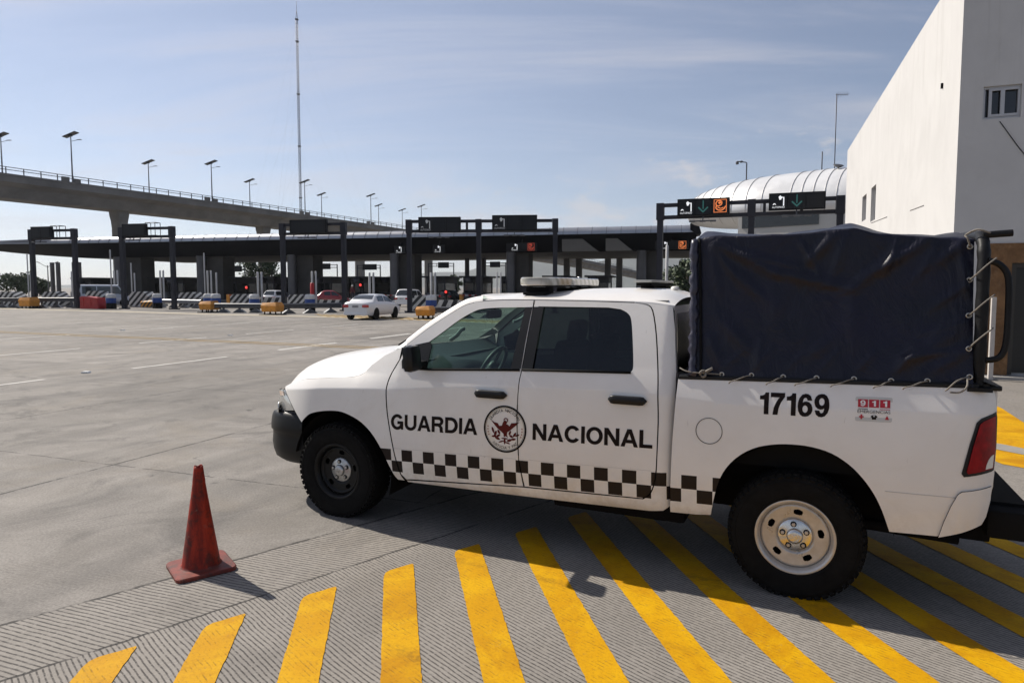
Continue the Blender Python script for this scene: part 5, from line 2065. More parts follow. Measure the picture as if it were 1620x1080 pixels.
LBX, LBZ = 1.66, 1.950
mb = MB()
rows = []
for z, ins in ((LBZ, 0.012), (LBZ + 0.006, 0.002), (LBZ + 0.042, 0.0), (LBZ + 0.058, 0.004), (LBZ + 0.064, 0.014)):
    rows.append([Vector((x, y, z)) for x, y in round_slab(LBX, 0.02, 0, 0, 0.30, 1.32, 0.12, inset=ins)])
mb.grid(rows, closed=True)
mb.face(rows[0][::-1])
mb.face(rows[-1])
lb = mb.build('light_bar', lightbar_mat(), truck, ang=40)
mb = MB()
mb.box(Vector((LBX, 0.02, LBZ - 0.004)), (0.16, 1.10, 0.012), bev=0.003)
for y in (-0.50, 0.52):
    mb.box(Vector((LBX, y, LBZ - 0.036)), (0.20, 0.10, 0.05), bev=0.01)
    mb.box(Vector((LBX, y - 0.06 * (1 if y < 0 else -1), LBZ - 0.062)), (0.20, 0.10, 0.022), bev=0.006)
mb.box(Vector((LBX + 0.02, 0.1, LBZ - 0.035)), (0.16, 0.16, 0.04), bev=0.01)
mb.build('bar_bracket', BLKM, lb, ang=40)
mb = MB()
mb.tube([Vector((LBX + 0.05, 0.30, LBZ + 0.06)), Vector((LBX + 0.05, 0.30, LBZ + 0.08))], 0.010, 8)
mb.build('bar_bolt', CHROME, lb)
mb = MB()
mb.box(Vector((2.42, 0.17, 1.984)), (0.14, 0.86, 0.018), bev=0.006)
fb = mb.build('flat_beacon', mat('pale_bar_top', (0.45, 0.45, 0.42), 0.4), truck, ang=40)
mb = MB()
mb.box(Vector((2.42, 0.17, 1.960)), (0.12, 0.78, 0.024), bev=0.005)
mb.box(Vector((2.42, -0.05, 1.935)), (0.10, 0.12, 0.04))
mb.box(Vector((2.42, 0.42, 1.935)), (0.10, 0.12, 0.04))
mb.build('beacon_base', BLKM, fb)
mb = MB()
mb.lathe([(0.035, 0), (0.034, 0.018), (0.02, 0.026), (0, 0.027)], 16, Matrix.Translation((2.60, 0.10, 1.918)))
mb.build('roof_aerial', STKL, truck)
# ================================================================== traffic cone
def cone_mat():
    m = bpy.data.materials.new('worn_orange_rubber')
    m.use_nodes = True
    N = NT(m)
    t = N.n('ShaderNodeTexCoord')
    P = t.outputs['Object']
    mp = N.n('ShaderNodeMapping')
    mp.inputs['Scale'].default_value = (9, 9, 1.6)
    N.lk(P, mp.inputs['Vector'])
    v = N.noise(mp.outputs[0], 1.6, 6, 0.7, 0.5)
    col = N.mix(N.ramp(v, 0.32, 0.68), (0.14, 0.007, 0.003), (0.40, 0.028, 0.006))
    g = N.noise(P, 9.0, 7, 0.75, 0.4)
    col = N.mix(N.math('MULTIPLY', N.ramp(g, 0.48, 0.62), 0.8), col, (0.055, 0.014, 0.010))
    col = N.mix(N.math('MULTIPLY', N.ramp(N.noise(P, 22.0, 5, 0.7), 0.60, 0.72), 0.5), col, (0.20, 0.10, 0.08))
    s_ = N.n('ShaderNodeSeparateXYZ')
    N.lk(P, s_.inputs[0])
    b = N.math('MULTIPLY', N.ramp(s_.outputs[2], 0.045, 0.03), 0.6)
    col = N.mix(b, col, (0.10, 0.045, 0.036))
    N.lk(col, N.b.inputs['Base Color'])
    N.b.inputs['Roughness'].default_value = 0.55
    N.b.inputs['Specular IOR Level'].default_value = 0.3
    bp = N.n('ShaderNodeBump')
    bp.inputs['Strength'].default_value = 0.25
    bp.inputs['Distance'].default_value = 0.004
    N.lk(g, bp.inputs['Height'])
    N.lk(bp.outputs['Normal'], N.b.inputs['Normal'])
    return m


CM = cone_mat()
cone = empty('traffic_cone', (-2.15, 4.50, 0), R(38), 'worn dark orange traffic cone standing on the grooved concrete in front of the pickup', 'traffic cone')
mb = MB()
rows = []
for z, ins in ((0.0, 0.006), (0.004, 0.0), (0.022, 0.0), (0.028, 0.007)):
    rows.append([Vector((x, y, z + (0.010 * max(0, (x + y) / 0.36 - 0.55) if z > 0 else 0.0))) for x, y in round_slab(0, 0, 0, 0, 0.385, 0.385, 0.05, n=6, inset=ins)])
mb.grid(rows, closed=True, smooth=False)
mb.face(rows[0][::-1])
top = rows[-1]
n = len(top)
ringb = [Vector((0.128 * math.cos(2 * math.pi * (k + 0.5) / n - 0.0), 0.128 * math.sin(2 * math.pi * (k + 0.5) / n), 0.034)) for k in range(n)]
# order ring by angle to match slab outline
ringb = [Vector((0.130 * math.cos(math.atan2(p.y, p.x)), 0.130 * math.sin(math.atan2(p.y, p.x)), 0.031)) for p in top]
mb.grid([top, ringb], closed=True, smooth=False)
mb.build('base', CM, cone, weld=True)
mb = MB()
N_ = 80
rows = []
prof = [(0.134, 0.030), (0.126, 0.036), (0.121, 0.050), (0.075, 0.36), (0.052, 0.52), (0.041, 0.60), (0.041, 0.615), (0.035, 0.66), (0.031, 0.70)]
for r, z in prof:
    rows.append([Vector((r * math.cos(2 * math.pi * k / N_) + 0.004 * z, r * math.sin(2 * math.pi * k / N_), z)) for k in range(N_)])
# torn lip
rows.append([Vector((0.029 * math.cos(2 * math.pi * k / N_) + 0.003, 0.029 * math.sin(2 * math.pi * k / N_), 0.712 + 0.010 * abs(math.sin(k * math.pi / 20)) ** 1.5)) for k in range(N_)])
rows.append([Vector((0.024 * math.cos(2 * math.pi * k / N_) + 0.003, 0.024 * math.sin(2 * math.pi * k / N_), 0.710 + 0.010 * abs(math.sin(k * math.pi / 20)) ** 1.5)) for k in range(N_)])
rows.append([Vector((0.026 * math.cos(2 * math.pi * k / N_) + 0.003, 0.026 * math.sin(2 * math.pi * k / N_), 0.60)) for k in range(N_)])
mb.grid(rows, closed=True)
mb.build('cone_body', CM, cone, smooth=True)
# ================================================================== toll plaza
GST = mat('dark_blue_grey_steel', (0.020, 0.021, 0.030), 0.5, var=0.25, vscale=1.5, spec=0.3)
SGN = mat('sign_black', (0.006, 0.0065, 0.008), 0.4, var=0.3, vscale=1.0, spec=0.2)
SGF = mat('sign_face', (0.008, 0.009, 0.012), 0.3, spec=0.25)
LEDW = mat('lit_white_symbol', (0.6, 0.6, 0.6), 0.5, emit=(0.85, 0.87, 0.9, 0.5))
LEDD = mat('dim_white_symbol', (0.30, 0.31, 0.32), 0.5, emit=(0.6, 0.62, 0.65, 0.12))
LEDO = mat('lit_orange_symbol', (0.5, 0.12, 0.04), 0.5, emit=(1.0, 0.28, 0.08, 0.42))
LEDR = mat('dim_red_symbol', (0.25, 0.03, 0.02), 0.5, emit=(0.9, 0.12, 0.06, 0.22))
LEDG = mat('dim_green_arrow', (0.03, 0.12, 0.11), 0.4, emit=(0.05, 0.30, 0.27, 0.10))
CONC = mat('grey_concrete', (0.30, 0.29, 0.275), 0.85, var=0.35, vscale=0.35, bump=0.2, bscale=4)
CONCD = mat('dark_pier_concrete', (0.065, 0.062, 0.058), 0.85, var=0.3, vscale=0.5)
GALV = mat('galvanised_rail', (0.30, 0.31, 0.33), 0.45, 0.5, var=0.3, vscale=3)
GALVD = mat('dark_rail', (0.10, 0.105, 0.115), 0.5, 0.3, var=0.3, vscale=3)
ORG = mat('orange_box_paint', (0.62, 0.26, 0.03), 0.5, var=0.3, vscale=4)
REDP = mat('red_plastic', (0.42, 0.012, 0.014), 0.45, var=0.25, vscale=3)
BLUE = mat('blue_plastic', (0.015, 0.055, 0.24), 0.45, var=0.2, vscale=5)
WHT = mat('white_plastic', (0.62, 0.62, 0.61), 0.5, var=0.2, vscale=5)
POLEW = mat('pale_pole', (0.46, 0.46, 0.46), 0.5, var=0.2, vscale=1.0)


def stripes_mat(name, scale, slope, flat=False, c1=(0.02, 0.02, 0.022), c2=(0.62, 0.61, 0.58)):
    m = bpy.data.materials.new(name)
    m.use_nodes = True
    N = NT(m)
    t = N.n('ShaderNodeTexCoord')
    s_ = N.n('ShaderNodeSeparateXYZ')
    N.lk(t.outputs['Object'], s_.inputs[0])
    v = N.math('ADD', N.math('ADD', s_.outputs[0], N.math('MULTIPLY', s_.outputs[1], 0.6)), N.math('MULTIPLY', s_.outputs[2], slope))
    f = N.math('FRACT', N.math('MULTIPLY', v, scale))
    k = N.ramp(f, 0.48, 0.52)
    g = N.noise(t.outputs['Object'], 3.0, 5, 0.7)
    col = N.mix(k, c1, N.mix(N.ramp(g, 0.4, 0.7), c2, tuple(x * 0.65 for x in c2)))
    N.lk(col, N.b.inputs['Base Color'])
    N.b.inputs['Roughness'].default_value = 0.6
    return m


CHEV = stripes_mat('black_white_stripes', 1.55, -1.0)
CHEVB = stripes_mat('black_white_blocks', 1.2, -0.5)
CHEVO = stripes_mat('orange_black_stripes', 2.2, -0.9, c1=(0.03, 0.02, 0.01), c2=(0.62, 0.28, 0.03))


def symbol(mb, kind, cx, z0, s_, y, fr):
    """flat sign graphics in the local gantry plane: x along, z up, y = face"""
    def rect(x0, za, x1, zb):
        mb.face([fr(cx + x0 * s_, y, z0 + za * s_), fr(cx + x1 * s_, y, z0 + za * s_), fr(cx + x1 * s_, y, z0 + zb * s_), fr(cx + x0 * s_, y, z0 + zb * s_)])

    def poly(pts):
        mb.face([fr(cx + x * s_, y, z0 + z * s_) for x, z in pts])

    def stroke(pts, w_):
        for a, b in zip(pts, pts[1:]):
            a, b = Vector(a), Vector(b)
            d = (b - a).normalized()
            n_ = Vector((-d.y, d.x)) * w_ / 2
            poly([a - n_, b + d * 0 - n_, b + n_, a + n_])
    if kind == 'pay':
        rect(0.30, 0.14, 0.38, 0.78)
        rect(0.16, 0.72, 0.295, 0.79)
        poly([(-0.02, 0.80), (0.10, 0.90), (0.22, 0.78), (0.17, 0.60), (0.05, 0.56)])
        poly([(-0.42, 0.20), (-0.36, 0.32), (-0.26, 0.34), (-0.18, 0.24), (-0.22, 0.22), (-0.29, 0.27), (-0.36, 0.22)])
        uv, fs, asp = text_mesh('AUTOPASO', 0.0)
        for f in fs:
            mb.face([fr(cx + (-0.45 + 0.86 * uv[i][0]) * s_, y, z0 + (-0.02 + 0.13 * uv[i][1]) * s_) for i in f])
    elif kind == 'arrow':
        rect(-0.04, 0.30, 0.04, 0.92)
        poly([(-0.38, 0.40), (-0.30, 0.46), (0.0, 0.16), (0.0, 0.02)])
        poly([(0.38, 0.40), (0.0, 0.02), (0.0, 0.16), (0.30, 0.46)])
    elif kind == 'hand':
        for r_ in ((-0.45, 0.0, 0.45, 0.045), (-0.45, 0.90, 0.45, 0.945), (-0.45, 0.05, -0.405, 0.895), (0.405, 0.05, 0.45, 0.895)):
            rect(*r_)
        stroke([(0.02, 0.86), (-0.20, 0.84), (-0.31, 0.68), (-0.26, 0.50), (-0.10, 0.46), (0.10, 0.58), (0.12, 0.76), (0.0, 0.84)], 0.075)
        stroke([(-0.26, 0.50), (-0.30, 0.32), (-0.16, 0.18), (0.08, 0.14), (0.28, 0.26), (0.38, 0.46)], 0.08)
        stroke([(-0.18, 0.38), (0.04, 0.28), (0.24, 0.36)], 0.06)
        poly([(-0.04, 0.60), (0.06, 0.66), (0.03, 0.78), (-0.08, 0.78), (-0.16, 0.68)])


def gantry(label, posts, heads, signs, group='sign gantries over the toll lanes', cage=None, small=False):
    """posts: [(u, Y)], heads: top pixel rows per end; signs: [(u0, u1, v0, v1, faces)]"""
    P = [at(u, 454.6, Y) for u, Y in posts]
    a, b = P[0], P[-1]
    d = Vector((b.x - a.x, b.y - a.y, 0))
    Ln = d.length
    rz = math.atan2(d.y, d.x)
    root = empty('sign_gantry', (a.x, a.y, 0), rz, label, 'gantry', group)
    hs = [at(u, v, Y).z for (u, Y), v in zip((posts[0], posts[-1]), heads)]
    h = sum(hs) / 2
    ex, ey = math.cos(rz), math.sin(rz)

    def xloc(u, hz_=6.6):
        k = (u - CXP) / FPX
        return (k * (a.y * _c - (hz_ - CAMH) * _s) - a.x) / (ex - k * ey * _c)

    def yy(x):
        return a.y + ey * x
    w_ = 0.16 if small else 0.34
    for (u, Y) in posts:
        x = xloc(u, 1.9)
        mb = MB()
        mb.box((x, 0, h / 2), (w_, w_, h))
        mb.box((x, 0, 0.06), (w_ * 1.9, w_ * 1.9, 0.10))
        if not small:
            mb.box((x, 0, h - 0.5), (w_ * 1.35, w_ * 1.25, 1.02), bev=0.02)
            mb.box((x + w_ * 0.9, -0.02, 1.3), (0.10, 0.16, 0.35))
        mb.build('post', GST, root)
    for z_ in ((h - 0.13, h - 0.86) if not small else (h - 0.1, h - 0.62)):
        mb = MB()
        mb.box((Ln / 2, 0.01, z_), (Ln - w_ * 1.4, w_ * 0.7, 0.22 if not small else 0.12))
        mb.build('crossbeam', GST, root)
    mb = MB()
    nst = max(2, int(Ln / (1.9 if not small else 1.6)))
    for k in range(1, nst):
        mb.box((Ln * k / nst, 0.012, h - (0.49 if not small else 0.36)), (0.10 if small else 0.16, w_ * 0.5, 0.52))
    mb.build('bracing', GST, root)
    for (u0, u1, v0, v1, faces) in signs:
        x0, x1 = xloc(u0), xloc(u1)
        zt, zb = at(u0, v0, yy(x0)).z, at(u0, v1, yy(x0)).z
        cx_, cz_ = (x0 + x1) / 2, (zt + zb) / 2
        hh = zt - zb
        dp = 0.30 if not small else 0.2
        mb = MB()
        mb.box((cx_, -0.36, cz_), (x1 - x0, dp, hh), bev=0.015)
        sp = mb.build('sign_panel', SGN, root)
        n = max(1, len(faces))
        fw = (x1 - x0 - 0.10) / n
        fr = lambda x, y, z: Vector((x, y, z))
        for k, fc in enumerate(faces):
            fx = x0 + 0.05 + fw * (k + 0.5)
            mb = MB()
            s2 = hh * 0.46
            mb.box((fx, -0.36 - dp / 2 - 0.012, cz_), (fw * 0.93, 0.02, hh * 0.86))
            mb.build('display', SGF, sp)
            yv = -0.36 - dp / 2 - 0.026
            for kd, mm in fc:
                mb = MB()
                sz = min(fw * 0.86, hh * 0.80)
                symbol(mb, kd, fx, cz_ - sz * 0.46, sz, yv, fr)
                mb.build('sign_symbol', mm, sp)
        # floodlight bar hung under the sign
        if not small:
            mb = MB()
            mb.box((cx_, -0.62, zb - 0.34), (min(2.0, (x1 - x0) * 0.45), 0.10, 0.07))
            for q in (-0.6, 0.0, 0.6):
                mb.box((cx_ + q, -0.72, zb - 0.36), (0.34, 0.22, 0.10), bev=0.02)
            mb.span((cx_, -0.36, zb), (cx_, -0.62, zb - 0.34), 0.06, 0.06)
            mb.build('light_bar', GALVD, root)
    if cage:
        u0, u1, v0, v1 = cage
        x0, x1 = xloc(u0), xloc(u1)
        zt, zb = at(u0, v0, yy(x0)).z, at(u0, v1, yy(x0)).z
        mb = MB()
        r_ = 0.035
        for y in (-0.5, 0.15):
            mb.tube([(x0, y, zb), (x1, y, zb), (x1, y, zt), (x0, y, zt)], r_, 5, closed=True)
        for x in (x0, x1):
            for z_ in (zb, zt):
                mb.tube([(x, -0.5, z_), (x, 0.15, z_)], r_, 5)
        mb.build('service_cage', GST, root)
    return root


W_, D_, O_, G_ = LEDW, LEDD, LEDO, LEDG
gantry('dark steel sign gantry with a small blank two-pane sign, farthest left of the gantries', [(54, 63), (121, 62)], (364, 361), [(56.5, 88, 359.5, 378, [[], []])], cage=(88, 102, 358, 378))
gantry('dark steel sign gantry whose blank sign hides part of the flyover pier', [(196, 60), (275, 59)], (361, 357), [(200, 237, 355, 374.5, [[]])], cage=(237, 252, 353, 373))
gantry('dark steel sign gantry with a wide blank sign, behind the white sedan', [(449, 56), (545, 55)], (354, 351.5), [(463, 521, 349, 370.5, [[]])])
gantry('three-post sign gantry with two black signs, mid plaza above the yellow box', [(648, 51.2), (757.5, 50.8), (878, 50.4)], (350, 344), [(664, 730, 344.5, 369, [[('pay', D_)], [], []]), (779.5, 850, 341.5, 366, [[('pay', D_)], [], []])])
gantry('three-post sign gantry with lit green arrows and orange symbol before the silver terminal', [(1043, 41.5), (1186, 39.7), (1325, 38)], (321, 311), [(1073, 1155, 317, 343.5, [[('pay', W_)], [('arrow', G_)], [('hand', O_)]]), (1216, 1305, 308, 334.5, [[('pay', W_)], [('arrow', G_)], []])])
for lab, u0, u1, v, s0, s1 in (('small far gantry seen through the gap left of the tree behind the canopy', 352, 388, 422, 363, 384), ('small far gantry behind the canopy directly above the red car', 500, 534, 418, 503, 524), ('small far gantry behind the canopy right above the white sedan', 566, 602, 419, 575, 597),
                               ('small far gantry under the two-sign gantry, left of its middle post', 678, 718, 416, 694, 711), ('small far gantry under the two-sign gantry, right of its middle post', 766, 800, 415, 776, 792)):
    gantry(lab, [(u0, 128), (u1, 127)], (v, v), [(s0, s1, v - 1, v + 8, [[]])], group='far gantries behind the canopy', small=True)

# ---- canopy -------------------------------------------------------------------
cA, cB = Vector((-79.0, 97.5)), Vector((20.3, 74.0))
cd = (cB - cA)
CLEN = cd.length
crz = math.atan2(cd.y, cd.x)
canopy = empty('toll_canopy', (cA.x, cA.y, 0), crz, 'long low toll canopy with bright metal edge and dark fascia spanning all the lanes', 'canopy')
cex, cey = math.cos(crz), math.sin(crz)


def cx_of(u, dy=0.0):
    """local x of a plaza feature seen at column u, dy behind the canopy front"""
    ox, oy = cA.x - cey * dy, cA.y + cex * dy
    k = (u - CXP) / FPX
    return (k * oy - ox) / (cex - k * cey)


CB, CT = 6.15, 8.75
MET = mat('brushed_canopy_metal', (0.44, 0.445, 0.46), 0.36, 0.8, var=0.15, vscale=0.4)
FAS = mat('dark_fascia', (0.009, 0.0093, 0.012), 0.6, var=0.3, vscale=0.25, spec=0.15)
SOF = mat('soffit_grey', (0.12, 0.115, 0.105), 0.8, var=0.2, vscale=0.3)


def ctip(x):
    t = max(0.0, min(1.0, x / 17.0))
    return t ** 0.62


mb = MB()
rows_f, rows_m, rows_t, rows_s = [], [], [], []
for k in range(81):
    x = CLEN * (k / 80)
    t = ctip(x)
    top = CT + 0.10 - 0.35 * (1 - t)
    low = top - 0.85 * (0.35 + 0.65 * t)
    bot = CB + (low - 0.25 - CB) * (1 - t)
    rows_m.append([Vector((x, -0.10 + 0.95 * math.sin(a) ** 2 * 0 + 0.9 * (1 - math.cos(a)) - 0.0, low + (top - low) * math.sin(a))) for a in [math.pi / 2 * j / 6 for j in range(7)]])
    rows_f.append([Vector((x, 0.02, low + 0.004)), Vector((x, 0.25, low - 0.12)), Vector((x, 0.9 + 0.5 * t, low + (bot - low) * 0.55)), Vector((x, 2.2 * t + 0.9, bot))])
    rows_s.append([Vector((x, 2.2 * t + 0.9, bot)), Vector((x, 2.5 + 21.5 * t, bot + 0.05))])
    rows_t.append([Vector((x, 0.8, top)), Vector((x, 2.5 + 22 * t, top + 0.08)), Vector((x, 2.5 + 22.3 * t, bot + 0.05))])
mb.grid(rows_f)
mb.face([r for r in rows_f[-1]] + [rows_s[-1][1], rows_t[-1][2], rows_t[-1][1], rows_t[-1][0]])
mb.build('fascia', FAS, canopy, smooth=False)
mb = MB()
mb.grid(rows_m)
mb.grid(rows_t, smooth=False)
mb.build('roof_edge', MET, canopy)
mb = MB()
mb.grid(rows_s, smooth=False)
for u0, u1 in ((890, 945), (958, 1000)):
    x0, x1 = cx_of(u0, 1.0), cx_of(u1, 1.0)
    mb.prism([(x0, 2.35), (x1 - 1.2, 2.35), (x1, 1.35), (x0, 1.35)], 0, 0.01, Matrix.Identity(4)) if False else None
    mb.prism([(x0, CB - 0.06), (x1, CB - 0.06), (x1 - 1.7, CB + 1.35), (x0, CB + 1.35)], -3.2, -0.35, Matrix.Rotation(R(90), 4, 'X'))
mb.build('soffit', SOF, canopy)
mb = MB()
for k in range(1, 62):
    x = CLEN * k / 62
    if x < 18:
        continue
    mb.tube([Vector((x, -0.12 + 0.9 * (1 - math.cos(a)), CT + 0.10 - 0.85 + 0.86 * math.sin(a))) for a in [math.pi / 2 * j / 6 for j in range(7)]], 0.03, 4)
mb.build('edge_seam', GALVD, canopy)
# right-hand peak
mb = MB()
xe = CLEN
mb.prism([(xe + 0.02, CT - 1.0), (xe + 0.5, CT - 0.9), (xe + 0.1, CT + 0.45), (xe - 0.7, CT + 0.2), (xe - 0.7, CT - 0.5)], -4.0, 0.2, Matrix.Rotation(R(90), 4, 'X'))
mb.build('end_peak', FAS, canopy)
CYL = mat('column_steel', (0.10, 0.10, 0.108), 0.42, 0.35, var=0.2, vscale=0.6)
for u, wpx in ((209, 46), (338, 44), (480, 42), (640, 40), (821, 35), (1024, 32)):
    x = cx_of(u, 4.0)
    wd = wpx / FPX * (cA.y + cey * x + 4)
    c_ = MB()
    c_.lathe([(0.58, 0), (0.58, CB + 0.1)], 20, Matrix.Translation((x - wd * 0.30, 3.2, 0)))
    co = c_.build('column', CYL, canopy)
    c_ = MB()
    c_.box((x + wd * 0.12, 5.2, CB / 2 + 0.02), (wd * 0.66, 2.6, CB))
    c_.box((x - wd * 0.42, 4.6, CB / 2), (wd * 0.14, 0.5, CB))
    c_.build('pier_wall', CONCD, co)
for u in (98, 107, 132, 140, 555, 744, 770):
    x = cx_of(u, 19.0)
    mb = MB()
    mb.lathe([(0.34, 0), (0.34, CB + 0.06)], 14, Matrix.Translation((x, 17.5, 0)))
    mb.build('back_column', CYL, canopy)
for u in (898, 917, 962, 980):
    x = cx_of(u, 23.0)
    mb = MB()
    mb.box((x, 22.0, CB / 2), (0.85, 0.85, CB))
    mb.build('back_column', CONC, canopy)
# symbols hung under the fascia
for lab, u, v, col_, hand in (('small white lane symbol hanging under the fascia left of the middle gantry', 631, 395, LEDW, False), ('small white lane symbol hanging under the fascia between gantry posts', 692, 394, LEDW, False),
                              ('hanging lane sign with white symbol and dim red mark beside a column', 822, 391, LEDW, True), ('hanging lane sign with a lit orange symbol at the right canopy end', 1058, 388, LEDW, True)):
    x = cx_of(u, -0.4)
    Y = cA.y + cey * x
    zc_ = at(u, v, Y).z
    r_ = empty('lane_sign', (cA.x + cex * x + cey * 0.3, cA.y + cey * x - cex * 0.3, 0), crz, lab, 'lane sign', 'lane signs hung from the canopy')
    mb = MB()
    w2 = 3.6 if hand else 1.5
    mb.box((0.2, 0, zc_), (w2, 0.16, 0.95), bev=0.02)
    mb.span((0.2, 0.0, zc_ + 0.45), (0.2, 0.3, zc_ + 0.95), 0.08, 0.08)
    mb.build('panel', SGN, r_)
    mb = MB()
    fr = lambda x, y, z: Vector((x, y, z))
    symbol(mb, 'pay', -0.6 if hand else 0.1, zc_ - 0.38, 0.85, -0.092, fr)
    mb.build('lit_symbol', col_, r_)
    if hand:
        mb = MB()
        symbol(mb, 'hand', 1.35, zc_ - 0.42, 0.88, -0.092, fr)
        mb.build('lit_symbol', LEDR if u < 900 else LEDO, r_)

# ---- booths --------------------------------------------------------------------
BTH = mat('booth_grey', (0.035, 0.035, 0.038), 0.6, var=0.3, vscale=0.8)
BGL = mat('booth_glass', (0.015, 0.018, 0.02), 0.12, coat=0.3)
booth = empty('toll_booth', (0, 0, 0), crz, 'x', 'toll booth', 'toll booths under the canopy')
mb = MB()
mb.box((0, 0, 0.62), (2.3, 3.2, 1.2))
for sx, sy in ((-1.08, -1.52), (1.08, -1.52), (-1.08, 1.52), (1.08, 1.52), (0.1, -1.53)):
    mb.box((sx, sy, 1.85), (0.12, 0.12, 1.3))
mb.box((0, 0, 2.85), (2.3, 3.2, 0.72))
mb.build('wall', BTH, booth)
mb = MB()
mb.box((0, 0, 1.85), (2.14, 3.0, 1.28))
mb.build('window', BGL, booth)
mb = MB()
mb.box((0.1, -0.1, 3.30), (3.0, 4.2, 0.20), bev=0.03)
mb.build('roof', BTH, booth)
mb = MB()
mb.box((0, 0.5, 0.125), (2.6, 9.0, 0.25), bev=0.05)
mb.build('island', CONC, booth)
mb = MB()
mb.lathe([(0.5, 0.27), (0.5, 1.25), (0.46, 1.3), (0, 1.3)], 16, Matrix.Translation((-0.4, -2.3, 0)))
mb.lathe([(0.46, 2.5), (0.5, 2.52), (0.5, 3.18), (0.46, 3.2)], 16, Matrix.Translation((-0.4, -1.75, 0)))
mb.build('round_front', CYL, booth)
blabs = [(158, 8.5, 'grey toll booth nearest the left end of the canopy, behind the silver van'), (205, 13.0, 'grey toll booth half hidden by the first dark pier'), (248, 8.5, 'grey toll booth right of the second gantry left post'), (272, 14.5, 'grey toll booth set back in the gap under the second gantry'), (299, 8.5, 'grey toll booth beside the second gantry right post'),
         (330, 13.0, 'grey toll booth half hidden by the second dark pier'), (380, 8.5, 'grey toll booth between the two dark piers left of the third gantry'), (410, 13.5, 'grey toll booth set back behind the pale pole pair over the third orange box'), (438, 8.5, 'grey toll booth just left of the third gantry under far trees'), (476, 13.0, 'grey toll booth behind the pier right of the third gantry left post'), (526, 8.5, 'grey toll booth behind the red car'),
         (586, 8.5, 'grey toll booth behind the white sedan'), (556, 15.0, 'grey toll booth set back behind the third gantry right post'), (628, 12.5, 'grey toll booth beside the pier left of the middle gantry'), (700, 8.5, 'grey toll booth under the two-sign gantry, left of its middle post'), (757, 8.5, 'grey toll booth behind the middle post of the two-sign gantry'), (815, 12.0, 'grey toll booth at the foot of the pier above the windscreen'),
         (884, 8.5, 'grey toll booth above the pickup light bar, left part'), (949, 8.5, 'grey toll booth seen over the right end of the light bar')]
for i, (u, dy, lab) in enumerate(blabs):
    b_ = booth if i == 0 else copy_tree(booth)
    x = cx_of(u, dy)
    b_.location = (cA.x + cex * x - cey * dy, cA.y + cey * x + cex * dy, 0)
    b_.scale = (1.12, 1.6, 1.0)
    b_['label'] = lab

# ---- guard rails and barriers ---------------------------------------------------


def guardrail(label, u0, v0, u1, v1, vt, dark=True, z_posts=7):
    a, b = gnd(u0, v0), gnd(u1, v1)
    d = Vector((b.x - a.x, b.y - a.y))
    Ln = d.length
    h = at(u0, vt, a.y).z
    r_ = empty('guardrail', (a.x, a.y, 0), math.atan2(d.y, d.x), label, 'guardrail', 'guardrails along the toll approach')
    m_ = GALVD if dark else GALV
    prof = [(0.0, h), (-0.07, h - 0.05), (-0.08, h - 0.12), (-0.01, h - 0.17), (-0.01, h - 0.21), (-0.08, h - 0.26), (-0.07, h - 0.33), (0.0, h - 0.38)]
    mb = MB()
    mb.grid([[Vector((Ln * k / 8, y, z)) for y, z in prof] for k in range(9)], smooth=False)
    mb.grid([[Vector((Ln * k / 8, y + 0.02, z)) for y, z in prof] for k in range(9)], smooth=False)
    mb.build('beam', m_, r_)
    n = max(3, int(Ln / 1.7))
    for k in range(n):
        x = Ln * (k + 0.5) / n
        mb = MB()
        mb.box((x, 0.11, h / 2), (0.13, 0.14, h - 0.06))
        mb.prism([(x - 0.55, 0.0), (x + 0.55, 0.0), (x + 0.12, 0.28), (x - 0.12, 0.28)], -0.30, 0.02, Matrix.Rotation(R(90), 4, 'X'))
        mb.build('post', GALVD, r_)
    return r_


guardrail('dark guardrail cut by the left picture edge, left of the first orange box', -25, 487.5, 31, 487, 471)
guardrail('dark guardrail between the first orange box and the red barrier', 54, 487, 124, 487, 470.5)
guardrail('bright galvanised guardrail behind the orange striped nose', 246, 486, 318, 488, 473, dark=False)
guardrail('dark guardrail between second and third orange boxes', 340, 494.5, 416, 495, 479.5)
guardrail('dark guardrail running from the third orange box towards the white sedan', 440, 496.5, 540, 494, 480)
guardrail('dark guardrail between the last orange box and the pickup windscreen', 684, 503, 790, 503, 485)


def orange_box(label, u0, u1, vt, vb):
    a, b = gnd(u0, vb), gnd(u1, vb)
    wd = (b - a).length
    h = at(u0, vt, a.y).z
    r_ = empty('orange_box', ((a.x + b.x) / 2, a.y + 0.4, 0), crz, label, 'attenuator box', 'orange boxes at the rail ends')
    z0 = 0.22
    mb = MB()
    x, y = wd / 2, 0.5
    bot = [Vector((-x * .9, -y, z0)), Vector((x * .9, -y, z0)), Vector((x * .9, y, z0)), Vector((-x * .9, y, z0))]
    mid = [Vector((-x, -y - .06, h * .72)), Vector((x, -y - .06, h * .72)), Vector((x, y, h * .72)), Vector((-x, y, h * .72))]
    top = [Vector((-x * .94, -y + .1, h - 0.04)), Vector((x * .8, -y + .1, h)), Vector((x * .8, y - .1, h)), Vector((-x * .94, y - .1, h - 0.04))]
    mb.grid([bot, mid, top], closed=True, smooth=False)
    mb.face(bot[::-1])
    mb.face(top)
    mb.build('shell', ORG, r_)
    mb = MB()
    for sx in (-0.7, 0.0, 0.75):
        mb.box((x * sx, -y + 0.15, z0 / 2 + 0.02), (0.07, 0.07, z0 + 0.02))
        mb.box((x * sx, y - 0.15, z0 / 2 + 0.02), (0.07, 0.07, z0 + 0.02))
    mb.box((0, 0, 0.03), (wd * 1.15, 1.3, 0.05))
    mb.build('stand', BLKM, r_)


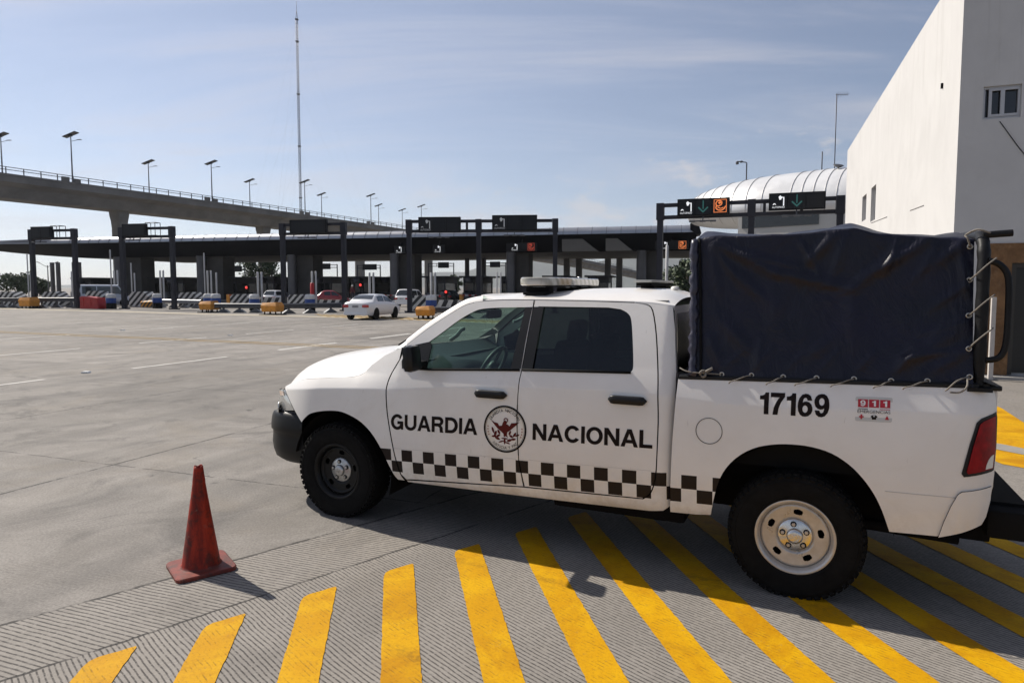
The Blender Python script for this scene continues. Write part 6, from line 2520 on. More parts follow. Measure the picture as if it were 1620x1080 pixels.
orange_box('orange angular box at the first guardrail end, beside the left gantry', 31, 53, 470, 488)
orange_box('orange angular box in the gap after the galvanised guardrail', 317, 339, 476, 494.5)
orange_box('orange angular box on black legs left of the third gantry', 415, 442, 478, 498)
orange_box('bright orange box standing right of the white sedan nose', 660, 684, 484, 505)
# striped orange nose and red barrier
a = gnd(217, 487.5)
b = gnd(249, 487.5)
r_ = empty('crash_nose', ((a.x + b.x) / 2, a.y + 0.5, 0), crz, 'orange nose piece with dark diagonal stripes before the galvanised guardrail', 'crash nose')
wd = (b - a).length
mb = MB()
rows = []
for k in range(9):
    t = k / 8
    hh = at(217, 474, a.y).z * (0.82 + 0.18 * t)
    yk = 0.5 * math.sqrt(max(0.04, 1 - (1 - t) ** 2))
    rows.append([Vector((wd * (t - .5), -yk, 0.12)), Vector((wd * (t - .5), -yk - .03, hh * .8)), Vector((wd * (t - .5), -yk * .7, hh)), Vector((wd * (t - .5), yk * .7, hh)), Vector((wd * (t - .5), yk, 0.12))])
mb.grid(rows, smooth=False)
mb.face(rows[0])
mb.face(rows[-1][::-1])
mb.build('shell', CHEVO, r_)
a, b = gnd(124, 488.5), gnd(162, 488.5)
r_ = empty('red_barrier', ((a.x + b.x) / 2, a.y + 0.4, 0), crz - R(4), 'red plastic barrier standing before the silver van', 'barrier')
wd = (b - a).length
h = at(124, 468.5, a.y).z
mb = MB()
mb.prism([(-wd / 2, 0.0), (wd / 2, 0.0), (wd / 2 + .03, 0.25), (wd / 2 - .08, h - .12), (wd / 2 - .15, h - .16), (-wd / 2 + .25, h), (-wd / 2, h - .1), (-wd / 2 + .04, h * .5)], -0.4, 0.4, Matrix.Rotation(R(90), 4, 'X'))
mb.build('shell', REDP, r_)
mb = MB()
for q in (-0.3, 0.1, 0.45):
    mb.box((wd * q, -0.41, h * 0.5), (0.06, 0.05, h * 0.62), bev=0.01)
mb.build('rib', REDP, r_)


def chevron(label, u0, u1, vt, vb, Y, name='striped_barrier', m=None, wedge=True, grp='striped barriers on the lane islands'):
    a, b = at(u0, 454.6, Y), at(u1, 454.6, Y)
    wd = (b - a).length
    h = at((u0 + u1) / 2, vt, Y).z
    z0 = max(0.0, at((u0 + u1) / 2, vb, Y).z)
    r_ = empty(name, ((a.x + b.x) / 2, Y, 0), crz, label, 'barrier', grp)
    mb = MB()
    if wedge:
        mb.prism([(-wd / 2, 0), (wd / 2, 0), (wd / 2, h * 0.62), (wd * 0.22, h), (-wd * 0.36, h * 0.98), (-wd / 2, h * 0.8)], -1.2, 0.0, Matrix.Rotation(R(90), 4, 'X'))
    else:
        mb.box((0, 0.2, h / 2), (wd, 0.4, h))
    o = mb.build('block', m or CHEV, r_)
    mb = MB()
    mb.box((0, 0.5, 0.06), (wd * 1.12, 1.7, 0.12))
    mb.build('footing', CONC, r_)
    return r_


for lab, u0, u1, vt, Y in (('black and white striped block cut by the left picture edge', -12, 30, 461, 66), ('black and white striped block beside the left gantry post', 62, 98, 461, 67), ('black and white striped block behind the red barrier', 131, 165, 460, 66),
                           ('black and white striped block behind the orange striped nose', 200, 238, 461, 65), ('black and white striped block behind the galvanised guardrail', 279, 315, 462, 65), ('black and white striped block left of the blue drum near the third gantry', 361, 397, 465, 63),
                           ('black and white striped block right of the third gantry left post', 454, 486, 465.5, 62), ('large striped block at the foot of the middle gantry', 643, 682, 467, 52.6)):
    chevron(lab, u0, u1, vt, 490, Y)
for lab, u0, u1, vt, Y in (('low striped wall behind the dark guardrail with the third orange box', 404, 455, 470.5, 66), ('low striped wall between the third gantry and the sedan', 490, 548, 474.5, 64), ('low striped wall behind the pickup windscreen', 684, 765, 475, 56)):
    chevron(lab, u0, u1, vt, 490, Y, 'striped_wall', CHEVB, False, 'low striped walls')

# drums
drum = empty('plastic_drum', (0, 0, 0), 0, 'x', 'drum', 'blue and white drums at the lane heads')
mb = MB()
mb.lathe([(0.0, 0.0), (0.36, 0.0), (0.36, 0.42), (0.34, 0.45)], 20)
mb.build('base', BLKM, drum, smooth=False, ang=40)
mb = MB()
mb.lathe([(0.33, 0.45), (0.36, 0.48), (0.36, 0.82), (0.34, 0.86)], 20)
mb.build('blue_band', BLUE, drum, ang=40)
mb = MB()
mb.lathe([(0.345, 0.855), (0.36, 0.9), (0.35, 1.10), (0.28, 1.18), (0, 1.2)], 20)
mb.build('white_top', WHT, drum, ang=40)
for i, (lab, u, Y) in enumerate((('blue and white drum right of the red barrier', 175, 60.5), ('blue and white drum left of the second orange box', 329, 61), ('blue and white drum at the end of the galvanised rail', 341, 60), ('blue and white drum behind the third orange box', 402, 55.5), ('blue and white drum by the third gantry beneath the red-tipped pole', 490, 54.5), ('blue and white drum above the last orange box', 682, 50.3), ('blue and white drum beside the second gantry', 248, 62))):
    d_ = drum if i == 0 else copy_tree(drum)
    p = at(u, 454.6, Y)
    d_.location = (p.x, Y, 0)
    d_.scale = (1.15, 1.15, 1.15)
    d_['label'] = lab

# pale poles
pl = [('tall thin pole left of the first gantry', 42.5, 401, 70, 0.06), ('short pale pole against the first gantry post', 48.5, 431, 66, 0.085), ('left pole of the pale pair over the silver van', 113, 429, 74, 0.085), ('right pole of the pale pair over the silver van', 117.5, 429, 74, 0.085),
      ('tall thin pole above the drum near the silver van', 174, 395, 66, 0.06), ('left pole of the pale pair left of the second gantry', 180, 427.5, 72, 0.085), ('right pole of the pale pair left of the second gantry', 185.5, 427.5, 72, 0.085), ('leaning-thin tall pole right of the second gantry post', 207, 416, 70, 0.06), ('short pole right of the second gantry post', 212.5, 432, 70, 0.07),
      ('left pole of the pale pair under the second gantry', 253, 427.5, 70, 0.09), ('right pole of the pale pair under the second gantry', 258, 427.5, 70, 0.09), ('tall thin pole over the second orange box', 322.5, 400, 66, 0.06), ('left pole of the pale pair over the second orange box', 328, 428, 68, 0.085), ('right pole of the pale pair over the second orange box', 333.5, 428, 68, 0.085), ('single pole left of the dark pier behind the guardrail', 342, 431, 68, 0.08),
      ('left pole of the pale pair above the third orange box', 407.5, 430, 66, 0.10), ('right pole of the pale pair above the third orange box', 413.5, 430, 66, 0.10), ('pale pole with a red lower half by the third gantry', 493.5, 429, 64, 0.10), ('pale pole right of the red-tipped pole', 499.5, 429, 64, 0.09), ('left pole of the pale pair above the white sedan', 584.5, 431, 62, 0.10), ('right pole of the pale pair above the white sedan', 590.5, 431, 62, 0.10),
      ('left pole of the pale pair right of the middle gantry', 682, 431, 58, 0.10), ('right pole of the pale pair right of the middle gantry', 688, 431, 58, 0.10), ('left thin pole above the pickup windscreen', 786, 430, 62, 0.07), ('right thin pole above the pickup windscreen', 792, 430, 62, 0.07), ('white pole left of the canvas between signs', 1055.5, 388, 46, 0.10)]
for lab, u, vt, Y, r0 in pl:
    p = at(u, vt, Y)
    q = empty('marker_pole', (p.x, Y, 0), 0, lab, 'pole', 'pale poles on the lane islands')
    mb = MB()
    mb.lathe([(r0, 0), (r0, p.z - 0.03), (r0 * 0.7, p.z), (0, p.z)], 10)
    mb.build('shaft', POLEW, q)
    mb = MB()
    mb.box((0, 0, 0.12), (0.5, 0.5, 0.24), bev=0.03)
    mb.build('foot', CONC, q)
    if 'red lower' in lab:
        mb = MB()
        mb.lathe([(r0 * 2.0, 0.9), (r0 * 2.0, at(u, 448, Y).z), (r0, at(u, 447, Y).z)], 10)
        mb.build('red_sleeve', REDP, q)

# lane barriers and signal posts at the booths
ARM = stripes_mat('red_white_arm', 1.3, 0.0, c1=(0.35, 0.012, 0.014), c2=(0.6, 0.59, 0.57))
SIGR = mat('lit_red_signal', (0.3, 0.01, 0.01), 0.4, emit=(1.0, 0.06, 0.05, 0.9))
for u, lab in ((222, 'lane barrier beside the booth right of the second gantry left post'), (316, 'lane barrier left of the second dark pier'), (362, 'lane barrier right of the second dark pier'), (452, 'lane barrier by the third gantry left post'), (506, 'lane barrier left of the red car'), (606, 'lane barrier right of the booth behind the white sedan'), (664, 'lane barrier between middle gantry post and pale pole pair'), (730, 'lane barrier left of the middle post of the two-sign gantry')):
    p = at(u, 454.6, 80)
    q = empty('lane_barrier', (p.x, 80, 0), crz, lab, 'lane barrier', 'lane barriers at the booths')
    mb = MB()
    mb.box((0, 0, 0.55), (0.4, 0.5, 1.1), bev=0.03)
    mb.build('cabinet', ORG if u % 4 else GALV, q)
    mb = MB()
    mb.box((1.45, -0.28, 1.0), (2.6, 0.05, 0.10))
    mb.build('arm', ARM, q)
for u, v, lab in ((391, 456, 'red signal lamp beside the first set-back booth'), (571, 452, 'red signal lamp by the booth behind the sedan'), (706, 463, 'glowing red round signal under the far gantry'), (848, 447, 'red signal lamp right of the pier above the light bar')):
    p = at(u, v, 81)
    q = empty('lane_signal', (p.x, 81, 0), crz, lab, 'lane signal', 'red lane signals')
    mb = MB()
    mb.box((0, 0, (p.z - 0.2) / 2), (0.10, 0.10, p.z - 0.2))
    mb.box((0, 0, p.z), (0.46, 0.3, 0.62), bev=0.03)
    mb.build('post', BLKM, q)
    mb = MB()
    mb.lathe([(0.16, 0.0), (0.14, 0.04), (0, 0.05)], 16, Matrix.Translation((0, -0.155, p.z + 0.1)) @ Matrix.Rotation(R(90), 4, 'X'))
    mb.build('lens', SIGR, q)
# ================================================================== other vehicles
CGL = mat('car_glass', (0.020, 0.026, 0.030), 0.06, coat=0.6)
TYR = mat('car_tyre', (0.012, 0.012, 0.012), 0.8)
ALLOY = mat('alloy', (0.42, 0.42, 0.43), 0.35, 0.7)
TAIL = mat('car_tail_lamp', (0.40, 0.01, 0.012), 0.2, coat=0.8)


def car(label, loc, heading, paint_, Ln=4.54, W=1.76, H=1.47, kind='sedan', scale=1.0, plate=True):
    """x forward; heading = compass bearing of the nose"""
    rz = math.pi / 2 - R(heading)
    root = empty('car', loc, rz, label, 'car', None)
    h = Ln / 2
    hw = W / 2
    if kind == 'sedan':
        deck = [(-h, 0.92), (-h + 0.10, 1.00), (-h + 0.45, 1.04), (-h + 0.85, 1.05), (h - 1.25, 0.98), (h - 0.75, 0.88), (h - 0.25, 0.76), (h, 0.62)]
        roofp = [(-h + 0.62, 1.02), (-h + 1.20, H - 0.10), (-h + 1.75, H), (h - 2.15, H - 0.01), (h - 1.75, H - 0.09), (h - 1.02, 0.95)]
    elif kind == 'hatch':
        deck = [(-h, 0.95), (-h + 0.08, 1.02), (-h + 0.5, 1.03), (h - 1.15, 1.0), (h - 0.65, 0.88), (h - 0.2, 0.74), (h, 0.60)]
        roofp = [(-h + 0.06, 1.01), (-h + 0.42, H - 0.08), (-h + 0.9, H), (h - 2.0, H - 0.02), (h - 1.6, H - 0.12), (h - 0.95, 0.97)]
    else:
        deck = [(-h, 1.10), (-h + 0.05, 1.16), (-h + 0.5, 1.18), (h - 1.3, 1.16), (h - 0.9, 1.08), (h - 0.2, 0.98), (h, 0.75)]
        roofp = [(-h + 0.04, 1.15), (-h + 0.22, H - 0.10), (-h + 0.5, H), (h - 1.95, H - 0.01), (h - 1.6, H - 0.10), (h - 1.02, 1.13)]
    deck = smooth_poly(deck, 4)
    wb = Ln * 0.573
    wx = (-wb / 2 - 0.02, wb / 2 - 0.02)
    wr = 0.315 if kind != 'van' else 0.36
    mb = MB()
    rows = []
    for x, zt in deck:
        e = abs(x) / h
        w_ = hw * (1 - 0.16 * max(0, (e - 0.72) / 0.28) ** 2.2)
        zb = 0.24 + 0.10 * max(0, (e - 0.8) / 0.2) ** 2
        cr = 0.02
        for xc in wx:
            if abs(x - xc) < 0.02:
                pass
        sec = [(w_ * 0.90, zb), (w_ * 0.985, zb + 0.14), (w_, zb + 0.32), (w_ * 0.995, zt - 0.24), (w_ * 0.955, zt - 0.07), (w_ * 0.88, zt - 0.005), (w_ * 0.5, zt + cr), (0, zt + cr * 1.4)]
        rows.append([Vector((x, y, z)) for y, z in sec] + [Vector((x, -y, z)) for y, z in sec[-2::-1]])
    mb.grid(rows)
    mb.face(rows[0])
    mb.face(rows[-1][::-1])
    mb.build('body', paint_, root, ang=48)
    # greenhouse
    mb = MB()
    rp = smooth_poly(roofp, 4)
    base = [interp(x, deck) for x, z in rp]
    gr_ = []
    for (x, z), zb in zip(rp, base):
        wb_ = hw * 0.90
        t = max(0.0, min(1.0, (z - zb) / (H - 1.0)))
        wt = wb_ - (0.19 if kind != 'van' else 0.10) * t
        gr_.append([Vector((x, wb_, zb - 0.03)), Vector((x, wt + 0.012, z - 0.05)), Vector((x, wt - 0.07, z)), Vector((x, 0, z + 0.02)), Vector((x, -wt + 0.07, z)), Vector((x, -wt - 0.012, z - 0.05)), Vector((x, -wb_, zb - 0.03))])
    mb.grid(gr_)
    mb.build('cabin', paint_, root, ang=40)

    def gh(x, side, f):
        """point on the cabin side at station x, f = 0 sill .. 1 eave"""
        zt = interp(x, rp)
        zb = interp(x, deck)
        t = max(0.0, min(1.0, (zt - zb) / (H - 1.0)))
        wb_ = hw * 0.90
        wt = wb_ - (0.19 if kind != 'van' else 0.10) * t
        z0, z1 = zb - 0.03, zt - 0.05
        return Vector((x, (wb_ + (wt + 0.012 - wb_) * f + 0.010) * side, z0 + (z1 - z0) * f))
    xr0, xr1 = roofp[0][0], roofp[-1][0]
    if kind == 'sedan':
        wins = [(xr0 + 0.72, -0.12), (-0.02, xr1 - 0.28)]
    elif kind == 'hatch':
        wins = [(xr0 + 0.35, -0.2), (-0.1, xr1 - 0.25)]
    else:
        wins = [(xr0 + 0.30, -1.0), (-0.92, 0.25), (0.34, xr1 - 0.22)]
    for side in (1, -1):
        for (xa, xb) in wins:
            mb = MB()
            n = 8
            rows = []
            for k in range(n + 1):
                x = xa + (xb - xa) * k / n
                rows.append([gh(x, side, 0.14), gh(x, side, 0.5), gh(x, side, 0.88 if interp(x, rp) > H - 0.2 else 0.80)])
            mb.grid(rows)
            mb.build('side_window', CGL, root, smooth=True)
    for rng, nm in ((range(0, len(rp)), 'rear_window'), (range(0, len(rp)), 'windscreen')):
        mb = MB()
        rows = []
        for i in rng:
            x, z = rp[i]
            front = x > 0
            if (nm == 'windscreen') != front:
                continue
            zb = base[i]
            if z > H - 0.04 or z < zb + 0.06:
                continue
            g = gr_[i]
            up = Vector((0.012 * (1 if front else -1), 0, 0.012))
            rows.append([g[2] * 0.96 + Vector((x * 0.04, 0, z * 0.04)) + up, g[3] + up, g[4] * 0.96 + Vector((x * 0.04, 0, z * 0.04)) + up])
        if len(rows) > 1:
            mb.grid(rows)
            mb.build(nm, CGL, root, smooth=True)
    for sx in wx:
        for side in (1, -1):
            mb = MB()
            A = Matrix.Translation((sx, (hw - 0.10) * side, wr)) @ Matrix.Rotation(R(-90) * side, 4, 'X')
            mb.lathe([(wr * 0.62, 0.10), (wr * 0.95, 0.105), (wr, 0.07), (wr, -0.08)], 24, A)
            w_ = mb.build('wheel', TYR, root, ang=40)
            mb = MB()
            mb.lathe([(wr * 0.66, 0.100), (wr * 0.60, 0.085), (wr * 0.2, 0.075), (0, 0.085)], 20, A, skip=lambda i, k: i == 1 and k % 4 == 1)
            mb.build('rim', ALLOY, w_)
            mb = MB()
            mb.lathe([(wr * 1.16, 0.0), (0.0, 0.0)], 20, Matrix.Translation((sx, (hw + 0.004) * side, wr + 0.02)) @ Matrix.Rotation(R(-90) * side, 4, 'X'), skip=None, a0=R(0), a1=R(360))
            mb.build('wheel_arch', BLKM, root)
    # lamps, plate, bumper line
    for side in (1, -1):
        mb = MB()
        z0 = deck[0][1]
        mb.box((-h + 0.06, hw * 0.68 * side, z0 - 0.12), (0.20, 0.40, 0.17), rot=(0, 0, R(14) * side), bev=0.03)
        tl = mb.build('tail_light', TAIL, root, ang=50)
        mb = MB()
        mb.box((h - 0.20, hw * 0.72 * side, 0.66), (0.30, 0.34, 0.12), rot=(0, 0, R(-24) * side), bev=0.03)
        mb.build('headlight', CLEARL, root, ang=50)
        mb = MB()
        mb.box((xr1 - 0.34, (hw + 0.08) * side, deck[-10][1] + 0.10), (0.12, 0.20, 0.13), bev=0.03)
        mb.build('wing_mirror', paint_, root, ang=50)
    mb = MB()
    mb.box((-h + 0.015, 0, deck[0][1] - 0.14), (0.03, 0.42, 0.16), bev=0.01)
    mb.build('number_plate', mat('plate_grey', (0.30, 0.29, 0.30), 0.5), root)
    mb = MB()
    mb.box((-h + 0.08, 0, 0.36), (0.20, W * 0.86, 0.16), bev=0.04)
    mb.box((h - 0.10, 0, 0.36), (0.20, W * 0.80, 0.16), bev=0.04)
    mb.build('lower_bumper', BLKM if kind == 'van' else paint_, root, ang=40)
    root.scale = (scale,) * 3
    return root


CW = mat('white_car_paint', (0.74, 0.74, 0.75), 0.3, coat=0.8)
CS = mat('silver_van_paint', (0.42, 0.45, 0.52), 0.32, 0.3, coat=0.8)
CR = mat('red_car_paint', (0.30, 0.008, 0.012), 0.3, coat=0.8)
car('white sedan driving towards the toll booths', (-8.72, 42.0, 0), 15, CW, scale=1.03)
p = at(152, 454.6, 67)
car('silver van waiting behind the red barrier', (p.x, 69, 0), 62, CS, 5.1, 1.95, 2.2, 'van')
p = at(522, 454.6, 74)
car('red car behind the third gantry pole with the red sleeve', (p.x, 74, 0), 62, CR, 4.3, 1.75, 1.6, 'sedan')
p = at(441, 454.6, 74)
car('small white hatchback left of the third gantry post', (p.x, 74, 0), 14, CW, 4.0, 1.7, 1.62, 'hatch')
p = at(651, 454.6, 68)
car('white hatchback in the lane behind the middle gantry', (p.x, 68, 0), 20, CW, 4.2, 1.75, 1.75, 'hatch')
p = at(712, 454.6, 84)
car('dark car with a red tail lamp under the far gantry', (p.x, 84, 0), 12, mat('black_car_paint', (0.012, 0.012, 0.014), 0.25, coat=0.8), 4.4, 1.8, 1.6, 'hatch')

# ---- attendant by the booth beside the sedan -------------------------------------
def person(label, loc, rz, shirt, trousers, cap):
    r_ = empty('person', loc, rz, label, 'person')
    J = {'pelvis': ((0, 0, 0.93), 0.13), 'waist': ((0, 0, 1.08), 0.125), 'chest': ((0, 0.01, 1.30), 0.155), 'neckb': ((0, 0.01, 1.44), 0.075), 'neck': ((0, 0, 1.50), 0.055), 'head': ((0, -0.02, 1.60), 0.085), 'crown': ((0, -0.01, 1.70), 0.075)}
    E_ = [('pelvis', 'waist'), ('waist', 'chest'), ('chest', 'neckb'), ('neckb', 'neck'), ('neck', 'head'), ('head', 'crown')]
    for s_, n_ in ((1, 'l'), (-1, 'r')):
        J.update({'hip' + n_: ((0.09 * s_, 0, 0.88), 0.095), 'knee' + n_: ((0.11 * s_, -0.02, 0.48), 0.062), 'ankle' + n_: ((0.12 * s_, 0.02, 0.09), 0.045), 'toe' + n_: ((0.14 * s_, -0.14, 0.04), 0.038),
                  'sh' + n_: ((0.18 * s_, 0.01, 1.40), 0.062), 'elb' + n_: ((0.25 * s_, 0.02, 1.14), 0.042), 'wri' + n_: ((0.24 * s_, -0.08, 0.90), 0.030), 'hand' + n_: ((0.235 * s_, -0.11, 0.81), 0.032)})
        E_ += [('pelvis', 'hip' + n_), ('hip' + n_, 'knee' + n_), ('knee' + n_, 'ankle' + n_), ('ankle' + n_, 'toe' + n_), ('chest', 'sh' + n_), ('sh' + n_, 'elb' + n_), ('elb' + n_, 'wri' + n_), ('wri' + n_, 'hand' + n_)]
    ks = list(J)
    me = bpy.data.meshes.new('body')
    me.from_pydata([J[k][0] for k in ks], [(ks.index(a), ks.index(b)) for a, b in E_], [])
    o = bpy.data.objects.new('body', me)
    COL.objects.link(o)
    o.parent = r_
    sk = o.modifiers.new('skin', 'SKIN')
    for i, k in enumerate(ks):
        me.skin_vertices[0].data[i].radius = (J[k][1],) * 2
    me.skin_vertices[0].data[0].use_root = True
    o.modifiers.new('sub', 'SUBSURF').levels = 1
    dg = bpy.context.evaluated_depsgraph_get()
    dg.update()
    m2 = bpy.data.meshes.new_from_object(o.evaluated_get(dg))
    bpy.data.objects.remove(o)
    mats = [mat('person_skin', (0.28, 0.15, 0.09), 0.6), shirt, trousers, mat('dark_shoe', (0.012, 0.012, 0.012), 0.6)]
    ob = link('body', m2, mats, r_, smooth=True)
    for f in m2.polygons:
        c = f.center
        f.material_index = 0 if c.z > 1.47 or (abs(c.x) > 0.19 and c.z < 1.02) else (1 if c.z > 0.97 else (2 if c.z > 0.09 else 3))
    mb = MB()
    mb.lathe([(0.115, 1.665), (0.112, 1.72), (0.08, 1.765), (0, 1.775)], 16, Matrix.Translation((0, -0.01, 0)))
    mb.box((0, -0.14, 1.675), (0.16, 0.12, 0.015), bev=0.005)
    mb.build('cap', cap, r_, ang=50)
    mb = MB()
    mb.box((0, -0.115, 1.60), (0.025, 0.03, 0.04), bev=0.008)
    for s_ in (1, -1):
        mb.box((0.035 * s_, -0.098, 1.625), (0.022, 0.012, 0.012), bev=0.003)
        mb.box((0.095 * s_, 0.0, 1.61), (0.02, 0.04, 0.06), bev=0.008)
    mb.build('face', mat('person_skin', (0.28, 0.15, 0.09), 0.6), r_)
    return r_


p = at(557.5, 454.6, 76)
mb = MB()
person('person in a dark red shirt and white cap seen just above the white sedan roof', (p.x, 76, 0.42), R(200), mat('dark_red_shirt', (0.09, 0.014, 0.022), 0.8), mat('dark_trousers', (0.015, 0.015, 0.02), 0.8), mat('white_cap', (0.7, 0.7, 0.68), 0.7))
mb.box((0, 0, 0.21), (1.6, 5.0, 0.42), bev=0.05)
o = mb.build('traffic_island', CONC)
o.location = (p.x, 76, 0)
o.rotation_euler = (0, 0, crz)
tag(o, 'raised concrete island under the attendant with the white cap', 'traffic island')
# ================================================================== flyover
bd = Vector((0.4435, 0.8963, 0))
bn = Vector((0.8963, -0.4435, 0))       # towards the camera side
P207 = Vector((-67.9, 119.0, 0))
brz = math.atan2(bd.y, bd.x)
fly = empty('flyover', (P207.x, P207.y, 0), brz, 'concrete flyover crossing behind the toll canopy from the left', 'flyover')
# local: x along, -y = near side. section (y, z): near soffit corner is the reference line
ZB = 15.35
SEC = [(-3.1, 18.65), (-3.1, 18.35), (-3.02, 18.32), (-3.02, 17.45), (-1.1, 16.95), (-0.15, ZB + 0.05), (0.2, ZB), (4.2, ZB), (5.6, 16.95), (7.6, 17.45), (7.6, 18.32), (7.7, 18.35), (7.7, 18.65), (7.4, 18.65), (7.4, 18.1), (-2.8, 18.1), (-2.8, 18.65)]
DECKM = mat('flyover_concrete', (0.20, 0.19, 0.175), 0.9, var=0.35, vscale=0.22, bump=0.15, bscale=2)


def bowz(x):
    return -0.00020 * max(0.0, x) ** 2 * 0.35


mb = MB()
rows = [[Vector((x, y, z + bowz(x))) for y, z in SEC] for x in [-150 + 8 * k for k in range(76)]]
mb.grid(rows, closed=True, smooth=False)
mb.build('deck', DECKM, fly)
for x in (-33.0, 0.0, 33.0, 66.0, 99.0, 132.0, 165.0):
    mb = MB()
    rows = []
    for z, wx_, wy_ in ((0.0, 0.95, 1.15), (12.4, 0.95, 1.15), (13.6, 1.02, 1.22), (14.6, 1.15, 1.38), (ZB + 0.03, 1.2, 1.45)):
        rows.append([Vector((x + a_, 2.2 + b_, z)) for a_, b_ in round_slab(0, 0, 0, 0, wx_ * 2, wy_ * 2, 0.5, n=4)])
    mb.grid(rows, closed=True, smooth=False)
    mb.build('pier', DECKM, fly)
for yb in (-3.02, 7.6):
    mb = MB()
    for k in range(0, 190):
        x = -150 + 2.4 * k
        mb.box((x, yb, 19.10 + bowz(x)), (0.12, 0.10, 0.95))
    for z_ in (19.20, 19.58):
        mb.tube([(x, yb, z_ + bowz(x)) for x in [-150 + 20 * k for k in range(24)]], 0.055, 5)
    mb.build('railing', GALVD, fly)
def fly_x(u, yl):
    k = (u - CXP) / FPX
    ox, oy = P207.x + math.sin(brz) * -yl * 1.0 * 1, P207.y + math.cos(brz) * yl
    ox = P207.x - math.sin(brz) * yl
    return (k * oy - ox) / (math.cos(brz) - k * math.sin(brz))


mb = MB()
for u_ in (124, 341, 486, 589):
    x = fly_x(u_, -2.95)
    mb.box((x - 1.1, -2.95, 18.95 + bowz(x)), (1.1, 0.35, 0.8))
    mb.box((x + 0.7, -2.95, 18.90 + bowz(x)), (1.0, 0.35, 0.7))
mb.build('lamp_plinth', DECKM, fly)


LMP = mat('lamp_pole_grey', (0.16, 0.16, 0.17), 0.5)
SOL = mat('solar_panel', (0.012, 0.014, 0.022), 0.25)
lamp = empty('solar_street_lamp', (0, 0, 0), 0, 'x', 'street lamp', 'solar lamps along the flyover')
mb = MB()
mb.lathe([(0.12, 0), (0.11, 2.5), (0.07, 8.0)], 10)
mb.build('pole', LMP, lamp)
mb = MB()
mb.box((0, 0, 8.15), (2.4, 1.0, 0.10), rot=(R(3), R(20), 0), bev=0.02)
mb.box((0.1, 0, 7.98), (0.5, 0.4, 0.25))
mb.build('solar_panel', SOL, lamp)
mb = MB()
mb.span((0, 0, 7.0), (-1.3, 0, 7.25), 0.06, 0.06)
mb.box((-1.5, 0, 7.25), (0.7, 0.28, 0.10), bev=0.03)
mb.build('lamp_head', LMP, lamp)
ll = [(15, 1), (124, 0), (243, 1), (341, 0), (400, 1), (486, 0), (512, 1), (589, 0), (601, 1), (638, 1), (668, 0), (705, 1)]
names = ['solar street lamp on the flyover, leftmost and cut by the picture edge', 'tall solar street lamp on the near railing of the flyover, second from the left', 'solar street lamp on the far side of the flyover above the second gantry', 'solar street lamp on the near railing left of the lattice mast',
         'solar street lamp on the far side, last one left of the lattice mast', 'solar street lamp standing just right of the lattice mast', 'solar street lamp on the far side, second right of the mast', 'solar street lamp above the right end of the visible flyover', 'small solar lamp close behind the one at the flyover end', 'small solar lamp left of the two-sign gantry top', 'small solar lamp above the left sign of the two-sign gantry', 'small solar lamp peeking out right of the left black sign']
for i, ((u, far), lab) in enumerate(zip(ll, names)):
    o = lamp if i == 0 else copy_tree(lamp)
    yl = 7.5 if far else -2.95
    x = fly_x(u, yl)
    base = Vector((P207.x + math.cos(brz) * x - math.sin(brz) * yl, P207.y + math.sin(brz) * x + math.cos(brz) * yl, 18.6 + bowz(x)))
    o.location = base
    if far:
        o.rotation_euler = (0, 0, R(172))
        o.scale = (1, 1, 0.92)
    o['label'] = lab

# ================================================================== lattice mast
p0 = at(476.0, 335, 205)
mast = empty('lattice_mast', (p0.x, 205, 0), 0.2, 'very tall thin guyed lattice mast rising behind the flyover', 'radio mast')
HT = at(469.3, 10, 205).z - 0.0
MS = mat('mast_steel', (0.13, 0.13, 0.145), 0.5, var=0.3, vscale=0.1)
mb = MB()
rr = 0.36
legs = [Vector((rr * math.cos(R(a)), rr * math.sin(R(a)), 0)) for a in (90, 210, 330)]
for l in legs:
    mb.tube([l, l + Vector((0, 0, HT - 4))], 0.06, 5)
    mb.tube([l + Vector((0, 0, HT - 4)), Vector((0, 0, HT - 1.0))], 0.05, 5)
mb.tube([Vector((0, 0, HT - 2)), Vector((0, 0, HT + 1.5))], 0.06, 5)
mb.build('legs', MS, mast)
mb = MB()
n = 74
for k in range(n):
    z = (HT - 4) * k / n
    z2 = (HT - 4) * (k + 1) / n
    for i in range(3):
        a, b = legs[i], legs[(i + 1) % 3]
        mb.span(a + Vector((0, 0, z)), b + Vector((0, 0, z2)), 0.05, 0.05)
        mb.span(a + Vector((0, 0, z)), b + Vector((0, 0, z)), 0.05, 0.05)
for z in (0.16, 0.34, 0.52, 0.70, 0.88, 0.955):
    mb.box((0, 0, HT * z), (0.95, 0.95, 0.25))
mb.build('lattice', MS, mast)
mb = MB()
for frac, rad_ in ((0.95, 30), (0.72, 30), (0.50, 22)):
    for a in (20, 140, 260):
        mb.tube([Vector((0, 0, HT * frac)), Vector((rad_ * math.cos(R(a)), rad_ * math.sin(R(a)), 0.3))], 0.010, 4)
mb.build('guy_wires', MS, mast)

# ================================================================== silver terminal
tA, tB = at(1092, 454.6, 62.5), at(1372, 454.6, 52.5)
td = Vector((tB.x - tA.x, tB.y - tA.y))
trz = math.atan2(td.y, td.x)
TL = td.length
term = empty('silver_terminal', (tA.x, tA.y, 0), trz, 'silver barrel-roofed control building behind the lit sign gantry', 'building')


def seam_metal():
    m = bpy.data.materials.new('silver_cladding')
    m.use_nodes = True
    N = NT(m)
    t = N.n('ShaderNodeTexCoord')
    v = N.noise(t.outputs['Object'], 0.6, 5, 0.6)
    N.lk(N.mix(N.ramp(v, 0.3, 0.7), (0.66, 0.66, 0.66), (0.76, 0.76, 0.76)), N.b.inputs['Base Color'])
    N.b.inputs['Metallic'].default_value = 0.25
    N.lk(N.ramp(v, 0.3, 0.7, 0.34, 0.44), N.b.inputs['Roughness'])
    return m


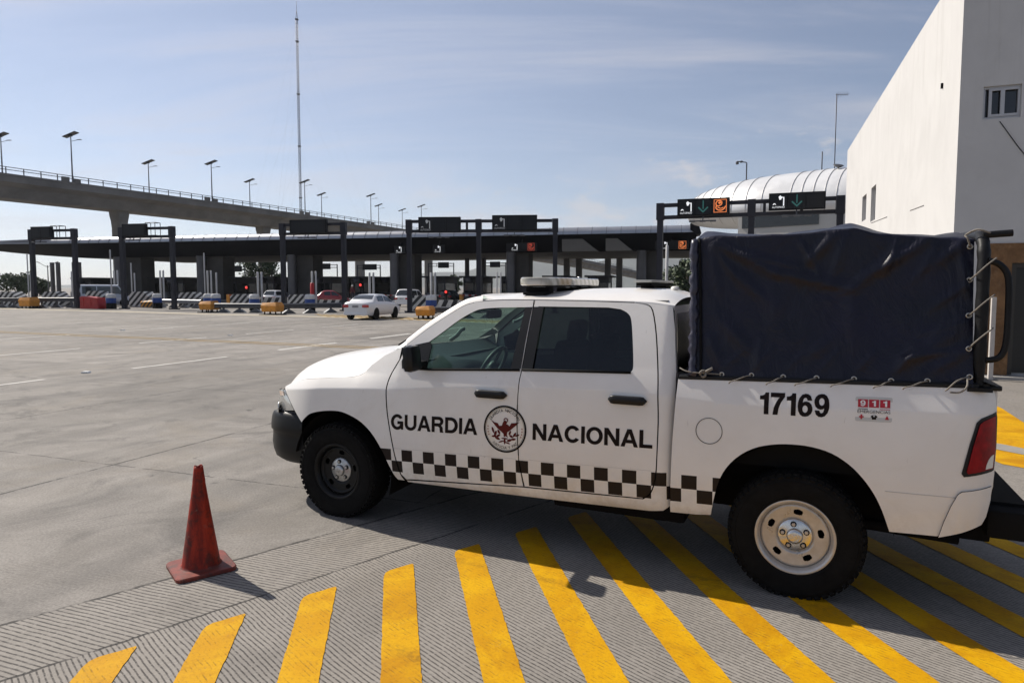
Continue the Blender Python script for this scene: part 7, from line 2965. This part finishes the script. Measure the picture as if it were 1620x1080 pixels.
SLV = seam_metal()
zt_, zm_, zl_ = 11.35, 8.45, 6.5
NOSE = 6.0
mb = MB()
rows = []
for k in range(49):
    x = TL * k / 48
    if k < 22:
        q = k / 22
        x = NOSE * 1.6 * (1 - math.cos(q * math.pi / 2))
        s_ = max(0.02, math.sin(q * math.pi / 2) ** 0.85)
    else:
        x = NOSE * 1.6 + (TL + 6 - NOSE * 1.6) * (k - 21) / 27
        s_ = 1.0
    r = []
    for j in range(25):
        a = R(-62 + 242 * j / 24)
        ca, sa = math.cos(a), math.sin(a)
        zc_ = 8.3
        y = -4.6 * s_ * ca
        z = zc_ + (zt_ - zc_ if sa > 0 else 1.75) * sa * (0.30 + 0.70 * s_ if sa > 0 else s_)
        r.append(Vector((x, y, z)))
    rows.append(r)
mb.grid(rows)
mb.build('barrel_roof', SLV, term, smooth=True)
mb = MB()
for k in range(6, 49):
    if k < 22 and k % 2:
        continue
    if k >= 22 and k % 2 == 0:
        continue
    mb.tube([p * 1.0 + Vector((0, -0.015 if p.y < 0 else 0.015, 0.02)) for p in rows[k][2:]], 0.024, 5)
mb.build('standing_seam', mat('seam_metal', (0.42, 0.41, 0.40), 0.45, 0.4), term)
mb = MB()
xw = NOSE * 1.05
mb.box(((xw + TL + 6) / 2, -2.0, 4.1), (TL + 6 - xw, 4.6, 8.2))
mb.build('wall', mat('beige_cladding', (0.46, 0.45, 0.42), 0.6, var=0.12, vscale=0.5), term)
mb = MB()
def tx(u):
    k = (u - CXP) / FPX
    oy, ox = tA.y - 4.3 * math.cos(trz), tA.x + 4.3 * math.sin(trz)
    return (k * oy - ox) / (math.cos(trz) - k * math.sin(trz))
for ua, ub in ((1171, 1185), (1189, 1291)):
    a_, b_ = tx(ua), tx(ub)
    mb.box(((a_ + b_) / 2, -4.30, 7.32), (b_ - a_, 0.12, 1.25))
mb.build('window_band', mat('dark_band_glass', (0.010, 0.012, 0.014), 0.15, coat=0.5), term)
# roof equipment of the terminal
GREY = mat('dark_aerial', (0.05, 0.05, 0.055), 0.5)
p = at(1194, 285, 56)
cp = empty('camera_pole', (p.x, 58, 0), 0, 'slim camera pole with a bent arm above the silver roof', 'camera pole')
zt2, zb2 = at(1194, 257, 58).z, at(1194, 287, 58).z
xa = (at(1179, 259, 58) - at(1194, 259, 58)).x
mb = MB()
mb.tube([(0, 0, zb2 - 0.6), (0, 0, zt2 - 0.06), (-0.06, 0, zt2), (xa, 0, zt2 + 0.08)], 0.05, 6)
mb.build('pole', GREY, cp)
mb = MB()
mb.box((xa, 0, zt2 - 0.05), (0.22, 0.25, 0.26), bev=0.06)
mb.box((xa + 0.35, 0, zt2 + 0.05), (0.20, 0.2, 0.16), bev=0.04)
mb.build('camera', GREY, cp)
p = at(1330, 265, 52)
an = empty('aerial_mast', (p.x, 53, 0), 0, 'tall thin aerial mast with horizontal rods beside the white building', 'aerial')
zt2, zb2 = at(1330, 148, 53).z, at(1330, 268, 53).z
mb = MB()
mb.tube([(0, 0, zb2 - 1.2), (0, 0, zt2)], 0.035, 6)
mb.build('pole', GREY, an)
mb = MB()
mb.tube([(-0.1, 0, zt2 - 0.1), (0.95, 0.2, zt2 - 0.05)], 0.016, 5)
for k in range(5):
    mb.tube([(0.12 + 0.18 * k, -0.28, zt2 - 0.08), (0.12 + 0.18 * k, 0.30, zt2 - 0.06)], 0.010, 4)
    mb.tube([(0.12 + 0.18 * k, 0.02, zt2 - 0.28 + 0.03 * k), (0.12 + 0.18 * k, 0.02, zt2 + 0.14)], 0.010, 4)
mb.build('yagi_rods', GREY, an)
ds = empty('dish_aerial', (p.x, 52.4, 0), 0, 'small dark dish at the foot of the aerial mast', 'dish')
zd = at(1330, 262, 52.4).z
mb = MB()
Md = Matrix.Translation((-0.05, -0.15, zd)) @ Matrix.Rotation(R(25), 4, 'X')
mb.lathe([(0.0, -0.16), (0.2, -0.13), (0.36, -0.02), (0.38, 0.0), (0.3, 0.02), (0.0, 0.0)], 20, Md)
mb.tube([(0, 0, zd - 0.9), (0, 0, zd - 0.1)], 0.05, 6)
mb.build('dish', GREY, ds, smooth=True)
p = at(1301, 240, 55)
a2 = empty('whip_aerial', (p.x, 55, 0), 0, 'short vertical whip aerial on the silver roof ridge', 'aerial')
mb = MB()
mb.tube([(0, 0, 11.0), (0, 0, p.z)], 0.045, 6)
mb.box((0, 0, 11.2), (0.3, 0.3, 0.15))
mb.build('rod', GREY, a2)

# ================================================================== white building
WAZ = R(20.6)
wd1 = Vector((math.sin(WAZ), math.cos(WAZ)))       # along the sunlit wall, away
C0 = at(1508.5, 375, 14.61).xy
wrz = math.atan2(wd1.y, wd1.x)
wb = empty('white_building', (C0.x, C0.y, 0), wrz, 'large plain white building with a brown ground floor at the right edge', 'building')
# local: x along the long wall (away), y<0 = right face direction
ZT = at(1524.8, -67, C0.y).z


def _hit(u, dvec, z):
    k = (u - CXP) / FPX
    return (k * (C0.y * _c - (z - CAMH) * _s) - C0.x) / (dvec.x - k * dvec.y * _c)


def wall_x(u, z=5.0):
    return _hit(u, wd1, z)


rd_ = Vector((wd1.y, -wd1.x))


def face_x(u, z=4.5):
    return _hit(u, rd_, z)


FAR = wall_x(1340, 8.0)


def plaster():
    m = bpy.data.materials.new('white_plaster')
    m.use_nodes = True
    N = NT(m)
    t = N.n('ShaderNodeTexCoord')
    P = t.outputs['Object']
    mp = N.n('ShaderNodeMapping')
    mp.inputs['Scale'].default_value = (0.5, 0.5, 0.35)
    N.lk(P, mp.inputs['Vector'])
    v = N.noise(mp.outputs[0], 1.4, 7, 0.7, 0.6)
    col = N.mix(N.ramp(v, 0.35, 0.75), (0.545, 0.535, 0.522), (0.49, 0.48, 0.468))
    g = N.noise(P, 3.0, 8, 0.75, 0.8)
    col = N.mix(N.math('MULTIPLY', N.ramp(g, 0.55, 0.75), 0.25), col, (0.40, 0.385, 0.36))
    mz = N.n('ShaderNodeMapping')
    mz.inputs['Scale'].default_value = (2.4, 2.4, 0.10)
    N.lk(P, mz.inputs['Vector'])
    sz = N.n('ShaderNodeSeparateXYZ')
    N.lk(P, sz.inputs[0])
    drip = N.math('MULTIPLY', N.ramp(N.noise(mz.outputs[0], 1.5, 6, 0.7), 0.52, 0.70), N.ramp(N.math('ADD', sz.outputs[2], N.math('MULTIPLY', N.noise(P, 0.8, 3), 2.0)), ZT - 3.5, ZT))
    col = N.mix(N.math('MULTIPLY', drip, 0.40), col, (0.33, 0.31, 0.28))
    N.lk(col, N.b.inputs['Base Color'])
    N.b.inputs['Roughness'].default_value = 0.85
    bp = N.n('ShaderNodeBump')
    bp.inputs['Strength'].default_value = 0.22
    bp.inputs['Distance'].default_value = 0.01
    N.lk(N.math('ADD', N.noise(P, 30.0, 5, 0.7), N.math('MULTIPLY', N.noise(P, 1.6, 4), 1.5)), bp.inputs['Height'])
    N.lk(bp.outputs['Normal'], N.b.inputs['Normal'])
    return m


PLS = plaster()


def wall_open(mb, fr, x0, x1, z0, z1, ops, depth, back=True):
    """wall rectangle with rectangular openings and their reveals; fr(x, z, d) maps to 3D (d = depth into the wall)"""
    xs = sorted({x0, x1} | {o[0] for o in ops} | {o[1] for o in ops})
    zs = sorted({z0, z1} | {o[2] for o in ops} | {o[3] for o in ops})
    for a, b in zip(xs, xs[1:]):
        for c, d in zip(zs, zs[1:]):
            if any(o[0] - 1e-6 <= a and b <= o[1] + 1e-6 and o[2] - 1e-6 <= c and d <= o[3] + 1e-6 for o in ops):
                continue
            mb.face([fr(a, c, 0), fr(b, c, 0), fr(b, d, 0), fr(a, d, 0)])
    for a, b, c, d in ops:
        P = [(a, c), (b, c), (b, d), (a, d)]
        for (p, q), (r, s) in zip(P, P[1:] + P[:1]):
            mb.face([fr(p, q, 0), fr(r, s, 0), fr(r, s, depth), fr(p, q, depth)])
        if back:
            mb.face([fr(a, c, depth), fr(b, c, depth), fr(b, d, depth), fr(a, d, depth)])


fL = lambda x, z, d: Vector((x, -d, z))            # sunlit long wall, plane y = 0, inside is -y
fRt = lambda x, z, d: Vector((d, -x, z))           # shaded end face, plane x = 0
opsL = []
for ua, ub, va, vb in ((1363.5, 1370, 306, 347), (1377.5, 1385, 291, 347)):
    xa, xb = wall_x(ub), wall_x(ua)
    Yv = C0.y + wd1.y * xa
    opsL.append((min(xa, xb), max(xa, xb), at(ub, vb, Yv).z, at(ub, va, Yv).z))
xa, xb = face_x(1550.5), face_x(1611)
opsR = [(xa, xb, at(1580, 188, C0.y - 0.3 * (xa + xb) / 2).z, at(1580, 136, C0.y - 0.3 * (xa + xb) / 2).z)]
mb = MB()
wall_open(mb, fL, 0, FAR, 0, ZT, opsL, 0.22)
dx0, dx1 = face_x(1597, 1.5), face_x(1597, 1.5) + 1.3
dz = at(1600, 416, C0.y - 0.35).z
wall_open(mb, fRt, 0, 14, 0, ZT, opsR + [(dx0, dx1, 0.06, dz)], 0.16)
mb.face([fL(FAR, 0, 0), fL(FAR, 0, 14), fL(FAR, ZT, 14), fL(FAR, ZT, 0)])
mb.face([fL(0, ZT, 0), fL(FAR, ZT, 0), fL(FAR, ZT, 14), fL(0, ZT, 14)])
mb.face([fL(0, 0, 14), fL(FAR, 0, 14), fL(FAR, ZT, 14), fL(0, ZT, 14)])
mb.build('wall', PLS, wb)
ALU = mat('white_window_frame', (0.45, 0.45, 0.46), 0.4, 0.2)
WGL = mat('black_window_glass', (0.008, 0.009, 0.010), 0.08, coat=0.5)
for (a, b, c, d) in opsL:
    mb = MB()
    mb.box(((a + b) / 2, -0.15, (c + d) / 2), (b - a - 0.006, 0.02, d - c - 0.006))
    wn = mb.build('slit_window', mat('grey_slit_glass', (0.10, 0.10, 0.105), 0.3), wb)
    mb = MB()
    mb.box((a + 0.035, -0.125, (c + d) / 2), (0.06, 0.03, d - c - 0.01))
    mb.box((b - 0.035, -0.125, (c + d) / 2), (0.06, 0.03, d - c - 0.01))
    mb.build('frame', ALU, wn)
a, b, c, d = opsR[0]
mb = MB()
mb.box((0.13, -(a + b) / 2, (c + d) / 2), (0.02, b - a - 0.006, d - c - 0.006))
wn = mb.build('window', WGL, wb)
mb = MB()
t_ = 0.05
for y0, y1, z0, z1 in ((a, b, c, c + t_), (a, b, d - t_, d), (a, a + t_, c + t_, d - t_), (b - t_, b, c + t_, d - t_)):
    mb.box((0.085, -(y0 + y1) / 2, (z0 + z1) / 2), (0.06, y1 - y0 - 0.004, z1 - z0 - 0.004))
m1 = a + (b - a) * 0.16
m2 = a + (b - a) * 0.47
for y0, y1, z0, z1 in ((m1, m1 + 0.055, c + t_, d - t_), (m2, m2 + 0.075, c + t_, d - t_), (m1 + .055, m2, c + t_, c + t_ + 0.05), (m1 + .055, m2, d - t_ - 0.04, d - t_), (m2 + .075, b - t_, c + t_, c + t_ + 0.05), (m2 + .075, b - t_, d - t_ - .04, d - t_)):
    mb.box((0.06, -(y0 + y1) / 2, (z0 + z1) / 2), (0.05, y1 - y0, z1 - z0))
mb.build('frame', ALU, wn)
# brown ground-floor cladding with a dark doorway
BRN = bpy.data.materials.new('brown_render')
BRN.use_nodes = True
N = NT(BRN)
t = N.n('ShaderNodeTexCoord')
v = N.noise(t.outputs['Object'], 2.6, 8, 0.72, 0.8)
col = N.mix(N.ramp(v, 0.32, 0.7), (0.12, 0.058, 0.022), (0.24, 0.125, 0.050))
col = N.mix(N.math('MULTIPLY', N.ramp(N.noise(t.outputs['Object'], 11.0, 6, 0.7), 0.5, 0.75), 0.4), col, (0.33, 0.22, 0.12))
N.lk(col, N.b.inputs['Base Color'])
N.b.inputs['Roughness'].default_value = 0.8
zb_ = at(1590, 385, C0.y - 0.3).z
x0 = face_x(1559, 2.0)
dx0, dx1 = face_x(1597, 1.5), face_x(1597, 1.5) + 1.3
dz = at(1600, 416, C0.y - 0.35).z
fB = lambda x, z, d: Vector((-0.035 + d, -x, z))
mb = MB()
wall_open(mb, fB, x0, 14, 0.004, zb_, [(dx0, dx1, 0.06, dz)], 0.034, False)
mb.face([fB(x0, 0.004, 0), fB(x0, zb_, 0), fB(x0, zb_, 0.035), fB(x0, 0.004, 0.035)])
mb.face([fB(x0, zb_, 0), fB(14, zb_, 0), fB(14, zb_, 0.034), fB(x0, zb_, 0.034)])
mb.build('brown_cladding', BRN, wb)
mb = MB()
mb.box((0.13, -(dx0 + dx1) / 2, 0.06 + dz / 2), (0.04, dx1 - dx0 - 0.02, dz - 0.1))
dr = mb.build('doorway', mat('dark_doorway', (0.010, 0.009, 0.008), 0.4), wb)
mb = MB()
for y0, y1, z0, z1 in ((dx0 + .01, dx0 + .10, 0.07, dz - .01), (dx1 - .10, dx1 - .01, 0.07, dz - .01), (dx0 + .10, dx1 - .10, dz - .10, dz - .01)):
    mb.box((0.07, -(y0 + y1) / 2, (z0 + z1) / 2), (0.08, y1 - y0 - .002, z1 - z0 - .002))
mb.build('door_frame', mat('dark_frame', (0.035, 0.03, 0.025), 0.5), dr)
mb = MB()
mb.box((-0.20, -(x0 + 14) / 2, 0.03), (0.40, 14 - x0, 0.06))
mb.build('door_step', CONC, wb)
# cable down the end wall
mb = MB()
pA = (face_x(1578), at(1578, 188, C0.y - .5).z)
pB = (face_x(1640), at(1640, 262, C0.y - .9).z)
mb.tube([Vector((-0.012, -pA[0], pA[1])), Vector((-0.012, -(pA[0] + pB[0]) / 2, (pA[1] + pB[1]) / 2 - 0.03)), Vector((-0.012, -pB[0], pB[1]))], 0.008, 5)
mb.build('wall_cable', BLKM, wb)
# small fittings on the sunlit wall
mb = MB()
xq = wall_x(1490, 6)
zq = at(1490, 136, C0.y + wd1.y * xq).z
mb.box((xq, 0.02, zq), (0.05, 0.05, 0.12))
mb.build('wall_bracket', BLKM, wb)
for (ua, va), (ub, vb) in (((1378, 353), (1404, 343)), ((1441, 333), (1463, 325))):
    xa_, xb_ = wall_x(ua, 4.5), wall_x(ub, 4.5)
    mb = MB()
    mb.tube([Vector((xa_, 0.004, at(ua, va, C0.y + wd1.y * xa_).z)), Vector((xb_, 0.004, at(ub, vb, C0.y + wd1.y * xb_).z))], 0.012, 4)
    mb.build('wall_scuff', mat('scuff_grey', (0.22, 0.21, 0.20), 0.8), wb)
# low white post by the brown wall
p = gnd(1566, 601)
wp = empty('white_post', (p.x, p.y, 0), wrz, 'short white post standing before the brown ground floor', 'post')
hp_ = at(1566, 470, p.y).z
mb = MB()
mb.box((0, 0, hp_ / 2), (0.085, 0.085, hp_), bev=0.008)
mb.build('shaft', mat('post_white', (0.50, 0.46, 0.42), 0.6, var=0.1), wp)
mb = MB()
mb.box((0, 0, 0.01), (0.22, 0.22, 0.02), bev=0.004)
mb.build('base_plate', GALVD, wp)

# ================================================================== vegetation, hills
LEAFS = [mat('leaf_dark', (0.030, 0.048, 0.020), 0.7), mat('leaf_mid', (0.055, 0.082, 0.032), 0.7), mat('leaf_light', (0.085, 0.115, 0.050), 0.7)]
BARK = mat('bark', (0.075, 0.058, 0.042), 0.9)


def tree(label, u, Y, h, wdt, n=2200, seed=1, trunk_h=0.32, leaf=0.34):
    rnd = random.Random(seed)
    p = at(u, 454.6, Y)
    r_ = empty('tree', (p.x, Y, 0), 0, label, 'tree', 'trees beyond the toll plaza')
    mb = MB()
    mb.tube([(0, 0, 0), (0.1, 0, h * trunk_h * 0.6), (0.0, 0.05, h * trunk_h), (0.1, 0, h * 0.7)], [h * 0.035, h * 0.028, h * 0.022, 0.03], 8)
    cl = []
    for k in range(13):
        a = rnd.uniform(0, 2 * math.pi)
        rr = wdt / 2 * math.sqrt(rnd.random()) * 0.8
        z = h * (trunk_h + (1 - trunk_h) * rnd.uniform(0.15, 0.88))
        sh = 1 - 0.5 * abs((z / h - 0.6) / 0.5)
        c_ = Vector((rr * math.cos(a) * sh, rr * math.sin(a) * sh, z))
        cl.append((c_, wdt * rnd.uniform(0.14, 0.24)))
        mb.tube([(0, 0, h * trunk_h * rnd.uniform(0.7, 1.1)), c_ * 0.55 + Vector((0, 0, h * 0.18)), c_], [h * 0.014, h * 0.008, 0.02], 5)
    mb.build('trunk', BARK, r_)
    mb = MB()
    for k in range(n):
        c_, rad_ = rnd.choice(cl)
        v = Vector((rnd.gauss(0, 1), rnd.gauss(0, 1), rnd.gauss(0, 0.8)))
        v = v.normalized() * rad_ * rnd.uniform(0.35, 1.08)
        q = c_ + v
        s_ = leaf * rnd.uniform(0.6, 1.3)
        a = Vector((rnd.gauss(0, 1), rnd.gauss(0, 1), rnd.gauss(0, 1))).normalized()
        b = a.orthogonal().normalized()
        mb.mi = rnd.choice((0, 0, 1, 1, 2))
        mb.face([q - a * s_, q - b * s_ * 0.5, q + a * s_, q + b * s_ * 0.5])
    mb.build('crown', LEAFS, r_, recalc=False)
    return r_


tree('broad dark green tree at the left edge behind the striped block', 28, 150, 4.6, 7.5, seed=3, trunk_h=0.1)
tree('rounded dark green tree right of the first gantry post', 62, 152, 3.7, 5.0, seed=4, trunk_h=0.1)
tree('loose tree seen through the canopy gap left of the third gantry', 399, 140, 8.0, 7.0, 1100, seed=5, leaf=0.28)
tree('taller loose tree just left of the third gantry post behind the canopy', 430, 140, 8.6, 7.0, 1300, seed=6, leaf=0.28)
tree('dark slender tree under the two-sign gantry', 722, 150, 5.2, 3.0, 900, seed=8, trunk_h=0.08)
tree('dark tree behind the right column row, beside the canvas', 1070, 110, 6.2, 6.5, 1800, seed=9, trunk_h=0.08)
tree('second dark tree behind the canvas front edge', 1086, 104, 6.6, 5.5, 1500, seed=10, trunk_h=0.08)
tree('low dark tree behind the far gantry posts', 762, 150, 3.6, 3.6, 800, seed=11, trunk_h=0.08)

# far double lamp seen under the canopy tip
p = at(75, 416, 118)
dl = empty('double_arm_lamp', (p.x, 118, 0), 0, 'double-armed street lamp under the left tip of the canopy', 'street lamp')
mb = MB()
mb.lathe([(0.12, 0), (0.07, p.z - 0.4)], 8)
mb.build('pole', LMP, dl)
for sg in (-1, 1):
    mb = MB()
    mb.tube([(0, 0, p.z - 0.7), (sg * 0.8, 0, p.z - 0.35), (sg * 1.5, 0, p.z + 0.1)], 0.05, 6)
    mb.box((sg * 1.65, 0, p.z + 0.14), (0.6, 0.25, 0.10), rot=(0, R(-18) * sg, 0), bev=0.03)
    mb.build('lamp_arm', LMP, dl)

# hills on the horizon
HIL = mat('scrub_hillside', (0.055, 0.065, 0.040), 0.95, var=0.5, vscale=0.004)
rnd = random.Random(5)
mb = MB()
rows = []
for k in range(90):
    u = -300 + 2300 * k / 89
    ridge_ = interp(u, [(-300, 10), (300, 25), (560, 60), (700, 120), (800, 190), (880, 235), (960, 220), (1080, 260), (1300, 300), (2000, 200)])
    ridge_ *= 1 + 0.10 * math.sin(k * 0.9) + 0.07 * math.sin(k * 2.3 + 1)
    Y = 5200
    x = (u - CXP) / FPX * Y
    r = []
    for j in range(9):
        t = j / 8
        hz_ = ridge_ * (t ** 1.3) * (1 + 0.12 * math.sin(k * 1.7 + j * 1.3) * (1 - t))
        r.append(Vector((x * (0.9 + 0.1 * t), Y * (0.86 + 0.14 * t), hz_ - 1.0)))
    r.append(Vector((x * 1.05, Y * 1.08, -1)))
    rows.append(r)
mb.grid(rows)
tag(mb.build('hills', HIL, smooth=True), 'hazy blue hills on the horizon behind the toll canopy', 'hills', kind='structure')

# the air: thin even haze over the plain
hm = bpy.data.materials.new('haze_air')
hm.use_nodes = True
ht = hm.node_tree
ht.nodes.remove(ht.nodes['Principled BSDF'])
pv = ht.nodes.new('ShaderNodeVolumePrincipled')
pv.inputs['Color'].default_value = (0.86, 0.91, 1.0, 1)
pv.inputs['Density'].default_value = 0.9e-4
pv.inputs['Anisotropy'].default_value = 0.3
ht.links.new(pv.outputs[0], ht.nodes['Material Output'].inputs['Volume'])
mb = MB()
mb.box((0, 0, 219), (13600, 13600, 440))
hzo = tag(mb.build('haze', hm), 'thin pale haze in the air over the plaza and plain', 'haze', kind='stuff')
sc.cycles.volume_bounces = 0
